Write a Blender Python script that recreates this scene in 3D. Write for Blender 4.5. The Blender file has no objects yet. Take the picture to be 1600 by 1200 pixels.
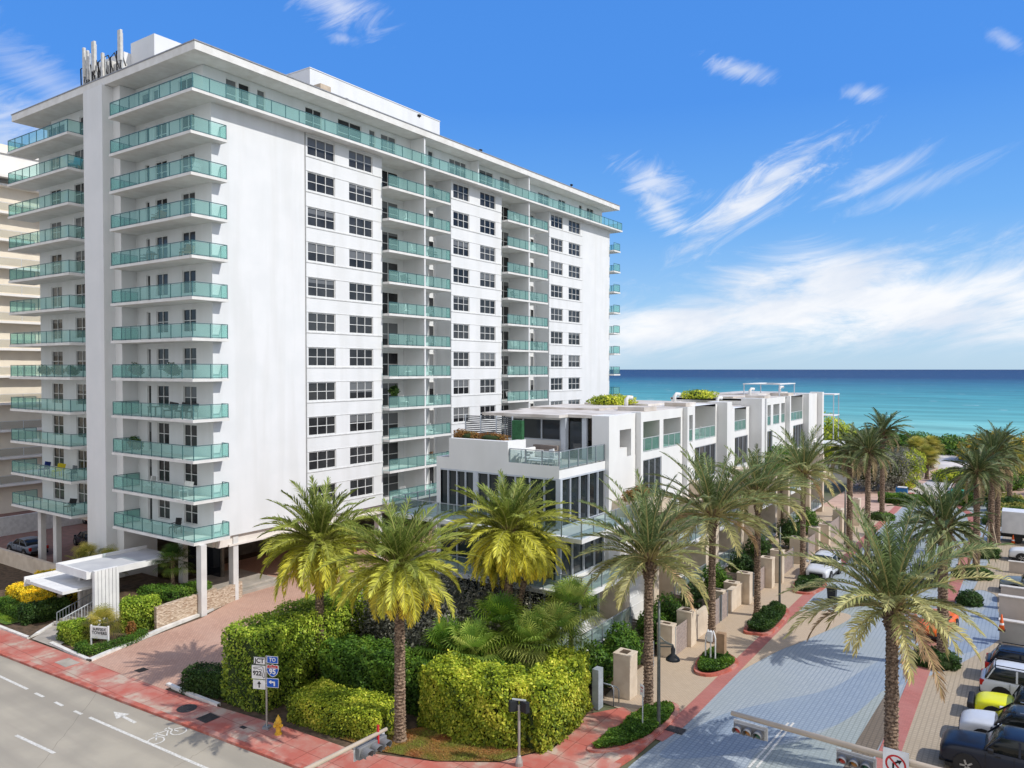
import bpy, bmesh, math, random
import numpy as np
from mathutils import Vector, Matrix
R = math.radians
random.seed(7); rng = np.random.default_rng(7)
scn = bpy.context.scene
col = scn.collection

# ------------------------------------------------------------------ survey: the lens the place was measured with
FPX, CAMH = 1197.0, 17.0
YAW, PITCH = math.atan(820/FPX), math.atan(23/FPX)
_F = (-math.sin(YAW)*math.cos(PITCH), math.cos(YAW)*math.cos(PITCH), -math.sin(PITCH))
_R = (math.cos(YAW), math.sin(YAW), 0)
_U = (-math.sin(YAW)*math.sin(PITCH), math.cos(YAW)*math.sin(PITCH), math.cos(PITCH))
def _ray(x, y):
    a, b = (x-800)/FPX, (600-y)/FPX
    return tuple(_F[i]+a*_R[i]+b*_U[i] for i in range(3))
def G(x, y, z=0.0):
    r = _ray(x, y); t = (z-CAMH)/r[2]
    return Vector((r[0]*t, r[1]*t, z))
def GX(x, y, X):
    r = _ray(x, y); t = X/r[0]
    return Vector((X, r[1]*t, CAMH+r[2]*t))
def GY(x, y, Y):
    r = _ray(x, y); t = Y/r[1]
    return Vector((r[0]*t, Y, CAMH+r[2]*t))

# ------------------------------------------------------------------ materials
MATS = {}
def mat(name, c, rough=0.6, c2=None, scale=3.0, bump=0.0, bscale=20.0, metal=0.0, spec=0.3, detail=4, stretch=None, coat=0.0, c3=None, s3=0.3, f3=0.3, st3=None):
    if name in MATS: return MATS[name]
    m = bpy.data.materials.new(name); m.use_nodes = True
    nt = m.node_tree; N = nt.nodes; L = nt.links
    b = N['Principled BSDF']; b.inputs['Roughness'].default_value = rough
    b.inputs['Metallic'].default_value = metal
    b.inputs['Specular IOR Level'].default_value = spec
    if coat: b.inputs['Coat Weight'].default_value = coat; b.inputs['Coat Roughness'].default_value = .05
    tc = N.new('ShaderNodeTexCoord'); mp = N.new('ShaderNodeMapping')
    L.new(tc.outputs['Object'], mp.inputs['Vector'])
    if stretch: mp.inputs['Scale'].default_value = stretch
    if c2 is None: c2 = tuple(v*0.82 for v in c)
    no = N.new('ShaderNodeTexNoise'); no.inputs['Scale'].default_value = scale; no.inputs['Detail'].default_value = detail
    L.new(mp.outputs[0], no.inputs['Vector'])
    cr = N.new('ShaderNodeValToRGB'); cr.color_ramp.elements[0].position = .38; cr.color_ramp.elements[1].position = .62
    L.new(no.outputs['Fac'], cr.inputs[0])
    mx = N.new('ShaderNodeMixRGB'); mx.inputs[1].default_value = (*c, 1); mx.inputs[2].default_value = (*c2, 1)
    L.new(cr.outputs[0], mx.inputs[0])
    out = mx.outputs[0]
    if c3:
        n3 = N.new('ShaderNodeTexNoise'); n3.inputs['Scale'].default_value = s3; n3.inputs['Detail'].default_value = 5
        m3p = N.new('ShaderNodeMapping'); m3p.inputs['Scale'].default_value = st3 or (1, 1, 1); L.new(tc.outputs['Object'], m3p.inputs[0]); L.new(m3p.outputs[0], n3.inputs['Vector'])
        r3 = N.new('ShaderNodeValToRGB'); r3.color_ramp.elements[0].position = .48; r3.color_ramp.elements[1].position = .62
        L.new(n3.outputs['Fac'], r3.inputs[0])
        mu = N.new('ShaderNodeMath'); mu.operation = 'MULTIPLY'; mu.inputs[1].default_value = f3; L.new(r3.outputs[0], mu.inputs[0])
        m3 = N.new('ShaderNodeMixRGB'); m3.inputs[2].default_value = (*c3, 1)
        L.new(mu.outputs[0], m3.inputs[0]); L.new(out, m3.inputs[1]); out = m3.outputs[0]
    L.new(out, b.inputs['Base Color'])
    if bump:
        nb = N.new('ShaderNodeTexNoise'); nb.inputs['Scale'].default_value = bscale; nb.inputs['Detail'].default_value = 3
        L.new(tc.outputs['Object'], nb.inputs['Vector'])
        bp = N.new('ShaderNodeBump'); bp.inputs['Strength'].default_value = bump; bp.inputs['Distance'].default_value = .05
        L.new(nb.outputs['Fac'], bp.inputs['Height']); L.new(bp.outputs[0], b.inputs['Normal'])
    MATS[name] = m
    return m

def nodes_of(m): return m.node_tree.nodes, m.node_tree.links

def mat_brick(name, c, c2, mortar, bw=.2, bh=.1, msize=.012, rough=.85, rot=0.0, tint=None, tscale=.25, offset=.5, tf=.6, bump=.15):
    if name in MATS: return MATS[name]
    m = bpy.data.materials.new(name); m.use_nodes = True; N, L = nodes_of(m); b = N['Principled BSDF']
    b.inputs['Roughness'].default_value = rough; b.inputs['Specular IOR Level'].default_value = .25
    tc = N.new('ShaderNodeTexCoord'); mp = N.new('ShaderNodeMapping'); mp.inputs['Rotation'].default_value = (0, 0, rot)
    L.new(tc.outputs['Object'], mp.inputs[0])
    br = N.new('ShaderNodeTexBrick'); br.inputs['Scale'].default_value = 1; br.offset = offset
    br.inputs['Brick Width'].default_value = bw; br.inputs['Row Height'].default_value = bh; br.inputs['Mortar Size'].default_value = msize
    br.inputs['Color1'].default_value = (*c, 1); br.inputs['Color2'].default_value = (*c2, 1); br.inputs['Mortar'].default_value = (*mortar, 1)
    L.new(mp.outputs[0], br.inputs['Vector'])
    out = br.outputs['Color']
    no = N.new('ShaderNodeTexNoise'); no.inputs['Scale'].default_value = tscale; no.inputs['Detail'].default_value = 6; L.new(tc.outputs['Object'], no.inputs['Vector'])
    cr = N.new('ShaderNodeValToRGB'); cr.color_ramp.elements[0].position = .35; cr.color_ramp.elements[1].position = .7
    L.new(no.outputs['Fac'], cr.inputs[0])
    mu = N.new('ShaderNodeMath'); mu.operation = 'MULTIPLY'; mu.inputs[1].default_value = tf; L.new(cr.outputs[0], mu.inputs[0])
    mx = N.new('ShaderNodeMixRGB'); mx.inputs[2].default_value = (*(tint or tuple(v*.7 for v in c)), 1)
    L.new(mu.outputs[0], mx.inputs[0]); L.new(out, mx.inputs[1]); L.new(mx.outputs[0], b.inputs['Base Color'])
    bp = N.new('ShaderNodeBump'); bp.inputs['Strength'].default_value = bump; bp.inputs['Distance'].default_value = .01
    L.new(br.outputs['Fac'], bp.inputs['Height']); bp.invert = True; L.new(bp.outputs[0], b.inputs['Normal'])
    MATS[name] = m; return m

def mat_glass(name, tint, body, fac=.35, rough=.05):
    m = bpy.data.materials.new(name); m.use_nodes = True; N, L = nodes_of(m)
    N.remove(N['Principled BSDF']); out = N['Material Output']
    tr = N.new('ShaderNodeBsdfTransparent'); tr.inputs[0].default_value = (*tint, 1)
    pr = N.new('ShaderNodeBsdfPrincipled'); pr.inputs['Roughness'].default_value = rough
    no = N.new('ShaderNodeTexNoise'); no.inputs['Scale'].default_value = .6
    tc = N.new('ShaderNodeTexCoord'); L.new(tc.outputs['Object'], no.inputs['Vector'])
    mc = N.new('ShaderNodeMixRGB'); mc.inputs[1].default_value = (*body, 1); mc.inputs[2].default_value = (*[v*.7 for v in body], 1)
    L.new(no.outputs['Fac'], mc.inputs[0]); L.new(mc.outputs[0], pr.inputs['Base Color'])
    mx = N.new('ShaderNodeMixShader'); mx.inputs[0].default_value = fac
    L.new(tr.outputs[0], mx.inputs[1]); L.new(pr.outputs[0], mx.inputs[2]); L.new(mx.outputs[0], out.inputs['Surface'])
    MATS[name] = m; return m

def mat_pane(name, lo, hi, rough=.06, spec=.6, blinds=0.0):
    """dark window pane; each window shows its own blind or curtain tone"""
    m = bpy.data.materials.new(name); m.use_nodes = True; N, L = nodes_of(m); b = N['Principled BSDF']
    b.inputs['Roughness'].default_value = rough; b.inputs['Specular IOR Level'].default_value = spec
    oi = N.new('ShaderNodeObjectInfo'); tc = N.new('ShaderNodeTexCoord')
    cr = N.new('ShaderNodeValToRGB'); cr.color_ramp.elements[0].color = (*lo, 1); cr.color_ramp.elements[1].color = (*hi, 1)
    cr.color_ramp.elements[0].position = .35; cr.color_ramp.elements[1].position = 1.0
    ad = N.new('ShaderNodeVectorMath'); ad.operation = 'ADD'; L.new(tc.outputs['Object'], ad.inputs[0])
    cx = N.new('ShaderNodeCombineXYZ'); mu = N.new('ShaderNodeMath'); mu.operation = 'MULTIPLY'; mu.inputs[1].default_value = 97
    L.new(oi.outputs['Random'], mu.inputs[0]); L.new(mu.outputs[0], cx.inputs[0]); L.new(mu.outputs[0], cx.inputs[1]); L.new(cx.outputs[0], ad.inputs[1])
    no = N.new('ShaderNodeTexNoise'); no.inputs['Scale'].default_value = .55; no.inputs['Detail'].default_value = 1; L.new(ad.outputs[0], no.inputs['Vector'])
    mr = N.new('ShaderNodeMath'); mr.operation = 'MULTIPLY_ADD'; mr.inputs[1].default_value = .7; L.new(no.outputs['Fac'], mr.inputs[0])
    m2 = N.new('ShaderNodeMath'); m2.operation = 'MULTIPLY'; m2.inputs[1].default_value = .45; L.new(oi.outputs['Random'], m2.inputs[0]); L.new(m2.outputs[0], mr.inputs[2])
    L.new(mr.outputs[0], cr.inputs[0])
    sz = N.new('ShaderNodeSeparateXYZ'); L.new(tc.outputs['Object'], sz.inputs[0])
    wn = N.new('ShaderNodeTexWhiteNoise'); wn.noise_dimensions = '1D'; L.new(mu.outputs[0], wn.inputs['W'])
    th = N.new('ShaderNodeMath'); th.operation = 'MULTIPLY_ADD'; th.inputs[1].default_value = 3.4; th.inputs[2].default_value = .4; L.new(wn.outputs['Value'], th.inputs[0])
    gt_ = N.new('ShaderNodeMath'); gt_.operation = 'GREATER_THAN'; L.new(sz.outputs[2], gt_.inputs[0]); L.new(th.outputs[0], gt_.inputs[1])
    wv = N.new('ShaderNodeTexWave'); wv.bands_direction = 'Z'; wv.inputs['Scale'].default_value = 3.2; L.new(tc.outputs['Object'], wv.inputs[0])
    bc = N.new('ShaderNodeMixRGB'); bc.inputs[1].default_value = (*[v*1.6+.02 for v in hi], 1); bc.inputs[2].default_value = (*[v*2.3+.03 for v in hi], 1); L.new(wv.outputs['Fac'], bc.inputs[0])
    gm_ = N.new('ShaderNodeMath'); gm_.operation = 'MULTIPLY'; gm_.inputs[1].default_value = blinds; L.new(gt_.outputs[0], gm_.inputs[0])
    fb_ = N.new('ShaderNodeMixRGB'); L.new(gm_.outputs[0], fb_.inputs[0]); L.new(cr.outputs[0], fb_.inputs[1]); L.new(bc.outputs[0], fb_.inputs[2]); L.new(fb_.outputs[0], b.inputs['Base Color'])
    MATS[name] = m; return m

def mat_leaf(name, gain=(1, 1, 1), trans=.25, rough=.5):
    m = bpy.data.materials.new(name); m.use_nodes = True; N, L = nodes_of(m); b = N['Principled BSDF']; out = N['Material Output']
    b.inputs['Roughness'].default_value = rough; b.inputs['Specular IOR Level'].default_value = .25
    at = N.new('ShaderNodeAttribute'); at.attribute_name = 'leafcol'
    mx = N.new('ShaderNodeMixRGB'); mx.blend_type = 'MULTIPLY'; mx.inputs[0].default_value = 1; mx.inputs[2].default_value = (*gain, 1)
    L.new(at.outputs['Color'], mx.inputs[1]); L.new(mx.outputs[0], b.inputs['Base Color'])
    t = N.new('ShaderNodeBsdfTranslucent'); L.new(mx.outputs[0], t.inputs[0])
    ms = N.new('ShaderNodeMixShader'); ms.inputs[0].default_value = trans
    L.new(b.outputs[0], ms.inputs[1]); L.new(t.outputs[0], ms.inputs[2]); L.new(ms.outputs[0], out.inputs['Surface'])
    MATS[name] = m; return m

# ------------------------------------------------------------------ object helpers
WORLD = set()      # roots whose parts are modelled in world coordinates
def link(o, parent=None):
    col.objects.link(o)
    if parent is not None:
        o.parent = parent
        if parent.name in WORLD: o.matrix_parent_inverse = Matrix.Translation(-Vector(parent.location))
    return o
def wroot(name, loc, label, cat, group=None):
    o = empty(name, loc, 0, label, cat, group); WORLD.add(o.name); return o
def tag(o, label=None, cat=None, group=None, kind=None):
    if label: o['label'] = label
    if cat: o['category'] = cat
    if group: o['group'] = group
    if kind: o['kind'] = kind
    return o
def empty(name, loc=(0, 0, 0), rz=0, label=None, cat=None, group=None):
    o = bpy.data.objects.new(name, None); o.empty_display_size = .2
    o.location = loc; o.rotation_euler = (0, 0, rz); link(o); return tag(o, label, cat, group)
def copy_tree(o, parent=None):
    c = o.copy(); col.objects.link(c)
    if parent is not None: c.parent = parent
    for ch in [x for x in KIDS.get(o.as_pointer(), [])]: copy_tree(ch, c)
    return c
KIDS = {}
class MB:
    def __init__(s): s.v = []; s.f = []; s.mi = []; s.cur = 0
    def quad(s, a, b, c, d): s.poly([a, b, c, d])
    def poly(s, pts):
        n = len(s.v); s.v += [tuple(p) for p in pts]; s.f.append(tuple(range(n, n+len(pts)))); s.mi.append(s.cur); return s
    def box(s, x0, x1, y0, y1, z0, z1):
        if x0 > x1: x0, x1 = x1, x0
        if y0 > y1: y0, y1 = y1, y0
        if z0 > z1: z0, z1 = z1, z0
        n = len(s.v)
        s.v += [(x0,y0,z0),(x1,y0,z0),(x1,y1,z0),(x0,y1,z0),(x0,y0,z1),(x1,y0,z1),(x1,y1,z1),(x0,y1,z1)]
        for q in ((0,3,2,1),(4,5,6,7),(0,1,5,4),(1,2,6,5),(2,3,7,6),(3,0,4,7)):
            s.f.append(tuple(n+i for i in q)); s.mi.append(s.cur)
        return s
    def prism(s, pts, z0, z1):
        """pts: 2D outline (ccw)"""
        k = len(pts); n = len(s.v)
        s.v += [(p[0], p[1], z0) for p in pts] + [(p[0], p[1], z1) for p in pts]
        s.f.append(tuple(n+i for i in reversed(range(k)))); s.mi.append(s.cur)
        s.f.append(tuple(n+k+i for i in range(k))); s.mi.append(s.cur)
        for i in range(k):
            j = (i+1) % k; s.f.append((n+i, n+j, n+k+j, n+k+i)); s.mi.append(s.cur)
        return s
    def bar(s, a, b, w, h=None, up=(0, 0, 1)):
        a, b = Vector(a), Vector(b); h = h or w; d = (b-a).normalized(); u = Vector(up)
        if abs(d.dot(u)) > .98: u = Vector((1, 0, 0))
        sd = d.cross(u).normalized()*w/2; u2 = sd.cross(d).normalized()*h/2; n = len(s.v)
        for p in (a, b):
            for e, g in ((-1,-1),(1,-1),(1,1),(-1,1)): s.v.append(tuple(p+sd*e+u2*g))
        for q in ((0,1,2,3),(7,6,5,4),(0,4,5,1),(1,5,6,2),(2,6,7,3),(3,7,4,0)):
            s.f.append(tuple(n+i for i in q)); s.mi.append(s.cur)
        return s
    def tube(s, pts, r, seg=8, cap=True):
        pts = [Vector(p) for p in pts]; rs = r if isinstance(r, (list, tuple)) else [r]*len(pts); n = len(s.v); ref = None
        for i, p in enumerate(pts):
            d = (pts[min(i+1, len(pts)-1)]-pts[max(i-1, 0)]).normalized()
            if ref is None: ref = Vector((1, 0, 0)) if abs(d.x) < .9 else Vector((0, 1, 0))
            sd = d.cross(ref).normalized(); u = sd.cross(d).normalized(); ref = u
            for k in range(seg):
                t = 2*math.pi*k/seg; s.v.append(tuple(p+(sd*math.cos(t)+u*math.sin(t))*rs[i]))
        for i in range(len(pts)-1):
            for k in range(seg):
                j = (k+1) % seg; s.f.append((n+i*seg+k, n+i*seg+j, n+(i+1)*seg+j, n+(i+1)*seg+k)); s.mi.append(s.cur)
        if cap:
            s.f.append(tuple(n+k for k in reversed(range(seg)))); s.mi.append(s.cur)
            m = n+(len(pts)-1)*seg; s.f.append(tuple(m+k for k in range(seg))); s.mi.append(s.cur)
        return s
    def lathe(s, prof, c=(0, 0, 0), seg=16):
        n = len(s.v)
        for r, z in prof:
            for k in range(seg):
                t = 2*math.pi*k/seg; s.v.append((c[0]+r*math.cos(t), c[1]+r*math.sin(t), c[2]+z))
        for i in range(len(prof)-1):
            for k in range(seg):
                j = (k+1) % seg; s.f.append((n+i*seg+k, n+i*seg+j, n+(i+1)*seg+j, n+(i+1)*seg+k)); s.mi.append(s.cur)
        s.f.append(tuple(n+k for k in reversed(range(seg)))); s.mi.append(s.cur)
        m = n+(len(prof)-1)*seg; s.f.append(tuple(m+k for k in range(seg))); s.mi.append(s.cur)
        return s
    def holes(s, o, u, v, U, V, hs, depth=.12):
        """wall sheet with rectangular openings; o + u*a + v*b, openings (a0,a1,b0,b1[,depth]) get reveals going inwards"""
        o, u, v = Vector(o), Vector(u), Vector(v); n = u.cross(v).normalized()
        us = sorted({U[0], U[1], *[min(max(h[i], U[0]), U[1]) for h in hs for i in (0, 1)]})
        vs = sorted({V[0], V[1], *[min(max(h[i], V[0]), V[1]) for h in hs for i in (2, 3)]})
        P = lambda a, b, d=0: o+u*a+v*b-n*d
        for i in range(len(us)-1):
            for j in range(len(vs)-1):
                a, b = (us[i]+us[i+1])/2, (vs[j]+vs[j+1])/2
                if any(h[0] < a < h[1] and h[2] < b < h[3] for h in hs): continue
                s.poly([P(us[i], vs[j]), P(us[i+1], vs[j]), P(us[i+1], vs[j+1]), P(us[i], vs[j+1])])
        for h in hs:
            d = h[4] if len(h) > 4 else depth; a0, a1, b0, b1 = h[:4]
            for (p, q) in (((a0, b0), (a1, b0)), ((a1, b0), (a1, b1)), ((a1, b1), (a0, b1)), ((a0, b1), (a0, b0))):
                s.poly([P(*p), P(*p, d), P(*q, d), P(*q)])
        return s
    def build(s, name, m, parent=None, smooth=False, bevel=0, subsurf=0, loc=None):
        me = bpy.data.meshes.new(name); me.from_pydata(s.v, [], s.f); me.update()
        ms = m if isinstance(m, (list, tuple)) else [m]
        for x in ms: me.materials.append(x)
        if len(ms) > 1: me.polygons.foreach_set('material_index', s.mi)
        if smooth: me.polygons.foreach_set('use_smooth', [True]*len(me.polygons))
        o = bpy.data.objects.new(name, me); link(o, parent)
        if parent is not None: KIDS.setdefault(parent.as_pointer(), []).append(o)
        if bevel:
            b = o.modifiers.new('b', 'BEVEL'); b.width = bevel; b.segments = 2; b.limit_method = 'ANGLE'; b.angle_limit = R(40)
        if subsurf:
            b = o.modifiers.new('s', 'SUBSURF'); b.levels = subsurf; b.render_levels = subsurf
        if loc is not None: o.location = loc
        return o

def smooth_line(pts, n=6, closed=False):
    pts = [Vector((p[0], p[1], 0)) for p in pts]; out = []; k = len(pts)
    rngk = range(k if closed else k-1)
    for i in rngk:
        if closed: p0, p1, p2, p3 = pts[i-1], pts[i], pts[(i+1) % k], pts[(i+2) % k]
        else: p0, p1, p2, p3 = pts[max(i-1, 0)], pts[i], pts[i+1], pts[min(i+2, k-1)]
        for j in range(n):
            t = j/n
            out.append(.5*((2*p1)+(p2-p0)*t+(2*p0-5*p1+4*p2-p3)*t*t+(3*p1-p0-3*p2+p3)*t**3))
    if not closed: out.append(pts[-1])
    return out
def sheet(name, pts, z, m, kind='structure', label=None, cat=None, parent=None):
    me = bpy.data.meshes.new(name); bm = bmesh.new()
    vs = [bm.verts.new((p[0], p[1], z)) for p in pts]; f = bm.faces.new(vs)
    bmesh.ops.triangulate(bm, faces=[f])
    for f in bm.faces:
        if f.normal.z < 0: f.normal_flip()
    bm.to_mesh(me); bm.free(); me.materials.append(m)
    o = bpy.data.objects.new(name, me); link(o, parent)
    return tag(o, label, cat, kind=kind)
def gp(*pts, z=0): return [G(x, y, z) for x, y in pts]
def ribbon(mb, line, w, z0, z1, side=0):
    """raised strip of width w following a ground line (kerbs, painted bands)"""
    L = [Vector((p[0], p[1], 0)) for p in line]; a, b = [], []
    for i, p in enumerate(L):
        d = (L[min(i+1, len(L)-1)]-L[max(i-1, 0)]).normalized(); n = Vector((-d.y, d.x, 0))
        a.append(p+n*(w/2+side*w/2)); b.append(p-n*(w/2-side*w/2))
    for i in range(len(L)-1):
        q = [a[i], b[i], b[i+1], a[i+1]]
        top = [(p.x, p.y, z1) for p in q]; mb.poly(top if (b[i]-a[i]).cross(L[i+1]-L[i]).z > 0 else top)
        if z1-z0 > .02:
            mb.poly([(a[i].x, a[i].y, z0), (a[i+1].x, a[i+1].y, z0), (a[i+1].x, a[i+1].y, z1), (a[i].x, a[i].y, z1)])
            mb.poly([(b[i+1].x, b[i+1].y, z0), (b[i].x, b[i].y, z0), (b[i].x, b[i].y, z1), (b[i+1].x, b[i+1].y, z1)])
    return mb

# ------------------------------------------------------------------ foliage
def leaves_mesh(name, P, Nn, size, cols, m, aspect=.5, parent=None, jitter=.7):
    """P: n x 3 places, Nn: outward directions; one small bent leaf at each"""
    n = len(P)
    d = Nn + rng.normal(0, jitter, (n, 3)); d /= np.linalg.norm(d, axis=1)[:, None]+1e-9
    t = np.cross(d, rng.normal(0, 1, (n, 3))); t /= np.linalg.norm(t, axis=1)[:, None]+1e-9
    b = np.cross(d, t); s = size*rng.uniform(.6, 1.3, n)[:, None]
    w = s*aspect
    V = np.empty((n, 4, 3)); V[:, 0] = P-t*s*.5; V[:, 1] = P+b*w*.5+d*s*.08; V[:, 2] = P+t*s*.5; V[:, 3] = P-b*w*.5+d*s*.08
    return raw_mesh(name, V.reshape(-1, 3), np.arange(4*n).reshape(n, 4), np.repeat(cols, 4, axis=0), m, parent)
def raw_mesh(name, V, Q, C, m, parent=None):
    me = bpy.data.meshes.new(name); nv, nf = len(V), len(Q); k = Q.shape[1]
    me.vertices.add(nv); me.vertices.foreach_set('co', np.asarray(V, dtype=np.float32).ravel())
    me.loops.add(nf*k); me.loops.foreach_set('vertex_index', np.asarray(Q, dtype=np.int32).ravel())
    me.polygons.add(nf); me.polygons.foreach_set('loop_start', np.arange(nf, dtype=np.int32)*k)
    me.update(calc_edges=True)
    a = me.attributes.new('leafcol', 'FLOAT_COLOR', 'POINT')
    a.data.foreach_set('color', np.concatenate([np.asarray(C), np.ones((nv, 1))], axis=1).astype(np.float32).ravel())
    me.materials.append(m); me.validate()
    o = bpy.data.objects.new(name, me); link(o, parent)
    if parent is not None: KIDS.setdefault(parent.as_pointer(), []).append(o)
    return o
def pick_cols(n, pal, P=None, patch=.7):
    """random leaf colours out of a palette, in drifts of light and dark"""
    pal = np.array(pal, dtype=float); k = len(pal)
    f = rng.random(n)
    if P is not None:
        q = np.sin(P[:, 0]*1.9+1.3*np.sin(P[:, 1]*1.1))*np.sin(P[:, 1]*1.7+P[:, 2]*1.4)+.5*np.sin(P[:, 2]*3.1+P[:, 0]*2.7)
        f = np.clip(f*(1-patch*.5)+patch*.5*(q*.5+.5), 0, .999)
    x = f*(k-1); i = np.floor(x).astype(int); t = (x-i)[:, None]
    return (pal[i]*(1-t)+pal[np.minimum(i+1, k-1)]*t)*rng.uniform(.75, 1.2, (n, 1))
GREENS = {
 'lime': [(.025,.06,.01),(.12,.21,.02),(.26,.37,.04),(.46,.54,.09)],
 'gold': [(.10,.12,.01),(.40,.34,.02),(.68,.56,.03),(.80,.66,.05)],
 'yellow': [(.03,.06,.01),(.16,.24,.02),(.34,.41,.04),(.56,.56,.09)],
 'fan': [(.05,.10,.02),(.11,.20,.04),(.20,.30,.06),(.34,.40,.11)],
 'dark': [(.008,.022,.006),(.02,.05,.012),(.04,.09,.018),(.08,.14,.025)],
 'green': [(.015,.045,.008),(.04,.10,.015),(.08,.17,.02),(.15,.24,.03)],
 'silver': [(.03,.035,.028),(.085,.095,.075),(.16,.17,.14),(.28,.29,.25)],
 'grape': [(.04,.08,.015),(.12,.16,.02),(.30,.24,.03),(.45,.24,.05)],
 'rust': [(.10,.05,.02),(.2,.10,.03),(.16,.14,.04)],
 'olive': [(.04,.06,.015),(.12,.14,.03),(.24,.24,.05),(.32,.30,.08)],
}
def hedge(name, line, w, h, pal, n, label, cat='hedge', size=.16, group=None, z0=0.0, rnd=.25, lump=.12):
    """clipped hedge along a ground line: dark twiggy core and a skin of leaves"""
    L = smooth_line(line, 7) if len(line) > 2 else [Vector((p[0], p[1], 0)) for p in line]
    segs = [(L[i], L[i+1]) for i in range(len(L)-1)]; lens = np.array([(b-a).length for a, b in segs]); tot = lens.sum()
    root = empty(name, (0, 0, 0), 0, label, cat, group)
    core = MB(); 
    for a, b in segs:
        d = (b-a).normalized(); nn = Vector((-d.y, d.x, 0)); q = [a+nn*(w/2-.42)+d*.0, a-nn*(w/2-.42)+d*.0, b-nn*(w/2-.42)-d*.0, b+nn*(w/2-.42)-d*.0]
        core.prism([(p.x, p.y) for p in q], z0, z0+h-.3)
    core.build('stems', mat('hedge_core', (.03, .05, .012), .9, bump=.5), root)
    # sample sides, top, ends along the mitred offset curve
    LA = np.array([list(p) for p in L]); T = np.zeros_like(LA); T[1:-1] = LA[2:]-LA[:-2]; T[0] = LA[1]-LA[0]; T[-1] = LA[-1]-LA[-2]
    T /= np.linalg.norm(T, axis=1)[:, None]; NV = np.stack([-T[:, 1], T[:, 0], 0*T[:, 0]], 1); cum = np.concatenate([[0], np.cumsum(lens)])
    def at_s(s): return (np.stack([np.interp(s, cum, LA[:, i]) for i in range(3)], 1), np.stack([np.interp(s, cum, NV[:, i]) for i in range(3)], 1))
    area = {'side': 2*tot*h, 'top': tot*w, 'end': 2*w*h}; A = sum(area.values())
    P, Nn = [], []
    for kind, ar in area.items():
        k = int(n*ar/A)
        if kind == 'side':
            c0, nn = at_s(rng.random(k)*tot); sg = rng.choice([-1, 1], k)[:, None]; z = rng.random(k)*h
            inset = np.maximum(0, (z-(h-rnd))/rnd)**2*rnd*.8
            p = c0+nn*sg*(w/2-inset)[:, None]; p[:, 2] = z; no = nn*sg
        elif kind == 'top':
            c0, nn = at_s(rng.random(k)*tot); p = c0+nn*(rng.random(k)-.5)[:, None]*w*.94; p[:, 2] = h; no = np.tile([0, 0, 1.], (k, 1))
        else:
            e = rng.random(k) < .5; z = rng.random(k)*h; base = np.where(e[:, None], LA[0], LA[-1]); dr = np.where(e[:, None], -T[0], T[-1])
            n2 = np.stack([-dr[:, 1], dr[:, 0], 0*dr[:, 0]], 1); p = base+n2*((rng.random(k)-.5)*w)[:, None]; p[:, 2] = z; no = dr
        P.append(p); Nn.append(no)
    P = np.concatenate(P); Nn = np.concatenate(Nn)
    wob = np.sin(P[:, 0]*2.3+P[:, 2]*2)*np.cos(P[:, 1]*2.1-P[:, 2]*1.3)+.5*np.sin(P[:, 0]*5.1+P[:, 1]*4.3+P[:, 2]*5)
    P = P+Nn*((wob*.5+.1)*lump+rng.normal(-.03, .07, len(P)))[:, None]; P[:, 2] += z0; P[:, 2] = np.maximum(P[:, 2], z0+.02)
    Nn[:, 2] += .5
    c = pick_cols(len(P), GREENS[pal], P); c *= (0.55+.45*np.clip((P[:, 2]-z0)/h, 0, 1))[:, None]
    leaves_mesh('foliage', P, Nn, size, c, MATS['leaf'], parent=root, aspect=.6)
    return root
def blob_leaves(blobs, n, shell=.35):
    """points through a set of ellipsoids, most near their skins"""
    vol = np.array([b[3]*b[4]*b[5] for b in blobs])**.67; ks = (n*vol/vol.sum()).astype(int); P, Nn = [], []
    for b, k in zip(blobs, ks):
        d = rng.normal(0, 1, (k, 3)); d /= np.linalg.norm(d, axis=1)[:, None]
        r = 1-shell*rng.random(k)**1.5
        r = r*(1+.13*np.sin(d[:, 0]*7+b[0])*np.sin(d[:, 1]*6+b[1])+.1*np.sin(d[:, 2]*9+d[:, 0]*5))
        P.append(np.array(b[:3])+d*np.array(b[3:6])*r[:, None]); Nn.append(d)
    return np.concatenate(P), np.concatenate(Nn)
def shrub(name, loc, blobs, pal, n, label, cat='shrub', size=.16, group=None, trunk=None, shell=.35, aspect=.55, core=.62):
    root = empty(name, loc, 0, label, cat, group)
    P, Nn = blob_leaves(blobs, n, shell); keep = P[:, 2] > .02; P, Nn = P[keep], Nn[keep]
    c = pick_cols(len(P), GREENS[pal], P+np.array(list(loc)))
    Nn = Nn.copy(); Nn[:, 2] += .45
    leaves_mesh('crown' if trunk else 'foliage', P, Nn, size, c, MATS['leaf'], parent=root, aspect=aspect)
    mb = MB()
    if trunk:
        tops = [(b[0], b[1], b[2]) for b in blobs[:5]]
        mb.tube([(0, 0, -.1), (.05, .03, trunk*.5), (0, 0, trunk)], [.16, .12, .1], 8)
        for t in tops: mb.tube([(0, 0, trunk*.6), ((t[0])*.5, (t[1])*.5, (trunk+t[2])*.55), t], [.08, .06, .03], 6)
        mb.build('trunk', mat('bark', (.16, .12, .09), .9, (.08, .06, .045), 8, .5), root, smooth=True)
    else:
        for b in blobs: 
            z = b[2]; mb.lathe([(.05, -b[5]*core), (b[3]*core*.7, -b[5]*core*.7), (b[3]*core, 0), (b[3]*core*.7, b[5]*core*.7), (.05, b[5]*core)], (b[0], b[1], z), 10)
        mb.build('stems', mat('hedge_core', (.012, .018, .008)), root, smooth=True)
    return root

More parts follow.
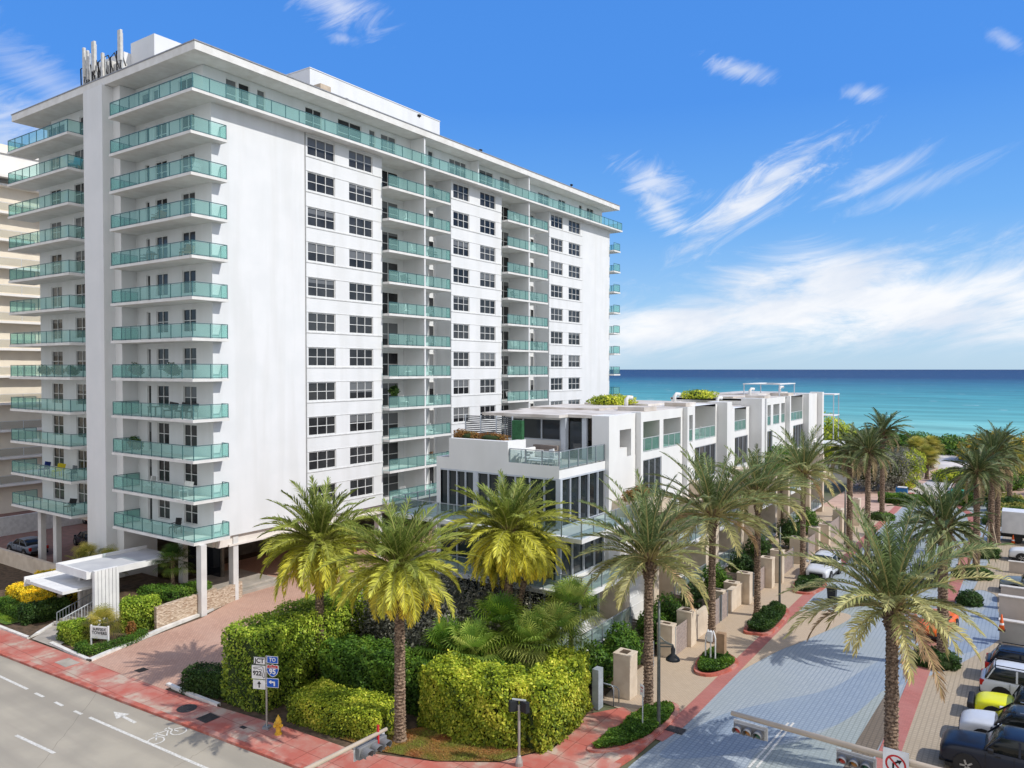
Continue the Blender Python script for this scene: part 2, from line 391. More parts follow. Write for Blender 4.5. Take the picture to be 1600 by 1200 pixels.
def frond(L, e0, bend, lmax, nl, rnd, wl=.05, vee=.35, droop=.35):
    """one feather frond in the xz plane: list of leaf strips (tris as quads)"""
    ns = 14; s = np.linspace(0, 1, ns); e = e0-bend*s**1.25; ds = L/(ns-1)
    x = np.concatenate([[0], np.cumsum(np.cos(e[:-1])*ds)]); z = np.concatenate([[0], np.cumsum(np.sin(e[:-1])*ds)])
    V, Q, S = [], [], []
    # rachis
    for i in range(ns):
        r = .035*(1-s[i])+.008; ex, ez = np.cos(e[i]), np.sin(e[i])
        V += [(x[i], -r, z[i]), (x[i]-ez*r, 0, z[i]+ex*r), (x[i], r, z[i]), (x[i]+ez*r, 0, z[i]-ex*r)]; S += [(-1, s[i])]*4
    for i in range(ns-1):
        for k in range(4): Q.append((4*i+k, 4*i+(k+1) % 4, 4*i+4+(k+1) % 4, 4*i+4+k))
    tw = rnd.uniform(-.25, .25)
    for j in range(nl):
        t = .14+.86*(j+.5)/nl; xi, zi, ei = np.interp(t, s, x), np.interp(t, s, z), np.interp(t, s, e)
        T = np.array([np.cos(ei), 0, np.sin(ei)]); U = np.array([-np.sin(ei), 0, np.cos(ei)])
        for sg in (-1, 1):
            l = lmax*(.35+.65*math.sin(math.pi*min(1, (t*.85+.12))))*rnd.uniform(.8, 1.15)
            fw = R(38+rnd.uniform(-12, 12)-(t > .9)*18)
            v = vee+rnd.uniform(-.3, .3)
            D = T*math.cos(fw)+(np.array([0, sg, 0])*math.cos(v)+U*math.sin(v))*math.sin(fw)
            D /= np.linalg.norm(D); W = np.cross(D, U*1.0+np.array([0, -sg*.6, 0])); W /= np.linalg.norm(W)+1e-9
            p0 = np.array([xi, 0, zi]); p1 = p0+D*l*.55; D2 = D+np.array([0, 0, -droop]); D2 /= np.linalg.norm(D2); p2 = p1+D2*l*.45
            n = len(V); w = wl
            V += [tuple(p0-W*w*.3), tuple(p0+W*w*.3), tuple(p1-W*w*.5), tuple(p1+W*w*.5), tuple(p2-W*w*.08), tuple(p2+W*w*.08)]
            S += [(0, t), (0, t), (.6, t), (.6, t), (1, t), (1, t)]
            Q += [(n, n+1, n+3, n+2), (n+2, n+3, n+5, n+4)]
    return np.array(V), np.array(Q), np.array(S)
def palm_crown(kind, seed):
    """vertices, quads, colours of a whole feather-palm crown about its bud"""
    rnd = random.Random(seed); Vs, Qs, Cs = [], [], []; off = 0
    nf = {'date': 64 if seed != 14 else 78, 'gold': 104, 'far': 58}[kind]
    for i in range(nf):
        u = (i+.5)/nf; a = i*2.39996+rnd.uniform(-.2, .2)
        if kind == 'gold': e0 = R(86-128*u**.95+rnd.uniform(-9, 9)); L = (2.5+1.0*math.sin(math.pi*min(1, .25+u*.75)))*rnd.uniform(.85, 1.1); bend = R(42+45*u+rnd.uniform(-12, 14)); lm = .52
        elif kind == 'date': e0 = R(86-96*u**.95+rnd.uniform(-9, 9)); L = (3.2+1.1*math.sin(math.pi*min(1, .2+u*.8)))*rnd.uniform(.85, 1.1); bend = R(34+36*u+rnd.uniform(-12, 14)); lm = .55
        else: e0 = R(82-112*u+rnd.uniform(-8, 8)); L = 3.1*rnd.uniform(.85, 1.1); bend = R(38+40*u+rnd.uniform(-10, 10)); lm = .5
        if kind != 'gold' and rnd.random() < .12: continue
        if rnd.random() < .12: L *= .7
        V, Q, S = frond(L, e0, bend, lm*(1.12 if kind == 'gold' else 1.08), 48 if kind != 'far' else 34, rnd, wl=.046 if kind != 'far' else .065)
        roll = rnd.uniform(-.6, .6)
        c, s_ = math.cos(roll), math.sin(roll); V = V.copy(); y, z = V[:, 1].copy(), V[:, 2].copy()
        # twist leaflets about the frond's own rib
        V[:, 1] = y*c; V[:, 2] = z+y*s_*.8
        V[:, 0] += .12
        ca, sa = math.cos(a), math.sin(a); x, y = V[:, 0].copy(), V[:, 1].copy(); V[:, 0] = x*ca-y*sa; V[:, 1] = x*sa+y*ca
        tip = np.clip(S[:, 1], 0, 1)[:, None]; age = u
        if kind == 'gold':
            g0 = np.array([.12, .15, .045]); g1 = np.array([.23, .24, .06]); yl = np.array([.52, .44, .06]); orr = np.array([.50, .33, .08])
            base = g0*(1-min(1, age*1.5))+g1*min(1, age*1.5)
            k = np.clip((age-(.22 if seed == 3 else .34))*1.6+rnd.uniform(-.15, .2), 0, 1); c3 = base*(1-k*tip**.5)+yl*(k*tip**.5)
            if age > .8: c3 = c3*(1-.4*tip)+orr*.4*tip
        elif kind == 'date':
            g0 = np.array([.095, .14, .055]); g1 = np.array([.16, .20, .08]); st = np.array([.42, .38, .17])
            base = g0*(1-age)+g1*age; k = np.clip((age-(.45 if seed != 14 else .2))*1.3+rnd.uniform(-.15, .25), 0, .85); c3 = base*(1-k*tip)+st*k*tip
        else:
            g0 = np.array([.06, .085, .03]); g1 = np.array([.10, .12, .045]); c3 = (g0*(1-age)+g1*age)*np.ones_like(tip)
            if age > .85: c3 = np.array([.26, .2, .12])*np.ones_like(tip)
        if kind != 'gold' and u > .9 and rnd.random() < .5: c3 = np.array([.30, .22, .13])*np.ones_like(tip)
        jt = np.concatenate([np.ones(56), np.repeat(rng.uniform(.5, 1.4, (len(V)-56)//6), 6)])[:, None]
        c3 = c3*rnd.uniform(.75, 1.25)*jt; rach = S[:, 0] < 0; c3[rach] = np.array([.34, .32, .15])*(.7 if kind == 'far' else 1)
        Vs.append(V); Qs.append(Q+off); Cs.append(c3); off += len(V)
    return np.concatenate(Vs), np.concatenate(Qs), np.concatenate(Cs)
def palm_trunk(mb, h, r0, r1, rings_per_m=6.5, seg=13, lean=(0, 0), bulge=True):
    nr = int(h*rings_per_m); n = len(mb.v)
    for i in range(nr*2+1):
        t = i/(nr*2); z = h*t; r = r0*(1-t)+r1*t
        r *= 1+.45*max(0, 1-z/.5)**2
        if bulge and t > .86: r *= 1+.75*math.sin((t-.86)/.14*math.pi*.62)
        cx, cy = lean[0]*t*t, lean[1]*t*t
        for k in range(seg):
            a = 2*math.pi*(k+.5*(i//2 % 2))/seg; rr = r*(.94 if i % 2 else 1.17)*(1+.09*math.sin(k*3.1+i*1.7))
            mb.v.append((cx+rr*math.cos(a), cy+rr*math.sin(a), z+(.03*math.sin(k*2.4+i) if 0 < i < nr*2 else 0)))
    for i in range(nr*2):
        for k in range(seg):
            j = (k+1) % seg; mb.f.append((n+i*seg+k, n+i*seg+j, n+(i+1)*seg+j, n+(i+1)*seg+k)); mb.mi.append(0)
    return mb
CROWNS = {}
def palm(px, py, ztop, kind, seed, label, group=None, scale=1.0, r=.24, lean=(0, 0), base=None, cat='palm tree'):
    p = base if base is not None else G(px, py)
    root = empty('palm_tree', p, 0, label, cat, group)
    m = palm_trunk(MB(), ztop, r*1.05, r*.85, lean=lean); m.build('trunk', MATS['palm_trunk'], root)
    key = (kind, seed)
    if key not in CROWNS:
        V, Q, C = palm_crown(kind, seed); o = raw_mesh('crown', V, Q, C, MATS[{'far': 'leaf_far', 'gold': 'leaf_gold'}.get(kind, 'leaf')], root); CROWNS[key] = o.data
    else:
        o = bpy.data.objects.new('crown', CROWNS[key]); link(o, root); KIDS.setdefault(root.as_pointer(), []).append(o)
    o.location = (lean[0], lean[1], ztop); o.scale = (scale*random.uniform(.96, 1.04), scale*random.uniform(.96, 1.04), scale*random.uniform(.92, 1.06)); o.rotation_euler = (0, 0, random.uniform(0, 6.28))
    # boots and orange fruit stalks under the crown
    b = MB()
    for i in range(26):
        a = i*2.4; z = ztop-.75+.03*i; e = .35+.02*i
        b.bar((lean[0]+r*.8*math.cos(a), lean[1]+r*.8*math.sin(a), z), (lean[0]+(r+.28)*math.cos(a), lean[1]+(r+.28)*math.sin(a), z+e), .09, .04)
    b.build('leaf_bases', MATS['leaf_base'], root)
    return root
def fan_palm_crown(nf, rad, seed, pal, stalk=1.2):
    rnd = random.Random(seed); V, Q, C = [], [], []; pal = GREENS[pal]
    for i in range(nf):
        u = (i+.5)/nf; a = i*2.39996; e = R(80-110*u+rnd.uniform(-10, 10)); st = stalk*rnd.uniform(.7, 1.15)
        d = np.array([math.cos(a)*math.cos(e), math.sin(a)*math.cos(e), math.sin(e)]); c = d*st
        sd = np.cross(d, [0, 0, 1]); sd /= np.linalg.norm(sd)+1e-9; up = np.cross(sd, d)
        n = len(V); w = sd*.02; V += [tuple(-w), tuple(w), tuple(c+w), tuple(c-w)]; Q.append((n, n+1, n+2, n+3)); C += [(.12, .16, .04)]*4
        base = np.array(pal[rnd.randrange(1, len(pal))])*rnd.uniform(.6, 1.25)
        for k in range(22):
            t = R(-125+250*k/21); D = d*math.cos(t)+sd*math.sin(t)+up*.15; D /= np.linalg.norm(D)
            l = rad*(1-.25*abs(t)/2.2)*rnd.uniform(.9, 1.1); W = np.cross(D, up); W /= np.linalg.norm(W)+1e-9; W *= .022*rad/.9
            p1 = c+D*l*.6; p2 = p1+(D+np.array([0, 0, -.75]))*l*.4; n = len(V)
            V += [tuple(c-W*.3), tuple(c+W*.3), tuple(p1-W), tuple(p1+W), tuple(p2-W*.1), tuple(p2+W*.1)]
            Q += [(n, n+1, n+3, n+2), (n+2, n+3, n+5, n+4)]
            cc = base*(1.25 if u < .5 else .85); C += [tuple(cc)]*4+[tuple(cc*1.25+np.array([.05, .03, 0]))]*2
    return np.array(V), np.array(Q), np.array(C)
def fan_palm(loc, h, nf, rad, seed, label, pal='green', group=None, stalk=1.2, name='fan_palm', r=.13):
    root = empty(name, loc, 0, label, 'palm', group)
    palm_trunk(MB(), h, r, r*.9, 7, 10, bulge=False).build('trunk', MATS['palm_trunk'], root)
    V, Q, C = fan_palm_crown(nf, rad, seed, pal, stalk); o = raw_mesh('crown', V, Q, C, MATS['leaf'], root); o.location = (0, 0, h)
    return root
mat_leaf('leaf', (1.75, 1.6, 1.5), trans=.36); mat_leaf('leaf_far', (1.6, 1.6, 1.5), trans=.25); mat_leaf('leaf_gold', (1.65, 1.72, 1.15), trans=.36)
mat('palm_trunk', (.33, .235, .165), .9, (.085, .055, .038), 9, 1.0, 26, detail=7)
mat('leaf_base', (.30, .22, .12), .85, (.16, .10, .05), 6)
# ================================================================== camera, light, sky
cam = bpy.data.cameras.new('camera'); co = bpy.data.objects.new('camera', cam); link(co)
cam.sensor_width = 36; cam.lens = 36*FPX/1600; cam.clip_start = .5; cam.clip_end = 60000
co.location = (0, 0, CAMH); co.rotation_euler = (math.pi/2-PITCH, 0, YAW); scn.camera = co
SUN_EL, SUN_AZ = 45, 15            # azimuth counted from +X towards +Y (the sea)
sd = Vector((math.cos(R(SUN_EL))*math.cos(R(SUN_AZ)), math.cos(R(SUN_EL))*math.sin(R(SUN_AZ)), math.sin(R(SUN_EL))))
sl = bpy.data.lights.new('sun', 'SUN'); sl.energy = 3.7; sl.angle = R(.53); sl.color = (1, .965, .90)
so = bpy.data.objects.new('sun', sl); link(so); so.rotation_euler = sd.to_track_quat('Z', 'Y').to_euler(); so.location = (0, 0, 60)
w = bpy.data.worlds.new('World'); scn.world = w; w.use_nodes = True; N, L = w.node_tree.nodes, w.node_tree.links
bg = N['Background']; sky = N.new('ShaderNodeTexSky'); sky.sky_type = 'NISHITA'; sky.sun_disc = False
sky.sun_elevation = R(SUN_EL); sky.sun_rotation = R(90-SUN_AZ); sky.air_density = 1.0; sky.dust_density = .4; sky.ozone_density = 2.5; sky.altitude = 0
bg.inputs['Strength'].default_value = .14
tc = N.new('ShaderNodeTexCoord'); sx = N.new('ShaderNodeSeparateXYZ'); L.new(tc.outputs['Generated'], sx.inputs[0])
def M_(op, a, b=None, c=None):
    n = N.new('ShaderNodeMath'); n.operation = op
    for i, v in enumerate((a, b, c)):
        if v is None: continue
        if isinstance(v, (int, float)): n.inputs[i].default_value = v
        else: L.new(v, n.inputs[i])
    return n.outputs[0]
# deepen the blue above, keep the horizon pale
hs = N.new('ShaderNodeHueSaturation'); hs.inputs['Hue'].default_value = .508; hs.inputs['Saturation'].default_value = 1.32; hs.inputs['Value'].default_value = 1.0; L.new(sky.outputs[0], hs.inputs['Color'])
el = M_('ARCSINE', sx.outputs[2]); az = M_('ARCTAN2', M_('MULTIPLY', sx.outputs[0], -1), sx.outputs[1])     # 0 out to sea, positive towards -X
def blobmask(a0, e0, wa, we, rot=0.0, soft=1.0):
    da, de = M_('SUBTRACT', az, a0), M_('SUBTRACT', el, e0)
    c, s_ = math.cos(rot), math.sin(rot)
    u = M_('DIVIDE', M_('ADD', M_('MULTIPLY', da, c), M_('MULTIPLY', de, s_)), wa)
    v = M_('DIVIDE', M_('SUBTRACT', M_('MULTIPLY', de, c), M_('MULTIPLY', da, s_)), we)
    d = M_('SQRT', M_('ADD', M_('MULTIPLY', u, u), M_('MULTIPLY', v, v)))
    return M_('MAXIMUM', M_('SUBTRACT', 1.0, d), -1.0)
def cnoise(sc, sx_, sy_, rot, det=8, w_=0.0, rough=.6, dist=.6):
    cb = N.new('ShaderNodeCombineXYZ'); L.new(az, cb.inputs[0]); L.new(el, cb.inputs[1]); cb.inputs[2].default_value = w_
    mp = N.new('ShaderNodeMapping'); mp.inputs['Rotation'].default_value = (0, 0, rot); L.new(cb.outputs[0], mp.inputs[0])
    mp2 = N.new('ShaderNodeMapping'); mp2.inputs['Scale'].default_value = (sx_, sy_, 1); L.new(mp.outputs[0], mp2.inputs[0])
    no = N.new('ShaderNodeTexNoise'); no.inputs['Scale'].default_value = sc; no.inputs['Detail'].default_value = det; no.inputs['Roughness'].default_value = rough; no.inputs['Distortion'].default_value = dist
    L.new(mp2.outputs[0], no.inputs['Vector']); return no.outputs['Fac']
def azel(px, py):
    r = _ray(px, py); l = math.sqrt(sum(v*v for v in r)); return math.atan2(-r[0], r[1]), math.asin(r[2]/l)
def ss(x, a, b):
    n = N.new('ShaderNodeMapRange'); n.interpolation_type = 'SMOOTHSTEP'; n.inputs[1].default_value = a; n.inputs[2].default_value = b; L.new(x, n.inputs[0]); return n.outputs[0]
cover = None
def add_cloud(mask, noise, amt, lo, hi, gain=1.0):
    global cover
    v = M_('MULTIPLY', ss(M_('ADD', mask, M_('MULTIPLY', M_('SUBTRACT', noise, .5), amt)), lo, hi), gain)
    cover = v if cover is None else M_('MAXIMUM', cover, v)
wisp = cnoise(4.5, 1.6, 5.5, .5, 12, 1.3, .66, 2.4); soft = cnoise(3.2, 1, 3.0, .12, 12, 4.1, .66, 1.6)
def at_(px, py): return azel(px, py)
DEG = math.pi/180
for (px, py, wa, we, rot) in ((1235, 480, 15, 4.4, .10), (1420, 480, 17, 3.6, -.05), (1070, 500, 14, 3.6, .16), (1180, 445, 8, 2.6, .25), (1330, 430, 9, 2.2, .1), (1600, 455, 12, 2.3, 0)):
    a, e = azel(px, py); add_cloud(blobmask(a, e, wa*DEG, we*DEG, -rot), soft, 2.6, -.05, .95, .93)
for (px, py, wa, we, rot, g) in ((1170, 320, 6.6, 1.25, .55, .85), (1215, 270, 4.6, 1.0, .45, .75), (1020, 285, 2.6, 1.2, -.5, .6), (1030, 325, 3.0, 1.1, -.8, .7), (1370, 278, 3.6, .7, .4, .42), (1440, 290, 4.5, .6, .3, .30), (1150, 108, 2.2, .6, -.3, .6), (1350, 146, 1.3, .5, -.2, .5), (1570, 62, 1.2, .4, -.7, .35), (530, 8, 3.2, 1.3, -.2, .55), (70, 125, 6, 1.2, -.5, .3), (10, 215, 7, 2.6, -.2, .5), (540, 62, 1.0, .4, 0, .35)):
    a, e = azel(px, py); add_cloud(blobmask(a, e, wa*1.15*DEG, we*1.25*DEG, -rot), wisp, 2.6, -.15, 1.25, g*1.05)
K = 1/.14
rp = N.new('ShaderNodeValToRGB'); L.new(M_('DIVIDE', el, .9), rp.inputs[0]); ee = rp.color_ramp.elements
ST = [(0.0, (.46, .69, .93)), (.09, (.33, .60, .95)), (.20, (.165, .45, .95)), (.36, (.085, .32, .91)), (.62, (.078, .295, .87)), (1.0, (.06, .24, .78))]
ee[0].position = 0; ee[0].color = (*ST[0][1], 1); ee[1].position = 1; ee[1].color = (*ST[-1][1], 1)
for p_, c_ in ST[1:-1]: x = ee.new(p_); x.color = (*c_, 1)
sc_n = N.new('ShaderNodeVectorMath'); sc_n.operation = 'SCALE'; sc_n.inputs['Scale'].default_value = K; L.new(rp.outputs[0], sc_n.inputs[0])
mixh = N.new('ShaderNodeMixRGB'); mixh.inputs[0].default_value = .8; L.new(hs.outputs[0], mixh.inputs[1]); L.new(sc_n.outputs[0], mixh.inputs[2])
# unseen bank of broken white cloud, added behind the camera as neutral fill light
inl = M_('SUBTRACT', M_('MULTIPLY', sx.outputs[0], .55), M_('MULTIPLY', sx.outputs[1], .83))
fill_cloud = M_('MULTIPLY', ss(M_('ADD', M_('SUBTRACT', M_('MULTIPLY', inl, 1.8), .05), M_('MULTIPLY', M_('SUBTRACT', cnoise(2.2, 1, 1.6, .3, 8, 7.7), .5), 1.6)), -.1, .6), .95)
shade = cnoise(6, 1, 2.5, .3, 6, 9.0, .55, .3)
cc = N.new('ShaderNodeMixRGB'); cc.inputs[1].default_value = (5.6, 6.0, 6.7, 1); cc.inputs[2].default_value = (7.2, 7.2, 7.3, 1); L.new(ss(shade, .35, .6), cc.inputs[0])
fade = M_('MULTIPLY', cover, ss(el, -.01, .05))
mixc = N.new('ShaderNodeMixRGB'); L.new(fade, mixc.inputs[0]); L.new(mixh.outputs[0], mixc.inputs[1]); L.new(cc.outputs[0], mixc.inputs[2])
mixi = N.new('ShaderNodeMixRGB'); mixi.inputs[2].default_value = (7.2, 7.2, 7.4, 1); L.new(fill_cloud, mixi.inputs[0]); L.new(mixc.outputs[0], mixi.inputs[1]); L.new(mixi.outputs[0], bg.inputs['Color'])
scn.view_settings.view_transform = 'Standard'; scn.view_settings.look = 'None'; scn.view_settings.exposure = 0
scn.cycles.max_bounces = 6; scn.cycles.transparent_max_bounces = 16; scn.cycles.use_denoising = True

# ================================================================== setting
asph = mat('asphalt', (.41, .365, .29), .9, (.34, .305, .245), .35, .25, 60, detail=8, c3=(.28, .25, .205), s3=.5, f3=.5, st3=(.06, 1.3, 1))
conc = mat('concrete', (.40, .36, .31), .85, (.32, .29, .25), 1.2, .15, 30)
soil = mat('soil', (.13, .085, .055), .95, (.07, .05, .03), 3, .5, 25)
white_paint = mat('road_paint', (.70, .68, .63), .7, (.50, .48, .43), 9)
tan_pave = mat_brick('tan_pavers', (.54, .42, .30), (.48, .37, .26), (.34, .27, .195), .2, .1, .012, tint=(.44, .35, .26), tscale=.3, tf=.55)
lot_pave = mat_brick('lot_pavers', (.46, .375, .27), (.41, .335, .24), (.31, .255, .185), .22, .22, .028, tint=(.35, .28, .20), tscale=.25, offset=0, tf=.55)
def mat_blue(name, a, b_, mort, tint): return mat_brick(name, a, b_, mort, .22, .22, .028, tint=tint, tscale=.16, offset=0, tf=.7)
blue_a = mat_blue('blue_pavers', (.37, .41, .44), (.32, .365, .405), (.24, .275, .315), (.30, .335, .34))
blue_b = mat_blue('deep_blue_pavers', (.275, .335, .41), (.235, .295, .37), (.17, .215, .285), (.30, .35, .39))
blue_c = mat_blue('grey_green_pavers', (.36, .39, .37), (.32, .35, .33), (.24, .26, .24), (.27, .32, .33))
red_band = mat_brick('red_pavers', (.44, .155, .13), (.37, .13, .11), (.28, .11, .09), .22, .11, .008, tint=(.46, .22, .19), tscale=.5, tf=.6)
drive_pave = mat_brick('drive_pavers', (.50, .30, .22), (.42, .245, .18), (.32, .21, .16), .3, .15, .014, tint=(.52, .35, .27), tscale=.35, tf=.6, rot=.78)
# red stained concrete walk, worn back to grey in slabs
m = bpy.data.materials.new('red_concrete'); m.use_nodes = True; N2, L2 = nodes_of(m); b = N2['Principled BSDF']; b.inputs['Roughness'].default_value = .8
tcn = N2.new('ShaderNodeTexCoord')
no = N2.new('ShaderNodeTexNoise'); no.inputs['Scale'].default_value = .55; no.inputs['Detail'].default_value = 7; no.inputs['Roughness'].default_value = .62; L2.new(tcn.outputs['Object'], no.inputs['Vector'])
cr = N2.new('ShaderNodeValToRGB'); e = cr.color_ramp.elements; e[0].position = .40; e[0].color = (.47, .125, .09, 1); e[1].position = .62; e[1].color = (.52, .39, .30, 1)
x = e.new(.53); x.color = (.49, .21, .16, 1); L2.new(no.outputs['Fac'], cr.inputs[0])
br = N2.new('ShaderNodeTexBrick'); br.offset = 0; br.inputs['Scale'].default_value = 1; br.inputs['Brick Width'].default_value = 1.55; br.inputs['Row Height'].default_value = 1.5; br.inputs['Mortar Size'].default_value = .02
br.inputs['Color1'].default_value = (1, 1, 1, 1); br.inputs['Color2'].default_value = (.82, .86, .88, 1); br.inputs['Mortar'].default_value = (.5, .42, .4, 1); L2.new(tcn.outputs['Object'], br.inputs['Vector'])
mm = N2.new('ShaderNodeMixRGB'); mm.blend_type = 'MULTIPLY'; mm.inputs[0].default_value = .9; L2.new(cr.outputs[0], mm.inputs[1]); L2.new(br.outputs['Color'], mm.inputs[2]); L2.new(mm.outputs[0], b.inputs['Base Color'])
MATS['red_concrete'] = m; red_conc = m
kerb_red = mat('red_kerb', (.48, .13, .09), .7, (.36, .10, .075), 3, .1, 30, c3=(.55, .36, .30), s3=1.2, f3=.5)
kerb_white = mat('white_kerb', (.72, .70, .66), .75, (.58, .56, .52), 2.5)
grass_m = mat('grass', (.10, .17, .02), .95, (.055, .11, .015), 2.5, .5, 60, c3=(.20, .20, .04), s3=.6, f3=.6)
lawn_dry = mat('dry_lawn', (.22, .15, .06), .95, (.26, .13, .05), 1.8, .5, 50, c3=(.16, .17, .04), s3=.5, f3=.8)
sand = mat('sand', (.62, .54, .42), .95, (.50, .43, .33), .6, .4, 10)

sheet('ground', [(-700, -200), (500, -200), (500, 222), (-700, 222)], -.03, mat('ground', (.17, .15, .11), .95, (.11, .12, .06), .1, .2, 10))
sheet('road', [(-400, -60), (14, -60), (14, 22.4), (-400, 22.4)], 0, asph)
# sea floor of the beach, and the sea to the horizon
sheet('beach', [(-700, 150), (500, 150), (500, 232), (-700, 232)], -.012, sand)
m = bpy.data.materials.new('sea'); m.use_nodes = True; N2, L2 = nodes_of(m); b = N2['Principled BSDF']; b.inputs['Roughness'].default_value = .5; b.inputs['Specular IOR Level'].default_value = .12
tcn = N2.new('ShaderNodeTexCoord'); sp = N2.new('ShaderNodeSeparateXYZ'); L2.new(tcn.outputs['Object'], sp.inputs[0])
nz = N2.new('ShaderNodeTexNoise'); nz.inputs['Scale'].default_value = .004; nz.inputs['Detail'].default_value = 8
mp = N2.new('ShaderNodeMapping'); mp.inputs['Scale'].default_value = (.35, 1.0, 1); L2.new(tcn.outputs['Object'], mp.inputs[0]); L2.new(mp.outputs[0], nz.inputs['Vector'])
def m2(op, a, b_=None):
    n = N2.new('ShaderNodeMath'); n.operation = op
    for i, v in enumerate((a, b_)):
        if v is None: continue
        if isinstance(v, (int, float)): n.inputs[i].default_value = v
        else: L2.new(v, n.inputs[i])
    return n.outputs[0]
lg = m2('LOGARITHM', m2('MAXIMUM', m2('ADD', sp.outputs[1], m2('MULTIPLY', m2('SUBTRACT', nz.outputs['Fac'], .5), 260)), 200.0), 10.0)
cr = N2.new('ShaderNodeValToRGB'); L2.new(m2('DIVIDE', m2('SUBTRACT', lg, 2.3), 2.0), cr.inputs[0])
stops = [(0.0, (.36, .53, .46)), (.03, (.20, .45, .40)), (.10, (.12, .37, .36)), (.20, (.072, .28, .30)), (.30, (.046, .195, .245)), (.38, (.030, .12, .19)), (.47, (.016, .052, .125)), (1.0, (.012, .035, .10))]
e = cr.color_ramp.elements; e[0].position = stops[0][0]; e[0].color = (*stops[0][1], 1); e[1].position = 1; e[1].color = (*stops[-1][1], 1)
for p_, c_ in stops[1:-1]: x = e.new(p_); x.color = (*c_, 1)
# streaks and a few whitecaps
n3 = N2.new('ShaderNodeTexNoise'); n3.inputs['Scale'].default_value = .05; n3.inputs['Detail'].default_value = 8; n3.inputs['Roughness'].default_value = .7
mp3 = N2.new('ShaderNodeMapping'); mp3.inputs['Scale'].default_value = (.3, 1.0, 1); mp3.inputs['Rotation'].default_value = (0, 0, .25); L2.new(tcn.outputs['Object'], mp3.inputs[0]); L2.new(mp3.outputs[0], n3.inputs['Vector'])
mr = N2.new('ShaderNodeMapRange'); mr.inputs[1].default_value = .3; mr.inputs[2].default_value = .7; mr.inputs[3].default_value = .62; mr.inputs[4].default_value = 1.35; L2.new(n3.outputs['Fac'], mr.inputs[0])
mx = N2.new('ShaderNodeMixRGB'); mx.blend_type = 'MULTIPLY'; mx.inputs[0].default_value = 1; L2.new(cr.outputs[0], mx.inputs[1]); L2.new(mr.outputs[0], mx.inputs[2])
n4 = N2.new('ShaderNodeTexNoise'); n4.inputs['Scale'].default_value = .22; n4.inputs['Detail'].default_value = 3; L2.new(mp3.outputs[0], n4.inputs['Vector'])
m4 = N2.new('ShaderNodeMapRange'); m4.inputs[1].default_value = .69; m4.inputs[2].default_value = .72; L2.new(n4.outputs['Fac'], m4.inputs[0])
mx2 = N2.new('ShaderNodeMixRGB'); mx2.inputs[2].default_value = (.75, .8, .8, 1); L2.new(m4.outputs[0], mx2.inputs[0]); L2.new(mx.outputs[0], mx2.inputs[1])
L2.new(mx2.outputs[0], b.inputs['Base Color'])
bp = N2.new('ShaderNodeBump'); bp.inputs['Strength'].default_value = .35; bp.inputs['Distance'].default_value = .6
n5 = N2.new('ShaderNodeTexNoise'); n5.inputs['Scale'].default_value = .5; n5.inputs['Detail'].default_value = 4; L2.new(mp3.outputs[0], n5.inputs['Vector']); L2.new(n5.outputs['Fac'], bp.inputs['Height']); L2.new(bp.outputs[0], b.inputs['Normal'])
sea_m = m
sheet('sea', [(-45000, 219), (45000, 219), (45000, 50000), (-45000, 50000)], 0.0, sea_m)
# surf line
sheet('surf', smooth_line([(-300, 221), (-120, 219), (-60, 222), (-30, 219), (-10, 221), (60, 219), (200, 220)], 6)+[(200, 216.5), (60, 216.8), (0, 217), (-60, 217), (-300, 216)], .01, mat('foam', (.75, .8, .78), .7, (.45, .62, .6), .3))

KX = -13.75     # house-side kerb of the side street
# front walk (red concrete) with its kerb
walk_in = [G(-80, 955), G(0, 985), G(136, 1035), G(257, 1080), G(340, 1107), G(450, 1140), G(560, 1178), G(620, 1203)]
walk_out = [G(-80, 990), G(0, 1019), G(200, 1096), G(400, 1171), G(480, 1201), G(560, 1232), G(640, 1262)]
W0 = .10
CORN = [Vector(p+(0,)) for p in ((-20.5, 22.9), (-18.2, 23.4), (-16.3, 24.8), (-15.1, 27.2), (-14.6, 30.5), (-14.5, 33.5))]
INN = [Vector(p+(0,)) for p in ((-16.9, 34.5), (-18.0, 32.8), (-17.6, 29.0), (-18.9, 26.6), (-21.2, 25.1))]
sheet('sidewalk', [(-140, 20.3), *[(p.x, p.y) for p in walk_out[:5]], *CORN, *INN, *[(p.x, p.y) for p in reversed(walk_in[:7])], (-140, 22.0)], W0, red_conc)
kb = MB(); ribbon(kb, [(-140, 20.2)]+[(p.x, p.y-.1) for p in walk_out[:5]]+[(p.x+.1, p.y-.1) for p in CORN], .3, 0, .115)
kb.build('kerb', kerb_red)['kind'] = 'structure'
# planting bed and lot behind the walk
sheet('ground_bed', [(-140, 22.2), *[(p.x, p.y-.1) for p in walk_in[:7]], (-21.2, 25.0), (-18.8, 26.5), (-17.5, 29.0), (-17.9, 32.9), (-18.4, 36.0), (-18.4, 45), (-36, 45), (-140, 45)], .06, soil)
sheet('lawn', [(-26.2, 24.2), (-23.8, 24.4), (-21.2, 25.15), (-18.95, 26.65), (-17.7, 29.0), (-18.4, 29.2), (-19.5, 27.8), (-23.5, 27.4), (-24.6, 26.0)], .115, lawn_dry, label='dry lawn with brown mulch at the street corner')
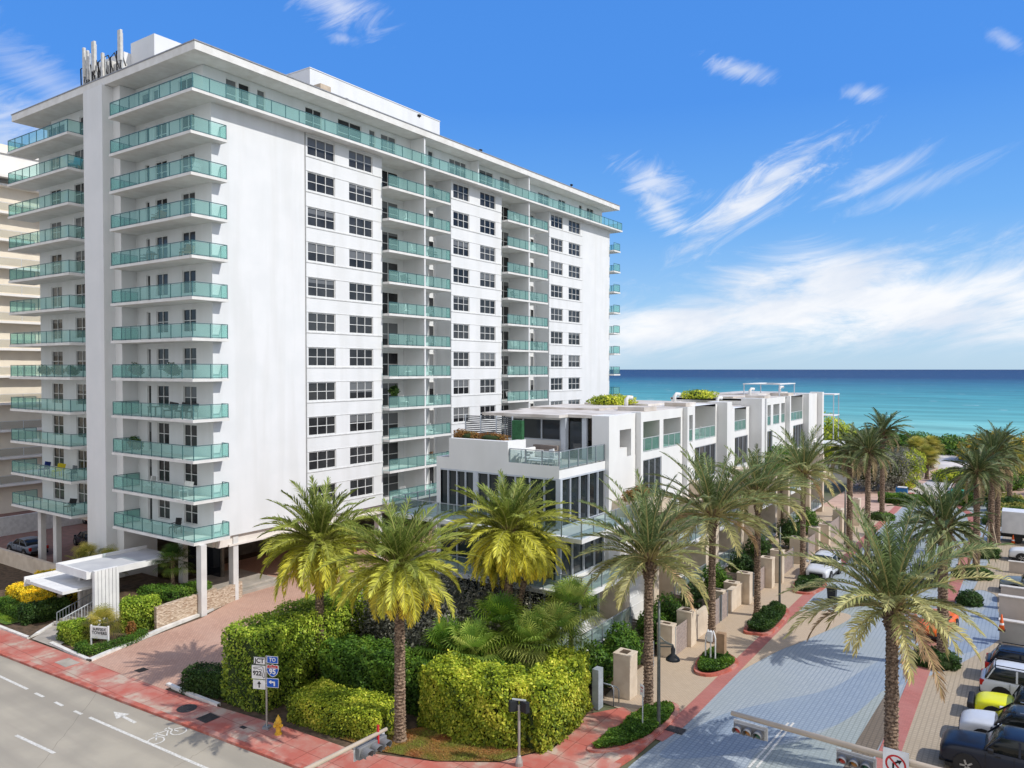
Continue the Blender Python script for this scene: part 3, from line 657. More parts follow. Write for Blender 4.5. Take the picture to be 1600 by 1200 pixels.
# driveway
sheet('driveway', [*gp((140, 1037), (258, 1081), (330, 1052)), (-37, 36), (-37, 62), (-58, 62), (-58, 40), *gp((362, 942), (315, 968), (230, 1000))], .108, drive_pave)
mb = MB(); ribbon(mb, gp((140, 1036), (200, 1010), (257, 985), (315, 962), (345, 948), (366, 938), (376, 928), (372, 915)), .32, 0, .24)
ribbon(mb, gp((262, 1073), (300, 1090), (342, 1106)), .2, 0, .22); ribbon(mb, gp((-20, 975), (45, 1000), (60, 992), (88, 975)), .22, 0, .2); ribbon(mb, gp((80, 1008), (110, 1022), (138, 1034)), .22, 0, .2)
mb.build('kerb', kerb_white)['kind'] = 'structure'
sheet('path', gp((50, 1001), (88, 1015), (132, 985), (112, 962)), .112, conc)
sheet('driveway', [(-63, 31), (-120, 31), (-120, 75), (-63, 75)], .104, mat('parking_pavers', (.26, .14, .11), .9, (.2, .12, .09), 2))
# side street, blue pavers in waves
sheet('street', [(-13.5, 22.41), (-14.3, 25.5), (-14.2, 30), (KX-.2, 33), (KX, 36), (KX, 150), (1.5, 150), (1.5, 22)], .004, blue_a)
def wave(pts, m, z, n=6): return sheet('street', smooth_line([G(*p) for p in pts], n, True), z, m)
wave([(1030, 1180), (1120, 1120), (1215, 1095), (1300, 1075), (1380, 1030), (1500, 985), (1560, 930), (1600, 900), (1600, 985), (1480, 1030), (1385, 1085), (1340, 1120), (1250, 1150), (1130, 1180)], blue_b, .008)
wave([(1150, 1290), (1180, 1180), (1260, 1155), (1330, 1120), (1385, 1078), (1390, 1120), (1330, 1190), (1290, 1290)], blue_c, .012)
wave([(1245, 965), (1300, 935), (1370, 905), (1400, 890), (1400, 940), (1330, 975), (1285, 985)], blue_c, .012)
wave([(1130, 1060), (1215, 1018), (1260, 1000), (1330, 965), (1290, 955), (1240, 960), (1190, 1000)], tan_pave, .016)
wave([(1280, 1290), (1325, 1185), (1350, 1140), (1385, 1085), (1402, 1075), (1402, 1110), (1352, 1210), (1330, 1290)], mat_brick('brown_pavers', (.22, .175, .13), (.18, .145, .11), (.12, .10, .08), .22, .22, .028, offset=0), .016)
wave([(1395, 1120), (1425, 1066), (1480, 1048), (1550, 1008), (1620, 960), (1650, 1100), (1600, 1290), (1420, 1290), (1350, 1290)], lot_pave, .020)
wave([(1490, 980), (1530, 905), (1550, 870), (1600, 800), (1700, 800), (1650, 900), (1570, 960), (1555, 930), (1520, 925)], lot_pave, .020)
wave([(1460, 900), (1500, 860), (1515, 820), (1560, 790), (1500, 790), (1440, 800), (1420, 830), (1450, 870)], blue_c, .020)
# tan walk along the houses
sheet('sidewalk', [(KX-.55, 36.4), (KX-.6, 33.5), (-16.9, 34.4), (-18.1, 34.6), (-22, 36), (-22, 120), (KX-.55, 120)], .012, tan_pave)
mb = MB(); ribbon(mb, [(-14.3, 32.5), (-14.05, 34.2), (KX-.25, 35.8), (KX-.25, 60), (KX-.25, 118)], .75, 0, .024)
mb.build('kerb', red_band)['kind'] = 'structure'
mb = MB(); ribbon(mb, [(-5.2, 24), (-5.2, 60), (-5.0, 92), (-6.2, 104), (-9, 113)], .85, 0, .028)
mb.build('kerb', red_band)['kind'] = 'structure'
# turning circle and path to the beach
sheet('sidewalk', [(-22, 100), (-22, 124), (-17, 128), (-14, 150), (2, 150), (2, 112), (-3, 113), (-9, 116), (-13.5, 108), (-13.5, 100)], .016, mat('pink_paving', (.55, .38, .30), .9, (.45, .30, .24), .8))
sheet('path', smooth_line([(-14.5, 118), (-13.3, 135), (-14.5, 160), (-17, 180), (-19, 200), (-19, 219), (-14, 219), (-12.5, 195), (-10.5, 175), (-10, 150), (-10.0, 128), (-9, 118)], 3, True), .022, mat('pale_path', (.66, .60, .54), .9, (.45, .43, .42), .15))

def grass_tufts(region, n, pal, size, lab, z):
    P = []
    pts = [Vector((p[0], p[1], 0)) for p in region]; xs, ys = [p.x for p in pts], [p.y for p in pts]
    while len(P) < n:
        x_, y_ = random.uniform(min(xs), max(xs)), random.uniform(min(ys), max(ys)); c = False
        for i in range(len(pts)):
            a, b_ = pts[i], pts[i-1]
            if (a.y > y_) != (b_.y > y_) and x_ < (b_.x-a.x)*(y_-a.y)/(b_.y-a.y)+a.x: c = not c
        if c: P.append((x_, y_, z+random.uniform(0, size*.4)))
    P = np.array(P); o = leaves_mesh('grass', P, np.tile([0, 0, .6], (len(P), 1)), size, pick_cols(len(P), pal, P*1.6, 1.4), MATS['leaf'], aspect=.25, jitter=1.0); tag(o, lab, 'grass', kind='stuff')
grass_tufts([(-26.2, 24.2), (-23.8, 24.4), (-21.2, 25.15), (-18.95, 26.65), (-17.7, 29.0), (-18.4, 29.2), (-19.5, 27.8), (-23.5, 27.4), (-24.6, 26.0)], 16000, [(.20, .07, .025), (.30, .16, .06), (.22, .17, .04), (.14, .18, .03), (.20, .24, .05)], .09, 'dry grass and mulch on the corner lawn', .12)
grass_tufts([(-64, 22.6), (-56.3, 22.9), (-55.9, 23.9), (-64, 24.2)], 7000, [(.05, .12, .015), (.12, .22, .02), (.22, .30, .03)], .1, 'green grass on the small lawn by the sidewalk', .13)

# road markings
def mark(pts, z=.006): return sheet('road_marking', pts, z, white_paint)
def line_mark(a, b, w=.14, z=.006):
    a, b = Vector(a), Vector(b); d = (b-a).normalized(); n = Vector((-d.y, d.x, 0))*w/2
    return mark([a-n, b-n, b+n, a+n], z)
for a, b in (((-40, 1038), (43, 1077)), ((55, 1083), (68, 1089)), ((86, 1097), (98, 1103)), ((116, 1111), (128, 1116)), ((140, 1121), (335, 1206)), ((25, 1149), (85, 1177)), ((-140, 1085), (-60, 1114))):
    line_mark(G(*a), G(*b), .15)
line_mark(G(1170, 1200), G(1232, 1130), .1, .024); line_mark(G(1182, 1200), G(1240, 1130), .1, .024)
crackm = mat('tar_seam', (.13, .12, .105), .9, (.2, .18, .15), 3)
for a, b in (((150, 1085), (60, 1200)), ((330, 1165), (270, 1200))):
    a, b = G(*a), G(*b); mid = [a.lerp(b, t)+Vector((random.uniform(-.06, .06), random.uniform(-.06, .06), 0)) for t in np.linspace(0, 1, 14)]
    mb = MB(); ribbon(mb, mid, .015, 0, .0042); mb.build('road_seam', crackm)['kind'] = 'structure'
# bike-lane arrow and bicycle
def mark_local(o, ang, polys):
    mb = MB()
    for pl in polys:
        mb.poly([(o.x+p[0]*math.cos(ang)-p[1]*math.sin(ang), o.y+p[0]*math.sin(ang)+p[1]*math.cos(ang), .0065) for p in pl])
    ob = mb.build('road_marking', white_paint); ob['kind'] = 'structure'; return ob
def ring(cx, cy, r, w, n=20): return [[(cx+(r-w)*math.cos(a), cy+(r-w)*math.sin(a)), (cx+r*math.cos(a), cy+r*math.sin(a)), (cx+r*math.cos(b_), cy+r*math.sin(b_)), (cx+(r-w)*math.cos(b_), cy+(r-w)*math.sin(b_))] for a, b_ in [(2*math.pi*i/n, 2*math.pi*(i+1)/n) for i in range(n)]]
def seg2(a, b, w=.07):
    a, b = Vector(a), Vector(b); d = (b-a).normalized(); n = Vector((-d.y, d.x))*w/2; return [tuple(a-n), tuple(b-n), tuple(b+n), tuple(a+n)]
mark_local(G(193, 1120), R(-1), [seg2((-.1, 0), (1.1, 0), .16), [(-.95, 0), (-.05, -.33), (-.05, .33)]])
bike = ring(-.02, -.55, .38, .07)+ring(-.02, .55, .38, .07)+[seg2((-.02, -.55), (-.6, -.2)), seg2((-.6, -.2), (-.55, .35)), seg2((-.02, -.05), (-.6, -.2)), seg2((-.02, -.05), (-.55, .35)), seg2((-.02, .55), (-.75, .42)), seg2((-.75, .55), (-.72, .25)), seg2((-.7, -.3), (-.66, -.08))]
mark_local(G(262, 1150), R(-1)+math.pi*0, bike)
# covers, grates
dark_iron = mat('cast_iron', (.05, .05, .05), .6, (.09, .08, .08), 20, .5, 60, metal=.3)
def cover(px, py, w, label, round_=True, d=None, z=.104, cat='manhole cover', m=None):
    p = G(px, py); mb = MB()
    if round_:
        mb.lathe([(w*.5, 0), (w*.5, .012), (w*.46, .016)], (0, 0, 0), 24)
        for k in range(-3, 4): mb.box(-w*.3, w*.3, k*w*.1-.01, k*w*.1+.01, .016, .022)
    else:
        d = d or w; mb.box(-w/2, w/2, -d/2, d/2, 0, .01)
        for k in range(-4, 5): mb.box(k*w*.1-.012, k*w*.1+.012, -d*.42, d*.42, .01, .022)
    o = mb.build('manhole_cover' if round_ else 'drain_grate', m or dark_iron); o.location = (p.x, p.y, z); return tag(o, label, cat)
cover(292, 1110, .95, 'round iron manhole cover in the red sidewalk beside the big hedge')
cover(325, 1125, .8, 'square dark grey utility cover in the red sidewalk', False, cat='utility cover')
cover(221, 1050, .55, 'small square drain grate in the brown paved driveway', False, z=.112, cat='drain grate')
cover(380, 1140, .35, 'small rectangular meter cover in the red sidewalk near the hydrant', False, d=.2, cat='meter cover')
cover(105, 1038, 1.3, 'large pale concrete utility cover at the left of the driveway', False, d=.8, cat='utility cover', m=conc)
cover(1055, 1141, .9, 'dark iron storm drain grate in the red kerb of the side street', False, d=.6, z=.03, cat='storm drain')

# ================================================================== the white apartment tower
stucco = mat('white_stucco', (.715, .72, .73), .75, (.68, .69, .70), .5, .06, 25, c3=(.60, .60, .59), s3=.9, f3=.34, st3=(1, 1, .08))
slabw = mat('white_slab', (.72, .715, .70), .7, (.66, .65, .63), 1.5, c3=(.5, .47, .43), s3=.9, f3=.2)
soff = mat('soffit', (.74, .69, .64), .8, (.66, .61, .56), .6)
teal_metal = mat('teal_metal', (.07, .17, .18), .4, (.05, .13, .14), 3, metal=.2)
pale_metal = mat('pale_metal', (.60, .63, .65), .4, (.5, .53, .55), 3, metal=.2)
win_frame = mat('window_frame', (.74, .74, .73), .5, (.66, .66, .65), 4)
white_frame = mat('white_frame', (.76, .76, .75), .5)
pane_m = mat_pane('window_pane', (.008, .008, .010), (.075, .078, .082), .14, .3, .8)
teal_glass = mat_glass('teal_glass', (.66, .92, .87), (.34, .62, .57), .36)
clear_glass = mat_glass('clear_glass', (.72, .80, .82), (.25, .30, .32), .3)
dark_pane = mat_pane('dark_pane', (.010, .012, .018), (.05, .06, .07), .04, .7)

def win_meshes(w, h, nx, ny, fr=.07, mull=.05, frame_m=None, pm=None, split=None):
    """frame and pane around local (0,0) lower-left corner, facing -Y"""
    f = MB(); f.box(-.03, w+.03, -.05, .03, -.05, 0); f.box(0, w, -.02, .04, h-fr, h); f.box(0, fr, -.02, .04, 0, h-fr); f.box(w-fr, w, -.02, .04, 0, h-fr); f.box(fr, w-fr, -.02, .04, 0, fr)
    xs = [w*i/nx for i in range(1, nx)]; zs = [h*i/ny for i in range(1, ny)] if split is None else split
    for x_ in xs: f.box(x_-mull/2, x_+mull/2, -.015, .04, fr, h-fr)
    for z_ in zs: f.box(fr, w-fr, -.010, .038, z_-mull/2, z_+mull/2)
    p = MB(); p.box(.01, w-.01, .042, .07, .01, h-.01)
    return f, p, frame_m or win_frame, pm or pane_m
WCACHE = {}
def put_window(parent, kind, x, y, z, rz, w, h, nx, ny, frame_m=None, pm=None, split=None, world=True):
    key = (kind, round(w, 2), round(h, 2), nx, ny, (frame_m or win_frame).name, (pm or pane_m).name)
    if key in WCACHE:
        a = bpy.data.objects.new(kind, WCACHE[key][0]); link(a, parent); b_ = bpy.data.objects.new('pane', WCACHE[key][1]); link(b_, a)
    else:
        f, p, fm, pm_ = win_meshes(w, h, nx, ny, frame_m=frame_m, pm=pm, split=split)
        a = f.build(kind, fm, parent); b_ = p.build('pane', pm_, a); WCACHE[key] = (a.data, b_.data)
    a.location = (x, y, z); a.rotation_euler = (0, 0, rz); KIDS.setdefault(parent.as_pointer(), []).append(a); KIDS.setdefault(a.as_pointer(), []).append(b_)
    return a
def railing(parent, line, z, h=1.0, gap=1.25, metal=None, glass=None, posts=.045, bottom=True, name='railing'):
    mt, gl = metal or teal_metal, glass or teal_glass
    a, g = MB(), MB(); L_ = [Vector((p[0], p[1], 0)) for p in line]
    for i in range(len(L_)-1):
        p, q = L_[i], L_[i+1]; d = q-p; n = max(1, round(d.length/gap)); u = d.normalized()
        a.bar(p+Vector((0, 0, z+h)), q+Vector((0, 0, z+h)), .06, .045)
        if bottom: a.bar(p+Vector((0, 0, z+.07)), q+Vector((0, 0, z+.07)), .035, .04)
        for k in range(n+1):
            if k == 0 and i > 0: continue
            c = p+d*(k/n); a.bar(c+Vector((0, 0, z)), c+Vector((0, 0, z+h-.025)), posts, posts)
        for k in range(n):
            s0, s1 = p+d*(k/n)+u*.03, p+d*((k+1)/n)-u*.03; nn = Vector((-u.y, u.x, 0))*.006
            b0, b1 = z+.10, z+h-.05
            g.poly([(s0.x, s0.y, b0), (s1.x, s1.y, b0), (s1.x, s1.y, b1), (s0.x, s0.y, b1)])
    ra = a.build(name, mt, parent); gl_o = g.build('glass_panel', gl, ra); KIDS.setdefault(ra.as_pointer(), []).append(gl_o)
    return ra

T = wroot('apartment_tower', (-60.7, 32, 0), 'tall white apartment tower with stacked teal glass balconies', 'apartment building')
Z0, FH = 4.95, 2.8
SX, FY = -48.0, 32.7
Zb = [Z0+FH*k for k in range(12)]; ZTOP = Zb[11]
# window columns on the sunlit side
wc = [(41.3, 44.2), (45.75, 48.55), (59.75, 62.35), (64.2, 66.95), (78.3, 81.1), (82.5, 85.4)]
bays = [((32.7, 49.7), wc[:2]), ((59.4, 68.1), wc[2:4]), ((77.9, 93.5), wc[4:])]
mb = MB(); sill, head = 1.10, 2.60
for (y0, y1), cs in bays:
    hs_ = [(a, b_, z+sill, z+head) for a, b_ in cs for z in Zb[:11]]
    mb.holes((SX, 0, 0), (0, 1, 0), (0, 0, 1), (y0, y1), (Z0, ZTOP+.02), hs_, .13)
# recess cheeks and back walls
RB = -49.9
for y0, y1 in ((49.7, 59.4), (68.1, 77.9)):
    mb.poly([(SX, y0, Z0), (SX, y0, ZTOP), (RB, y0, ZTOP), (RB, y0, Z0)]); mb.poly([(RB, y1, Z0), (RB, y1, ZTOP), (SX, y1, ZTOP), (SX, y1, Z0)])
    mb.poly([(RB, y0, Z0), (RB, y1, Z0), (RB, y1, ZTOP), (RB, y0, ZTOP)])
# front walls
rx = lambda px: GY(px, 480, FY).x
fr_w = [(rx(285), rx(306), 1), (rx(244), rx(262.5), 1), (rx(229), rx(235), 0)]
fl_w = [(rx(80), rx(97), 1), (rx(117.5), rx(136.5), 1)]
mb.holes((0, FY, 0), (1, 0, 0), (0, 0, 1), (-57.7, SX), (Z0, ZTOP), [(a, b_, z+(.75 if t else .22), z+2.45) for a, b_, t in fr_w for z in Zb[:11]], .12)
mb.holes((0, FY, 0), (1, 0, 0), (0, 0, 1), (-73.4, -61.4), (Z0, ZTOP), [(a, b_, z+.65, z+2.45) for a, b_, t in fl_w for z in Zb[:11]], .12)
mb.poly([(SX, 93.5, Z0), (-73.4, 93.5, Z0), (-73.4, 93.5, ZTOP), (SX, 93.5, ZTOP)]); mb.poly([(-73.4, FY, Z0), (-73.4, FY, ZTOP), (-73.4, 93.5, ZTOP), (-73.4, 93.5, Z0)])
mb.poly([(SX, FY, Z0), (-73.4, FY, Z0), (-73.4, 93.5, Z0), (SX, 93.5, Z0)])
# pier in the front and the wall beside it, to the ground
mb.box(-61.45, -58.65, 30.65, 34, 0, 38.58); mb.box(-58.648, -57.7, 31.5, 34.2, 0, 38.58)
# top storey, set back
TX = -48.9
ty = lambda px, py=200: GX(px, py, TX).y
top_w = [(353, 371, 0), (373, 391, 0), (402, 415, 0), (477, 503, 0), (528, 565, 0), (577, 587, 0), (595, 619, 0), (657, 663, 0), (669, 677, 0), (702, 729, 1), (749, 771, 0), (781, 797, 0), (841, 859, 2), (873, 884, 2), (905, 910, 0), (917, 928, 0)]
tops = []
for a, b_, t in top_w:
    y0, y1 = ty(a), ty(b_); tops.append((y0, y1, ZTOP+(.9 if t else .24), ZTOP+(2.5 if t < 2 else 2.3)))
mb.holes((TX, 0, 0), (0, 1, 0), (0, 0, 1), (FY, 93.0), (ZTOP, 38.58), tops, .12)
ft_w = [(rx(281), rx(305)), (rx(241), rx(250)), (rx(223), rx(235))]; ftl = [(rx(77), rx(104)), (rx(127), rx(139.5))]
mb.holes((0, FY, 0), (1, 0, 0), (0, 0, 1), (-57.7, TX), (ZTOP, 38.58), [(a, b_, ZTOP+.24, ZTOP+2.3) for a, b_ in ft_w], .12)
mb.holes((0, FY, 0), (1, 0, 0), (0, 0, 1), (-71, -61.4), (ZTOP, 38.58), [(a, b_, ZTOP+.24, ZTOP+2.3) for a, b_ in ftl], .12)
mb.poly([(TX, 93, ZTOP), (-71, 93, ZTOP), (-71, 93, 38.58), (TX, 93, 38.58)]); mb.poly([(-71, FY, ZTOP), (-71, FY, 38.58), (-71, 93, 38.58), (-71, 93, ZTOP)])
mb.build('wall', stucco, T)
# dividers between flats
mb = MB()
for yd in (54.6, 72.4):
    mb.box(-47.25, RB+.01, yd-.09, yd+.09, Z0+.2, 38.58)
for yd in (GX(747.5, 200, -47.9).y,): mb.box(-47.9, TX+.01, yd-.08, yd+.08, ZTOP+.2, 38.57)
mb.build('divider_wall', stucco, T)
# string courses
for (y0, y1), cs in bays:
    mb = MB(); a0 = 41.1 if y0 < 40 else y0; a1 = 85.9 if y1 > 90 else y1
    for z in Zb[:11]:
        mb.box(SX, SX+.045, a0, a1, z+sill-.14, z+sill-.06); mb.box(SX, SX+.025, a0, a1, z+head+.03, z+head+.07)
    mb.build('string_course', mat('trim', (.68, .68, .67), .8), T)
mb = MB(); mb.box(SX, SX+.05, 41.02, 41.1, Z0, ZTOP); mb.build('joint_strip', mat('joint_grey', (.35, .35, .35), .7), T)  # raised grey strip imitates the dark line of the sunken wall joint
for (y0, y1), cs in bays:
    for a, b_ in cs:
        for z in Zb[:11]: put_window(T, 'window', SX-.08, a, z+sill, math.pi/2, b_-a, head-sill, 3, 2)
for z in Zb[:11]:
    for a, b_, t in fr_w:
        if t: put_window(T, 'window', a, FY+.08, z+.75, 0, b_-a, 1.7, 2, 2)
        else: put_window(T, 'balcony_door', a, FY+.08, z+.22, 0, b_-a, 2.23, 1, 1)
    for a, b_, t in fl_w: put_window(T, 'window', a, FY+.08, z+.65, 0, b_-a, 1.8, 2, 2)
    # glazing in the recessed balconies
    for y0, y1, kind, nx, ny in ((51.0, 53.75, 'sliding_door', 2, 2), (56.75, 57.65, 'side_window', 1, 2), (58.1, 58.95, 'balcony_door', 1, 1), (70.0, 72.15, 'sliding_door', 2, 2), (76.6, 77.4, 'balcony_door', 1, 1)):
        if kind != 'side_window' or True: put_window(T, kind, RB+.05, y0, z+.22, math.pi/2, y1-y0, 2.2, nx, ny)
for (y0, y1, z0, z1), (a, b_, t) in zip(tops, top_w): put_window(T, 'balcony_door' if not t else 'penthouse_window', TX-.08, y0, z0, math.pi/2, y1-y0, z1-z0, 3 if t == 1 else (2 if y1-y0 > 1.6 else 1), 2)
for a, b_ in ft_w+ftl: put_window(T, 'balcony_door', a, FY+.08, ZTOP+.24, 0, b_-a, 2.06, 2 if b_-a > 1.2 else 1, 2)
# roof
mb = MB(); mb.prism([(-74.1, 30.85), (-47.05, 30.85), (-47.05, 94.6), (-74.1, 94.6)], 38.6, 39.16); ro = mb.build('roof', slabw, T)
mb = MB(); mb.prism([(-74.14, 30.8), (-47.0, 30.8), (-47.0, 94.65), (-74.14, 94.65)], 39.163, 39.24); mb.build('roof_edge', mat('edge_metal', (.30, .31, .34), .5), T)
def rbox(pxl, pxr, pyt, pyb, X, depth, name, m, y_over=None):
    a = GX(pxl, pyt, X); b_ = GX(pxr, pyb, X); mb = MB(); mb.box(X-depth, X, a.y, b_.y, 39.24, a.z); mb.box(X-depth-.05, X+.05, a.y-.05, b_.y+.05, a.z, a.z+.08)
    return mb.build(name, m, T)
rbox(484, 687, 106, 187, -56, 4.4, 'penthouse', stucco)
a = GX(209, 66, -66); mbx = MB(); mbx.box(-71.5, -66.5, a.y-.6, a.y+4.5, 39.24, a.z-.9); mbx.box(-66.49, -62.8, a.y, a.y+3.4, 39.24, a.z); mbx.build('lift_house', stucco, T)
AY = a.y
# balconies
def balcony(parts, z, rails, name='balcony', h=1.0, gap=1.25):
    mb = MB()
    for p in parts: mb.box(*p, z, z+.2)
    o = mb.build(name, slabw, T)
    railing(o, rails, z+.2, h, gap); return o
for k, z in enumerate(Zb):
    if k < 11:
        balcony([(-57.65, SX-.002, 30.6, FY), (SX, -47.2, 30.6, 33.45)], z, [(-57.55, FY), (-57.55, 30.68), (-47.28, 30.68), (-47.28, 33.4), (SX, 33.4)])
        balcony([(RB, -47.2, 49.75, 58.35)], z, [(-47.28, 49.8), (-47.28, 58.3), (SX+.3, 58.3)])
        balcony([(RB, -47.2, 68.15, 76.4)], z, [(-47.28, 68.2), (-47.28, 76.35), (SX+.3, 76.35)])
        balcony([(-56, -47.3, 93.5, 95.4)], z, [(-47.38, 93.55), (-47.38, 95.32), (-56, 95.32)])
    else:
        balcony([(-57.65, -49.9, 30.6, FY), (-49.898, -47.0, 30.6, 95.4), (-56, -49.9, 93.0, 95.4)], z, [(-57.55, FY), (-57.55, 30.68), (-47.08, 30.68), (-47.08, 95.32), (-56, 95.32)], gap=1.3)
    balcony([(-74.5, -63.9, 30.6, FY)], z, [(-74.42, FY), (-74.42, 30.68), (-63.98, 30.68), (-63.98, FY)])
# ground storey: beams, columns, lobby
mb = MB(); mb.box(SX-.6, SX-.25, 33.2, 93, 4.15, 4.93); mb.box(-57.6, SX-.6, 33.0, 33.4, 4.2, 4.93); mb.box(-73, -61.5, 33.0, 33.4, 4.2, 4.93)
mb.box(SX-.22, SX-.1, 34, 93, 4.15, 4.28); mb.build('beam', soff, T)
colm = mat('column_paint', (.66, .655, .64), .75, (.58, .57, .56), .8)
for (x_, y_) in [(-47.25, 31.2), (-48.45, 34.6), (-48.5, 41.6), (-48.5, 49.6), (-48.5, 57.5), (-48.5, 65.5), (-71.1, 31.6), (-68.4, 31.6), (-52.6, 33.2)]:
    m_ = MB(); m_.box(x_-.28, x_+.28, y_-.22, y_+.22, 0, Z0-.003); m_.build('column', colm, T, bevel=.02)
mb = MB(); mb.box(-60, -59.7, 34.5, 92, 0, Z0-.02); mb.box(-59.7, -53, 36.8, 37, 0, Z0-.02); mb.box(-73, -61.5, 38, 38.3, 0, Z0-.02); mb.box(-59.7, SX-.6, 75, 75.3, 0, Z0-.02)
mb.build('lobby_wall', mat('lobby_wall', (.20, .17, .14), .8, (.12, .10, .08), 1.5), T)
mb = MB(); mb.box(-57.6, -53.2, 36.7, 36.78, .3, 3.2); mb.build('lobby_glass', dark_pane, T)
mb = MB(); mb.box(-55, -48.9, 33.9, 39.5, 0, .35); mb.box(-54.5, -49.4, 34.2, 39.2, .35, .55); mb.build('step', conc, T, bevel=.03)
# ================================================================== cream apartment block beyond the tower
cream = mat('cream_render', (.78, .70, .57), .8, (.72, .64, .52), .6)
cream_w = mat('cream_white', (.80, .77, .72), .75, (.74, .71, .66), .8)
smoke_glass = mat_glass('smoke_glass', (.80, .80, .76), (.40, .40, .37), .4)
Bk = wroot('apartment_block', (-104, 45, 0), 'cream apartment block with long white balconies at the left edge behind the tower', 'apartment building')
mb = MB(); zs = [GX(0, y, -98).z for y in (459, 501, 542, 585, 628, 672, 718)]; fh = (zs[0]-zs[-1])/6; z0 = zs[0]
levels = [z0+fh*k for k in range(-7, 5)]
hs_ = [(y, y+2.3, z+.3, z+2.2) for z in levels if z > 2 for y in (28, 34.2, 42.0)]
mb.holes((-99.6, 0, 0), (0, 1, 0), (0, 0, 1), (14, 62), (0, 43.2), hs_, .15); mb.box(-114, -99.62, 14, 62, 0, 43.2); mb.build('wall', cream, Bk)
for z in levels:
    if z < 2: continue
    for y in (28, 34.2, 42.0): put_window(Bk, 'window', -99.7, y, z+.3, math.pi/2, 2.3, 1.9, 2, 1)
    mb = MB(); mb.box(-99.6, -98.5, 16, 60, z-.12, z+.14); o = mb.build('balcony', cream_w, Bk)
    railing(o, [(-98.55, 16), (-98.55, 60)], z+.14, 1.0, 2.6, metal=pale_metal, glass=smoke_glass, bottom=False)
mb = MB(); mb.box(-114.5, -97.6, 13.5, 62.5, 39.0, 39.35); mb.box(-114.6, -98.4, 13.4, 62.6, 41.9, 42.2); mb.box(-115, -98.6, 14, 62, 39.36, 41.89); mb.build('roof', cream_w, Bk)

# ================================================================== terrace houses on the side street
hw = mat('house_white', (.74, .74, .735), .75, (.70, .70, .695), .7, .05, 20, c3=(.66, .66, .64), s3=.35, f3=.35, stretch=(1, 1, .3))
stone = mat('limestone', (.66, .56, .44), .8, (.58, .48, .37), 1.6, .2, 12, c3=(.46, .38, .29), s3=.7, f3=.4)
deckm = mat('deck_tiles', (.52, .50, .46), .8, (.45, .43, .40), 2)
steel = mat('grey_metal', (.30, .34, .37), .4, (.26, .29, .32), 3, metal=.3)
frame_g = mat('pale_grey_frame', (.50, .54, .60), .45, (.46, .50, .55), 2)
rail_glass = mat_glass('rail_glass', (.66, .78, .76), (.22, .32, .32), .38)
green_glass = mat_glass('green_glass', (.60, .84, .78), (.20, .42, .38), .4)
wood = mat('weathered_wood', (.26, .22, .20), .85, (.19, .16, .145), 6, .4, 30, stretch=(1, 1, 8))
dark_in = mat('interior_dark', (.05, .045, .04), .8, (.03, .03, .03), 2)
beige_in = mat('interior_beige', (.48, .41, .34), .8, (.42, .36, .30), 1)
FX, DX = -23.08, -20.8
def facade_windows(parent, y0, y1, z0, z1, x=-23.08, n=4, name='window'): return put_window(parent, name, x-.08, y0, z0, math.pi/2, y1-y0, z1-z0, n, 1, frame_m=frame_g, pm=dark_pane)
# ---- corner house
H1 = wroot('terrace_house', (-28, 43, 0), 'corner terrace house with glazed top storey, wraparound glass balcony and roof deck', 'house')
xg = lambda zx: GY(640+zx/4, 735, 38.6).x
yg = lambda zx: GX(640+zx/4, 735, FX).y
mb = MB()
mb.holes((0, 38.6, 0), (1, 0, 0), (0, 0, 1), (-32.45, FX), (0, 11.3), [(-32.1, FX-.02, 7.6, 10.55), (-32.1, FX-.02, 4.4, 6.9), (-32.1, FX-.02, 1.2, 3.8)], .15)
mb.holes((FX, 0, 0), (0, 1, 0), (0, 0, 1), (38.6, 49.0), (0, 11.05), [(38.62, 44.4, 7.6, 10.55), (38.62, 44.3, 4.4, 6.9), (38.62, 43.6, 1.2, 3.8)], .15)
mb.box(-32.43, FX-.4, 39.2, 49, 0, 10.9)
mb.box(-32.45, -32.1, 38.604, 49, 0, 11.296)
mb.box(-31.4, -27.1, 38.602, 39.0, 11.3, 12.55)                    # raised planter parapet
mb.box(-31.4, -27.1, 38.998, 40.2, 12.1, 12.5); mb.box(-27.1, -26.75, 38.602, 40.6, 11.0, 12.55)
mb.box(FX-1.0, FX+.25, 44.45, 46.0, 0, 13.95); mb.box(FX-1.2, FX-.02, 48.3, 49, 0, 13.95); mb.box(FX-1.2, FX-.02, 46, 48.3, 12.9, 13.95); mb.box(FX-.9, FX-.3, 46, 48.3, 0, 11.6)
mb.build('wall', hw, H1)
# glazed band: one part per side, posts between panes
def glazed(parent, side, divs, z0, z1, posts, name='glass_wall'):
    f, p = MB(), MB()
    if side == 'front':
        p.box(-32.1, FX-.02, 38.72, 38.76, z0, z1)
        for x_ in divs: f.box(xg(x_)-.035, xg(x_)+.035, 38.58, 38.70, z0, z1)
        for a, b_ in posts: f.box(xg(a), xg(b_), 38.57, 38.71, z0, z1)
        f.box(-32.1, FX-.02, 38.585, 38.69, z1-.1, z1-.002); f.box(-32.1, FX-.02, 38.585, 38.69, z0+.002, z0+.1)
    else:
        p.box(FX-.16, FX-.12, 38.76, divs[-1], z0, z1)
        for y_ in divs: f.box(FX-.1, FX+.02, y_-.035, y_+.035, z0, z1)
        f.box(FX-.09, FX+.015, 38.76, divs[-1], z1-.1, z1-.002); f.box(FX-.09, FX+.015, 38.76, divs[-1], z0+.002, z0+.1)
    a = f.build(name, frame_g, parent); p.build('pane', mat_pane('house_pane', (.008, .011, .015), (.035, .05, .055), .06, .45) if 'house_pane' not in MATS else MATS['house_pane'], a); return a
glazed(H1, 'front', (240, 295, 348, 492, 660, 750, 840), 7.6, 10.55, ((398, 428), (556, 590), (915, 945)))
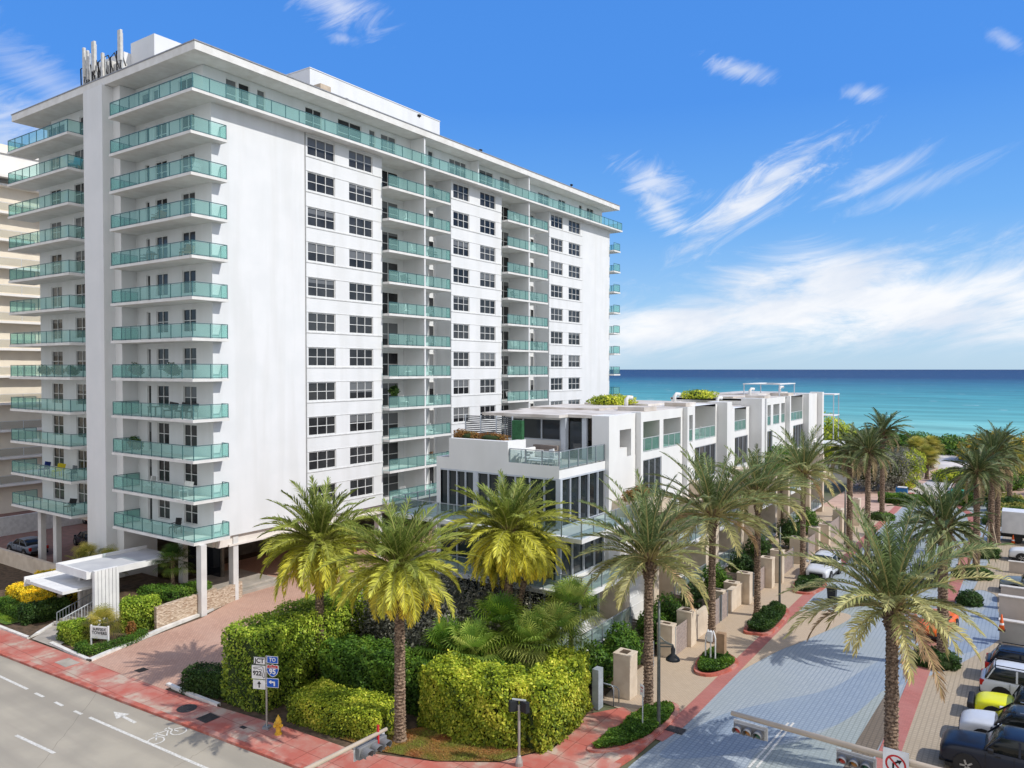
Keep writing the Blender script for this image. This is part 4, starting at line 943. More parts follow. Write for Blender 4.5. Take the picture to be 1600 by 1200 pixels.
glazed(H1, 'side', [yg(v) for v in (952, 1006, 1064, 1121, 1177, 1224)], 7.6, 10.55, ())
glazed(H1, 'front', (295, 430, 560, 660, 750, 840), 4.4, 6.9, ((915, 945),)); glazed(H1, 'side', (38.8, 40.2, 41.6, 43.0, 44.25), 4.4, 6.9, ())
glazed(H1, 'front', (295, 430, 560, 660, 750, 840), 1.2, 3.8, ((915, 945),)); glazed(H1, 'side', (38.8, 40.0, 41.2, 42.4, 43.55), 1.2, 3.8, ())
for z, x0, y1 in ((7.25, -35.2, 44.4), (4.05, -33.5, 44.6), (.82, -33.5, 43.6)):
    mb = MB(); mb.box(x0, DX, 37.25, 38.55, z, z+.24); mb.box(FX+.03, DX, 38.552, y1, z, z+.24)
    if x0 < -35: mb.box(x0, -32.5, 38.552, 46, z, z+.24)
    o = mb.build('balcony', hw, H1)
    railing(o, ([(x0+.06, 46)] if x0 < -35 else [])+[(x0+.06, 37.31), (DX-.06, 37.31), (DX-.06, y1)], z+.24, 1.05, 1.3, metal=steel, glass=rail_glass, posts=.06, bottom=False)
# roof deck with its rail, summer kitchen and glazed hut
mb = MB(); mb.box(-32.1, FX-.35, 38.95, 49, 10.92, 11.04); mb.build('roof_deck', deckm, H1)
railing(H1, [(-26.7, 38.72), (FX-.08, 38.72), (FX-.08, 44.4)], 11.05, 1.08, 1.25, metal=steel, glass=rail_glass, posts=.07, bottom=False)
mb = MB(); mb.box(-32.2, -25.9, 43.3, 46.4, 13.78, 13.98); mb.box(-25.898, -24.1, 44.46, 46.4, 13.78, 13.98); mb.box(-32.2, -23.4, 46.402, 55.5, 13.76, 13.96)
mb.build('roof', mat('roof_membrane', (.66, .62, .58), .8, (.50, .46, .42), .7, c3=(.4, .33, .27), s3=.5, f3=.5), H1)
mb = MB(); mb.box(-31.2, -26.3, 44.7, 44.9, 11.04, 12.15); mb.box(-31.2, -31.0, 44.9, 49, 11.04, 13.75); MB().box(-26.2, -24.15, 48.0, 48.2, 11.04, 13.77).build('kitchen_wall', beige_in, H1); mb.box(-31.2, -26.3, 44.7, 44.9, 13.55, 13.775)
mb.box(-26.55, -26.3, 44.702, 44.9, 12.152, 13.54); mb.build('hut_wall', hw, H1)
f = MB(); 
f.box(-31.25, -26.5, 44.67, 44.73, 12.15, 12.22)
for i in range(4): f.box(-31.2+i*1.53-.05, -31.2+i*1.53+.05, 44.66, 44.74, 12.15, 13.55)
MB().box(-26.3, -25.95, 44.2, 44.6, 11.04, 13.77).build('hut_post', frame_g, H1); MB().box(-24.95, -24.6, 44.65, 44.85, 11.04, 13.77).build('hut_post', frame_g, H1); h_ = f.build('hut_frame', frame_g, H1)
p = MB(); p.box(-31.0, -26.55, 44.75, 44.8, 12.15, 13.55); p.box(-25.9, -25.0, 44.7, 44.75, 11.1, 13.5); p.build('pane', dark_pane, h_)
mb = MB(); mb.box(-26.0, -24.2, 47.2, 47.9, 11.04, 11.95); mb.build('kitchen_counter', dark_in, H1, bevel=.02)
mb = MB(); mb.box(-25.8, -24.4, 47.6, 47.95, 12.5, 12.56); mb.box(-25.8, -24.4, 47.6, 47.95, 12.9, 12.96); mb.build('shelf', hw, H1)
# slatted screens on the planter
mb = MB()
for i in range(11): mb.box(-31.35, -27.6, 40.3, 40.33, 12.62+i*.125, 12.69+i*.125)
sc_ = mb.build('louvre_screen', mat('dark_louvre', (.06, .07, .08), .5, (.09, .10, .11), 3), H1)
for i in range(4): MB().box(-31.38+i*1.26, -31.30+i*1.26, 40.25, 40.29, 12.4, 14.0).build('post', frame_g, sc_)
mb = MB(); mb.box(-27.55, -26.8, 40.2, 40.5, 12.5, 13.75); mb.build('green_panel', mat('artificial_green', (.03, .12, .05), .8, (.02, .08, .03), 8), H1)
# lower street side: stone pier and white garage door
mb = MB(); mb.box(FX, -21.3, 43.7, 44.4, 0, 4.04); mb.box(FX, -21.3, 48.2, 49.0, 0, 4.0); mb.box(FX, -21.9, 44.4, 48.2, 3.1, 4.0); mb.build('stone_pier', stone, H1)
mb = MB(); mb.box(FX, -22.0, 44.42, 48.18, 0, 3.08)
for i in range(1, 5): mb.box(-22.0, -21.98, 44.5, 48.1, i*.62-.015, i*.62+.015)
gd = mb.build('garage_door', hw, H1); mb = MB(); mb.box(-21.979, -21.93, 45.1, 45.25, 1.3, 1.45); mb.build('handle', dark_in, gd)
MB().box(FX-.05, -21.2, 44.9, 49.0, 7.2, 8.35).build('planter', stone, H1, bevel=.02); MB().box(FX-.05, -21.25, 44.7, 49.0, 4.05, 4.25).build('ledge', stone, H1)
# ---- the other houses in the row
OPEN_TOP = {(61, 66), (72, 75), (90, 95)}
def row_house(y0, y1, label, l3, openings, fins, low_off=0.0, group='white terrace houses along the side street', roofz=13.95, step=None):
    FX = -23.08-low_off; h = wroot('terrace_house', (-28, (y0+y1)/2, 0), label, 'house')
    h['group'] = group
    mb = MB(); hs = [(a, b_, 7.7, 10.5) for a, b_ in l3]+[(a, b_, 11.06, (roofz-.001 if (round(a), round(b_)) in OPEN_TOP else 13.25), 3.2) for a, b_ in openings]
    lw = (y0+3.2, y0+7.6); hs += [(lw[0], lw[1], 4.4, 6.9), (lw[0], lw[1], 1.2, 3.7)]
    mb.holes((FX, 0, 0), (0, 1, 0), (0, 0, 1), (y0, y1), (0, roofz), hs, .15)
    mb.poly([(FX, y0, 11), (FX, y0, roofz), (-33, y0, roofz), (-33, y0, 11)]); mb.poly([(FX, y1, 0), (-33, y1, 0), (-33, y1, roofz), (FX, y1, roofz)])
    mb.poly([(-33, y0, 0), (-33, y0, roofz), (-33, y1, roofz), (-33, y1, 0)])
    mb.box(FX-.4, -22.70, y0+.01, y0+.38, 4.3, roofz+.06)
    for a, b_ in fins: mb.box(FX-.9, -22.45, a, b_, 0, 14.1)
    mb.build('wall', hw, h)
    mb = MB(); mb.poly([(FX-3.19, y0+.1, 11.06), (FX-3.19, y1-.1, 11.06), (FX-3.19, y1-.1, 13.3), (FX-3.19, y0+.1, 13.3)]); mb.build('terrace_wall', beige_in, h)
    mb = MB(); mb.box(FX-3.2, FX-.02, y0+.1, y1-.1, 10.95, 11.055); mb.build('roof_deck', deckm, h)
    mb = MB(); ot = [o_ for o_ in openings if (round(o_[0]), round(o_[1])) in OPEN_TOP]; cuts = sorted([y0]+[v for o_ in ot for v in o_]+[y1])
    for q_ in range(0, len(cuts)-1, 2): mb.box(-33.1, FX-.02, cuts[q_], cuts[q_+1], roofz-.22, roofz-.02)
    for o_ in ot: mb.box(-33.1, FX-3.2, o_[0], o_[1], roofz-.22, roofz-.021)
    mb.box(-32.5, -26.5, y0+1, y1-2, roofz-.01, roofz+.16); mb.box(-25.5, FX-.3, y0+2, y0+4.2, roofz-.01, roofz+.3); mb.build('roof', MATS['roof_membrane'], h)
    for a, b_ in openings:
        railing(h, [(FX-.06, a), (FX-.06, b_)], 11.06, 1.0, 1.2, metal=pale_metal, glass=green_glass)
        put_window(h, 'terrace_door', FX-3.2, a+.3, 11.1, math.pi/2, min(2.0, b_-a-.5), 2.0, 2, 1, frame_m=frame_g, pm=dark_pane)
    for a, b_ in l3: facade_windows(h, a, b_, 7.7, 10.5, x=FX, n=max(2, round((b_-a)/1.2)))
    for z in (4.4, 1.2): facade_windows(h, lw[0], lw[1], z, z+2.5, x=FX, n=4)
    for z in (4.05, .82):
        mb = MB(); mb.box(FX+.03, DX, lw[0]-.9, lw[1]+.3, z, z+.22); o = mb.build('balcony', hw, h)
        railing(o, [(DX-.05, lw[0]-.85), (DX-.05, lw[1]+.25)], z+.22, 1.0, 1.2, metal=steel, glass=rail_glass, posts=.05, bottom=False)
    MB().box(FX, -20.9, lw[0]-1.6, lw[0]-.95, 0, 6.9).build('stone_pier', stone, h); MB().box(FX, -20.9, lw[1]+.35, lw[1]+1.0, 0, 6.9).build('stone_pier', stone, h); MB().box(FX, -21.6, lw[1]+1.0, y1, 3.2, 4.2).build('stone_lintel', stone, h)
    mb = MB(); mb.box(FX, -22, lw[1]+1.02, min(y1-.1, lw[1]+3.6), 0, 3.18); mb.build('garage_door', hw, h)
    mb = MB(); mb.box(FX-.02, -21.3, y0+.4, y0+2.2, 7.1, 8.0); mb.build('planter', stone, h, bevel=.02)
    mb = MB(); c_ = (-25.5, y0+(y1-y0)*.4); mb.tube([(c_[0], c_[1], roofz), (c_[0], c_[1], roofz+.75), (c_[0]+.12, c_[1]+.12, roofz+.95), (c_[0]+.35, c_[1]+.35, roofz+.9)], .16, 8); mb.build('roof_vent', hw, h, smooth=True)
    return h
row_house(49.02, 57.6, 'white terrace house with a green lawn mat on its roof terrace', [(49.3, 53.5)], [(49.3, 53.1), (53.8, 57.2)], [], .0)
row_house(57.62, 68.0, 'white terrace house with a closed blue parasol standing on its roof terrace', [(60.9, 66.0)], [(57.9, 60.4), (60.9, 65.8)], [(66.3, 67.6)], .25)
row_house(68.02, 79.0, 'white terrace house with a low step down in its roof parapet, middle of the row', [(72.0, 76.0)], [(71.9, 75.4)], [(76.6, 77.6)], .55, roofz=13.3)
row_house(79.02, 88.0, 'white terrace house with narrow openings in its roof parapet, second from the sea end', [(79.6, 83.0)], [(79.5, 82.3), (83.2, 85.6), (86.3, 87.8)], [], .1)
row_house(88.02, 103.6, 'white terrace house at the sea end with a pergola on its roof', [(91.0, 96.0)], [(88.4, 89.4), (90.0, 95.2)], [(95.6, 97.0), (102.6, 103.4)])
# pergola frames at the end house
pg = wroot('pergola', (-27, 92, 13.95), 'slim white frame pergola standing on the roof of the last terrace house', 'pergola')
mb = MB(); q = [(-28, 88.5), (-24, 88.5), (-24, 95), (-28, 95)]
for x_, y_ in q: MB().box(x_-.05, x_+.05, y_-.05, y_+.05, 13.9, 15.25).build('post', frame_g, pg)
mb = MB()
mb.box(-28.1, -27.3, 88.4, 95.1, 15.25, 15.36); mb.box(-24.7, -23.9, 88.4, 95.1, 15.25, 15.36); mb.box(-27.3, -24.7, 88.4, 88.5, 15.26, 15.34); mb.box(-27.3, -24.7, 95, 95.1, 15.26, 15.34); mb.build('top_frame', hw, pg)
pg = wroot('pergola', (-22.5, 105, 11), 'white frame of posts and rails at the sea end of the last terrace house', 'pergola')
mb = MB()
for x_, y_ in ((-23.3, 104), (-21.4, 104), (-21.4, 107), (-23.3, 107)): MB().box(x_-.05, x_+.05, y_-.05, y_+.05, 7.5, 13.7).build('post', frame_g, pg)
mb = MB(); mb.box(-23.4, -21.3, 103.9, 107.1, 13.7, 13.85); mb.box(-23.4, -21.3, 103.9, 107.1, 11.0, 11.1); mb.box(-24, -20.6, 103.7, 109, 7.2, 7.45); mb.build('top_frame', hw, pg)

# roof furniture
def chair(loc, rz, label, m, seatm=None, group=None, s=1.0, arms=True, name='chair', cat='chair'):
    r = empty(name, loc, rz, label, cat, group); r.scale = (s,)*3
    MB().box(-.27, .27, -.25, .27, .38, .46).build('seat', seatm or m, r, bevel=.02)
    b_ = MB(); b_.bar((-.0, .27, .44), (0, .38, .92), .52, .05, up=(1, 0, 0)); b_.build('backrest', seatm or m, r)
    for sx_ in (-.25, .25):
        for sy_ in (-.22, .25): MB().bar((sx_, sy_, 0), (sx_, sy_, .39), .035).build('leg', m, r)
        if arms: MB().box(sx_-.03, sx_+.03, -.22, .3, .60, .64).build('armrest', m, r)
    return r
def table(loc, label, m, w=.9, d=.6, h=.72, group=None, name='table'):
    r = empty(name, loc, 0, label, 'table', group); MB().box(-w/2, w/2, -d/2, d/2, h-.04, h).build('tabletop', m, r, bevel=.01)
    for a in (-1, 1):
        for b_ in (-1, 1): MB().bar((a*(w/2-.05), b_*(d/2-.05), 0), (a*(w/2-.05), b_*(d/2-.05), h-.04), .04).build('leg', m, r)
    return r
def sofa(loc, rz, label, m, L_=1.7):
    r = empty('outdoor_sofa', loc, rz, label, 'sofa')
    MB().box(-L_/2, L_/2, -.38, .38, .18, .40).build('seat', m, r, bevel=.04)
    MB().box(-L_/2, L_/2, .24, .42, .41, .80).build('backrest', m, r, bevel=.04)
    for s_ in (-1, 1): MB().box(s_*L_/2-.08*(s_ > 0)-.0*(s_ < 0), s_*L_/2+.08*(s_ < 0), -.38, .23, .41, .62).build('armrest', m, r, bevel=.02)
    for a in (-1, 1):
        for b_ in (-1, 1): MB().bar((a*(L_/2-.1), b_*.3, 0), (a*(L_/2-.1), b_*.3, .18), .05).build('leg', pale_metal, r)
    return r
wfab = mat('white_fabric', (.78, .78, .77), .8, (.70, .70, .69), 5); darkwick = mat('dark_wicker', (.035, .035, .04), .7, (.06, .06, .065), 20, .3, 80)
teak = mat('teak', (.30, .18, .10), .7, (.22, .13, .07), 6, stretch=(1, 8, 1)); greyfab = mat('grey_plastic', (.30, .32, .34), .6)
sofa((-25.3, 40.6, 11.05), R(0), 'long white outdoor sofa behind the glass rail of the corner roof deck', wfab, 1.9)
sofa((-27.0-.2, 42.2, 11.05), R(90), 'short white outdoor sofa near the wooden steps on the corner roof deck', wfab, 1.3)
chair((-26.3, 39.7, 11.05), R(200), 'white armchair at the left end of the corner roof deck', wfab, s=1.15)
chair((-24.1, 39.8, 11.05), R(60), 'white armchair beside the corner post of the roof deck rail', wfab, s=1.15)
table((-25.3, 39.5, 11.05), 'low white coffee table on the corner roof deck', wfab, 1.1, .6, .4, name='coffee_table')
t_ = empty('wooden_steps', (-27.6, 43.6, 11.05), 0, 'weathered wooden steps and bench below the hut glass on the roof deck', 'steps')
for i in range(3): MB().box(-1.6+i*.5, 1.3, -.5+i*.3, -.2+i*.3, 0, .28*(i+1)).build('tread', wood, t_, bevel=.01)
# closed parasol
u_ = empty('parasol', (-23.9, 58.4, 11.05), 0, 'closed navy blue parasol on the roof terrace of the third house', 'parasol')
MB().tube([(0, 0, 0), (0, 0, 2.6)], .03, 8).build('pole', pale_metal, u_); MB().lathe([(.04, .9), (.13, 1.1), (.16, 1.9), (.10, 2.5), (.22, 2.65), (.20, 2.8), (.02, 2.95)], (0, 0, 0), 10).build('canopy', mat('navy_fabric', (.02, .025, .10), .8), u_, smooth=True)
chair((-24.3, 62.5, 11.05), R(-60), 'white chair on the roof terrace right of the blue parasol', wfab); chair((-24.4, 64.6, 11.05), R(-120), 'white chair by the far wall of the terrace with the blue parasol', wfab)
table((-24.5, 63.5, 11.05), 'white table between two chairs on the terrace of the blue parasol', wfab)
chair((-24.6, 55.4, 11.05), R(-90), 'beige chair on the roof terrace behind the narrow opening left of the blue parasol', teak)
sheet_l = sheet('lawn_mat', [(-25.9, 49.6), (-23.4, 49.6), (-23.4, 53), (-25.9, 53)], 11.062, mat('turf', (.08, .24, .03), .95, (.05, .17, .02), 6, .4, 60), kind=None, label='bright green artificial lawn on the roof terrace beside the corner house', cat='artificial lawn')

# ================================================================== entrance canopy of the tower
cw = mat('canopy_white', (.74, .74, .74), .6, (.66, .66, .67), 1.2); cg = mat('canopy_top', (.42, .43, .46), .7, (.50, .51, .53), .6)
Cn = wroot('entrance_canopy', (-52.5, 27.5, 0), 'white stepped entrance canopy on ribbed piers in front of the tower', 'canopy')
mb = MB(); mb.prism([(-55.2, 25.6), (-51.4, 25.6), (-51.4, 31.9), (-55.2, 31.9)], 3.25, 3.5); mb.box(-55.35, -51.25, 25.45, 25.6, 3.2, 3.72); mb.box(-55.35, -55.2, 25.6, 31.9, 3.2, 3.72); mb.box(-51.4, -51.25, 25.6, 31.9, 3.2, 3.62); mb.build('roof', cw, Cn)
sheet('roof_covering', [(-55.19, 25.61), (-51.41, 25.61), (-51.41, 31.9), (-55.19, 31.9)], 3.505, cg, kind=None, parent=Cn)
mb = MB(); mb.prism([(-56.9, 24.3), (-52.0, 24.3), (-52.0, 27.0), (-56.9, 27.0)], 2.35, 2.55); mb.bar((-57.1, 24.2, 2.45), (-57.1, 27.05, 2.45), .1, .65, up=(0, 0, 1)); mb.build('lower_roof', cw, Cn)
mb = MB(); mb.bar((-57.0, 24.3, 2.48), (-56.4, 24.3, 2.48), .04, .3); mb.build('fascia', cw, Cn)
def ribbed(x_, y0, y1, h, m_):
    mb = MB(); mb.box(x_-.25, x_, y0, y1, 0, h); k = 0
    while y0+k*.24+.12 < y1: mb.box(x_, x_+.06, y0+k*.24, y0+k*.24+.12, 0, h); k += 1
    mb.build('ribbed_pier', m_, Cn)
ribbed(-50.95, 25.8, 27.45, 3.72, cw); ribbed(-53.9, 26.3, 28.2, 3.24, mat('canopy_white_shaded', (.60, .58, .56), .7))  # shade on the second pier is put into a darker copy of the white
mb = MB()
for i in range(6): mb.box(-53.6, -51.3, 24.4+i*.4, 28.6, .10+i*.14, .10+(i+1)*.14)
tag(mb.build('entrance_steps', conc), 'pale concrete steps leading up under the white entrance canopy', 'steps')
for (xa, ya, lab) in ((-53.0, 24.4, 'dark metal handrail on the left of the entrance steps'), (-51.5, 24.1, 'white metal handrail on the right of the entrance steps')):
    o = wroot('handrail', (xa, ya+1.2, 0), lab, 'handrail'); mb = MB(); mt = steel if xa < -52 else pale_metal
    a, b_ = Vector((xa, ya, 1.0)), Vector((xa, ya+2.3, 1.75)); mb.tube([a, b_], .03, 6); mb.tube([a-Vector((0, 0, .75)), b_-Vector((0, 0, .75))], .02, 6); mb.build('rail', mt, o)
    mb = MB()
    for i in range(13): p = a.lerp(b_, i/12); mb.tube([p, p-Vector((0, 0, .9 if i % 6 == 0 else .75))], .014 if i % 6 else .03, 5)
    mb.build('baluster', mt, o)
# sign board with lettering
def text(body, size, parent, loc, rot, m, name='lettering', ext=.004, bold=0.0, align='CENTER', sx_=1.0):
    c = bpy.data.curves.new(name, 'FONT'); c.body = body; c.size = size; c.extrude = ext; c.align_x = align; c.align_y = 'CENTER'; c.offset = bold; c.resolution_u = 3
    tmp = bpy.data.objects.new('tmp', c); col.objects.link(tmp); dg = bpy.context.evaluated_depsgraph_get(); me = bpy.data.meshes.new_from_object(tmp.evaluated_get(dg)); bpy.data.objects.remove(tmp)
    o = bpy.data.objects.new(name, me); link(o); o.parent = parent; o.location = loc; o.rotation_euler = rot; o.scale = (sx_, 1, 1); me.materials.clear(); me.materials.append(m); return o
black = mat('black_paint', (.012, .012, .014), .5); navy = mat('navy_paint', (.02, .03, .08), .5); sign_white = mat('sign_white', (.80, .80, .80), .5); blue_s = mat('sign_blue', (.01, .10, .52), .4); red_s = mat('sign_red', (.55, .03, .03), .4)
p = G(156, 1012, .1); s_ = empty('name_board', p, R(22), 'white name board reading SURFSIDE TOWERS among plants beside the driveway', 'sign')
MB().box(-.6, .6, -.03, .03, .55, 1.3).build('panel', sign_white, s_, bevel=.01)
for x_ in (-.6, .6): MB().box(x_-.04, x_+.04, -.045, .045, 0, 1.36).build('post', cw, s_)
text('SURFSIDE', .22, s_, (0, -.034, 1.12), (math.pi/2, 0, 0), black, bold=.004); text('TOWERS', .26, s_, (0, -.034, .90), (math.pi/2, 0, 0), black, bold=.004);
# ledgestone planter wall along the drive
m = bpy.data.materials.new('ledgestone'); m.use_nodes = True; N3, L3 = nodes_of(m); b = N3['Principled BSDF']; b.inputs['Roughness'].default_value = .9
t3 = N3.new('ShaderNodeTexCoord'); mp = N3.new('ShaderNodeMapping'); mp.inputs['Scale'].default_value = (5, 5, 11); L3.new(t3.outputs['Object'], mp.inputs[0])
vo = N3.new('ShaderNodeTexVoronoi'); vo.inputs['Scale'].default_value = 1; L3.new(mp.outputs[0], vo.inputs['Vector'])
cr = N3.new('ShaderNodeValToRGB'); cr.color_ramp.elements[0].color = (.30, .20, .13, 1); cr.color_ramp.elements[1].color = (.62, .52, .40, 1); L3.new(vo.outputs['Color'], cr.inputs[0]); L3.new(cr.outputs[0], b.inputs['Base Color'])
bp = N3.new('ShaderNodeBump'); bp.inputs['Strength'].default_value = 1; bp.inputs['Distance'].default_value = .05; L3.new(vo.outputs['Distance'], bp.inputs['Height']); L3.new(bp.outputs[0], b.inputs['Normal']); MATS['ledgestone'] = m
mb = MB(); mb.prism([(-47.2, 27.7), (-46.9, 27.7), (-47.6, 32.6), (-47.95, 32.6)], .1, 1.55); mb.prism([(-47.95, 32.6), (-47.6, 32.6), (-48.4, 35.3), (-48.75, 35.3)], .1, 1.3)
tag(mb.build('planter_wall', m), 'tan ledgestone planter wall along the left side of the driveway', 'stone wall')
sheet('ground_bed', [(-57, 27.5), (-47.3, 27.75), (-47.95, 32.5), (-57, 32.5)], 1.25, soil)
mb = MB(); mb.prism([(-61, 30.0), (-60.9, 29.7), (-76, 29.7), (-76, 30.0)], 0, 1.3); mb.prism([(-61, 29.9), (-56.2, 26.2), (-56.4, 26), (-61.2, 29.7)], 0, 1.2); tag(mb.build('planter_wall', stone), 'low pale stone wall between the yellow hedges and the parking court', 'stone wall')
mb = MB(); mb.prism([(-64, 33.5), (-61.6, 33.5), (-61.6, 34), (-80, 48), (-80, 47.5)], 0, .01); mb = MB(); mb.box(-86.5, -86.2, 30, 60, 0, 2.0); tag(mb.build('boundary_wall', mat('grey_wall', (.62, .62, .60), .8)), 'pale grey boundary wall behind the parked cars at the far left', 'wall')

# ================================================================== plants
hedge('hedge', [G(350, 1112)+Vector((.55, .7, 0)), G(350, 1112)+Vector((-.2, 7, 0)), G(350, 1112)+Vector((-1.6, 14.5, 0))], 2.9, 3.9, 'lime', 46000, 'tall bright green hedge between the driveway and the route signs', size=.15, lump=.2)
hedge('hedge', [G(268, 1085)+Vector((.3, .9, 0)), G(345, 1103)+Vector((-.3, 1.2, 0))], 1.3, 1.25, 'dark', 9000, 'small dark clipped hedge at the foot of the tall hedge by the driveway', size=.11)
hedge('hedge', [(-29.6, 25.2), (-27.2, 25.3), (-24.7, 25.9)], 2.2, 1.35, 'yellow', 18000, 'low yellow green hedge behind the yellow hydrant', size=.13)
hedge('hedge', [(-30.6, 28.0), (-28.3, 28.4), (-24.6, 29.4)], 2.3, 2.6, 'green', 22000, 'loose green hedge behind the low yellow hedge', size=.17, lump=.35)
hedge('hedge', [(-23.8, 28.5), (-22.2, 28.3), (-20.4, 28.5), (-19.3, 29.2)], 2.4, 2.9, 'yellow', 28000, 'sunlit yellow green hedge behind the corner palm trunk', size=.16, lump=.25)
hedge('hedge', [(-18.8, 28.4), (-18.55, 29.8), (-18.8, 31.5), (-19.3, 33.4)], 1.9, 2.8, 'yellow', 20000, 'yellow green hedge turning the corner beside the red walk', size=.16, lump=.25)
hedge('hedge', [(-24.5, 30.3), (-21.3, 30.4)], 1.5, 2.5, 'green', 8000, 'darker green hedge behind the sunlit corner hedge', size=.17, lump=.35)
hedge('hedge', [(-30.2, 37.0), (-33.0, 40.0)], 2.2, 3.0, 'dark', 12000, 'dark green hedge on the garden side of the driveway', size=.18, lump=.3)
# silver trees in the garden
def silver(x_, y_, s, n, lab):
    bl = [(random.uniform(-1, 1)*s, random.uniform(-1, 1)*s, s*(1.7+random.uniform(-.5, .6)), s*.8, s*.8, s*.7) for _ in range(6)]+[(0, 0, s*1.6, s*1.1, s*1.1, s*1.0), (s*.4, -s*.8, s*.9, s*.8, s*.7, s*.7), (-s*.7, -s*.6, s*.9, s*.8, s*.7, s*.7)]
    shrub('silver_tree', (x_, y_, 0), bl, 'silver', n, lab, 'tree', .17, 'silver leaved trees in the corner garden', trunk=s*1.4, shell=.8)
silver(-31.0, 33.4, 2.1, 9000, 'grey leaved tree behind the tall driveway hedge, leftmost of the silver trees')
silver(-27.8, 33.6, 2.2, 9000, 'dark grey leaved tree below the second golden palm crown')
silver(-27.4, 31.0, 1.75, 9000, 'small silver leaved tree just behind the loose green hedge')
silver(-24.7, 35.4, 2.2, 8000, 'pale silver leaved tree left of the triple palm trunks')
silver(-25.2, 32.6, 1.6, 7000, 'short silver leaved tree behind the corner palm trunk')
# fan palms by the corner
for i, (px, py, h, rad, lab, pal) in enumerate([(738, 1100, 2.5, 1.15, 'low fan palm left of the forked palm trunk', 'fan'), (700, 1092, 2.5, 1.05, 'fan palm farthest left beside the silver trees', 'green'), (830, 1096, 2.9, 1.15, 'fan palm just right of the forked palm trunk', 'fan'), (866, 1085, 3.2, 1.15, 'tall leaning fan palm with drooping yellowed leaves', 'fan'), (892, 1062, 3.9, 1.1, 'fan palm reaching up to the lower glass balcony', 'fan'), (782, 1082, 3.5, 1.15, 'fan palm behind the forked palm trunk', 'green')]):
    fan_palm(G(px, py), h, 46, rad, 40+i, lab, pal, 'fan palms in the corner garden', 1.1)
# golden date palms
palm(625, 1160, 8.0, 'gold', 1, 'golden date palm with a bare straight trunk at the street corner', 'golden palms in the corner garden', 1.0, .23)
palm(500, 1068, 7.5, 'gold', 2, 'golden date palm above the tall driveway hedge, leftmost of three', 'golden palms in the corner garden', 1.1, .22)
palm(795, 1062, 8.1, 'gold', 3, 'brightest yellow palm rising above the fan palms, rightmost of three', 'golden palms in the corner garden', 1.1, .21)
for i, (ox, zz) in enumerate(((.9, 6.9), (-.85, 6.3))):
    b_ = G(795, 1062); r_ = empty('palm_tree', b_+Vector((ox*.15, .2, 0)), 0, ['slimmer golden palm stem leaning right out of the clump', 'shorter golden palm stem leaning left out of the clump'][i], 'palm tree', 'golden palms in the corner garden')
    palm_trunk(MB(), zz, .17, .14, lean=(ox*1.0, .5)).build('trunk', MATS['palm_trunk'], r_); o = bpy.data.objects.new('crown', CROWNS[('gold', 3)]); link(o, r_); o.location = (ox*1.0, .5, zz); o.scale = (.62,)*3; o.rotation_euler = (0, 0, i*2)
SP = 'grey green date palms along the house side walk'
palm(1013, 1108, 7.5, 'date', 11, 'grey green date palm nearest the corner, its trunk in a grassy planter', SP, 1.1, .22)
palm(1112, 1003, 7.9, 'date', 12, 'grey green date palm with white braces at the foot of its trunk', SP, 1.2, .21)
palm(1183, 962, 8.3, 'date', 11, 'grey green date palm standing at the long oval bush bed', SP, 1.02, .2)
palm(1254, 905, 8.6, 'date', 12, 'grey green date palm beside the silver parked car', SP, 1.0, .2)
palm(1392, 1215, 7.1, 'date', 14, 'large foreground date palm with a tall ringed trunk and shining fronds', None, 1.08, .25)
palm(1472, 1042, 8.0, 'far', 21, 'date palm rising from a round bush in the middle of the blue paving', 'dark palms lining the street centre', .95, .26)
RP = 'dark palms lining the street centre'
palm(1525, 890, 8.2, 'far', 22, 'dark palm rising from the wide bush on the right of the red line', RP, 1.0, .25)
palm(1548, 868, 8.9, 'far', 21, 'dark palm with wooden props behind the wide bush', RP, .95, .25)
palm(1558, 850, 9.2, 'far', 22, 'far dark palm at the right behind the propped palm', RP, .9, .24)
LP = 'tall dark palms near the end of the houses'
palm(1327, 862, 9.2, 'far', 22, 'tall palm leftmost of the three in front of the silver bush', LP, .95, .26)
palm(1355, 882, 9.8, 'far', 21, 'tall palm in the middle of the three in front of the silver bush', LP, .9, .22)
palm(1378, 812, 9.9, 'far', 22, 'tall palm rising from a small clipped box, rightmost of the three', LP, 1.0, .25)
# bushes around the trunks
def dome(px, py, rx_, ry_, h, pal, n, lab, cat='bush', grp=None, size=.13, off=(0, 0)):
    p = G(px, py); shrub('bush', (p.x+off[0], p.y+off[1], 0), [(0, 0, h*.35, rx_, ry_, h*.7), (rx_*.45, ry_*.3, h*.3, rx_*.6, ry_*.7, h*.6), (-rx_*.45, -ry_*.25, h*.3, rx_*.6, ry_*.7, h*.6)], pal, n, lab, cat, size, grp, shell=.2, core=.88)
dome(1462, 1040, 1.15, .9, 1.0, 'dark', 9000, 'dark round bush at the foot of the middle street palm', grp='dark bushes at the feet of street palms')
dome(1520, 903, 1.35, .9, 1.0, 'dark', 8000, 'wide dark bush at the foot of the palm right of the red line', grp='dark bushes at the feet of street palms')
dome(1534, 870, 1.4, 1.0, 1.3, 'dark', 7000, 'dark bush behind the wooden palm props', grp='dark bushes at the feet of street palms')
dome(1515, 945, .8, .8, 1.0, 'dark', 5000, 'small dark bush half hidden by the big palm fronds', grp='dark bushes at the feet of street palms')
dome(1560, 820, 1.6, 1.2, 1.1, 'dark', 5000, 'dark bush behind the white box truck', grp='dark bushes at the feet of street palms')
dome(1378, 812, 1.3, .9, .9, 'green', 5000, 'small green box bush at the foot of the rightmost tall palm')
dome(1360, 880, 1.2, .8, .6, 'dark', 4000, 'low dark bush at the foot of the middle tall palm')
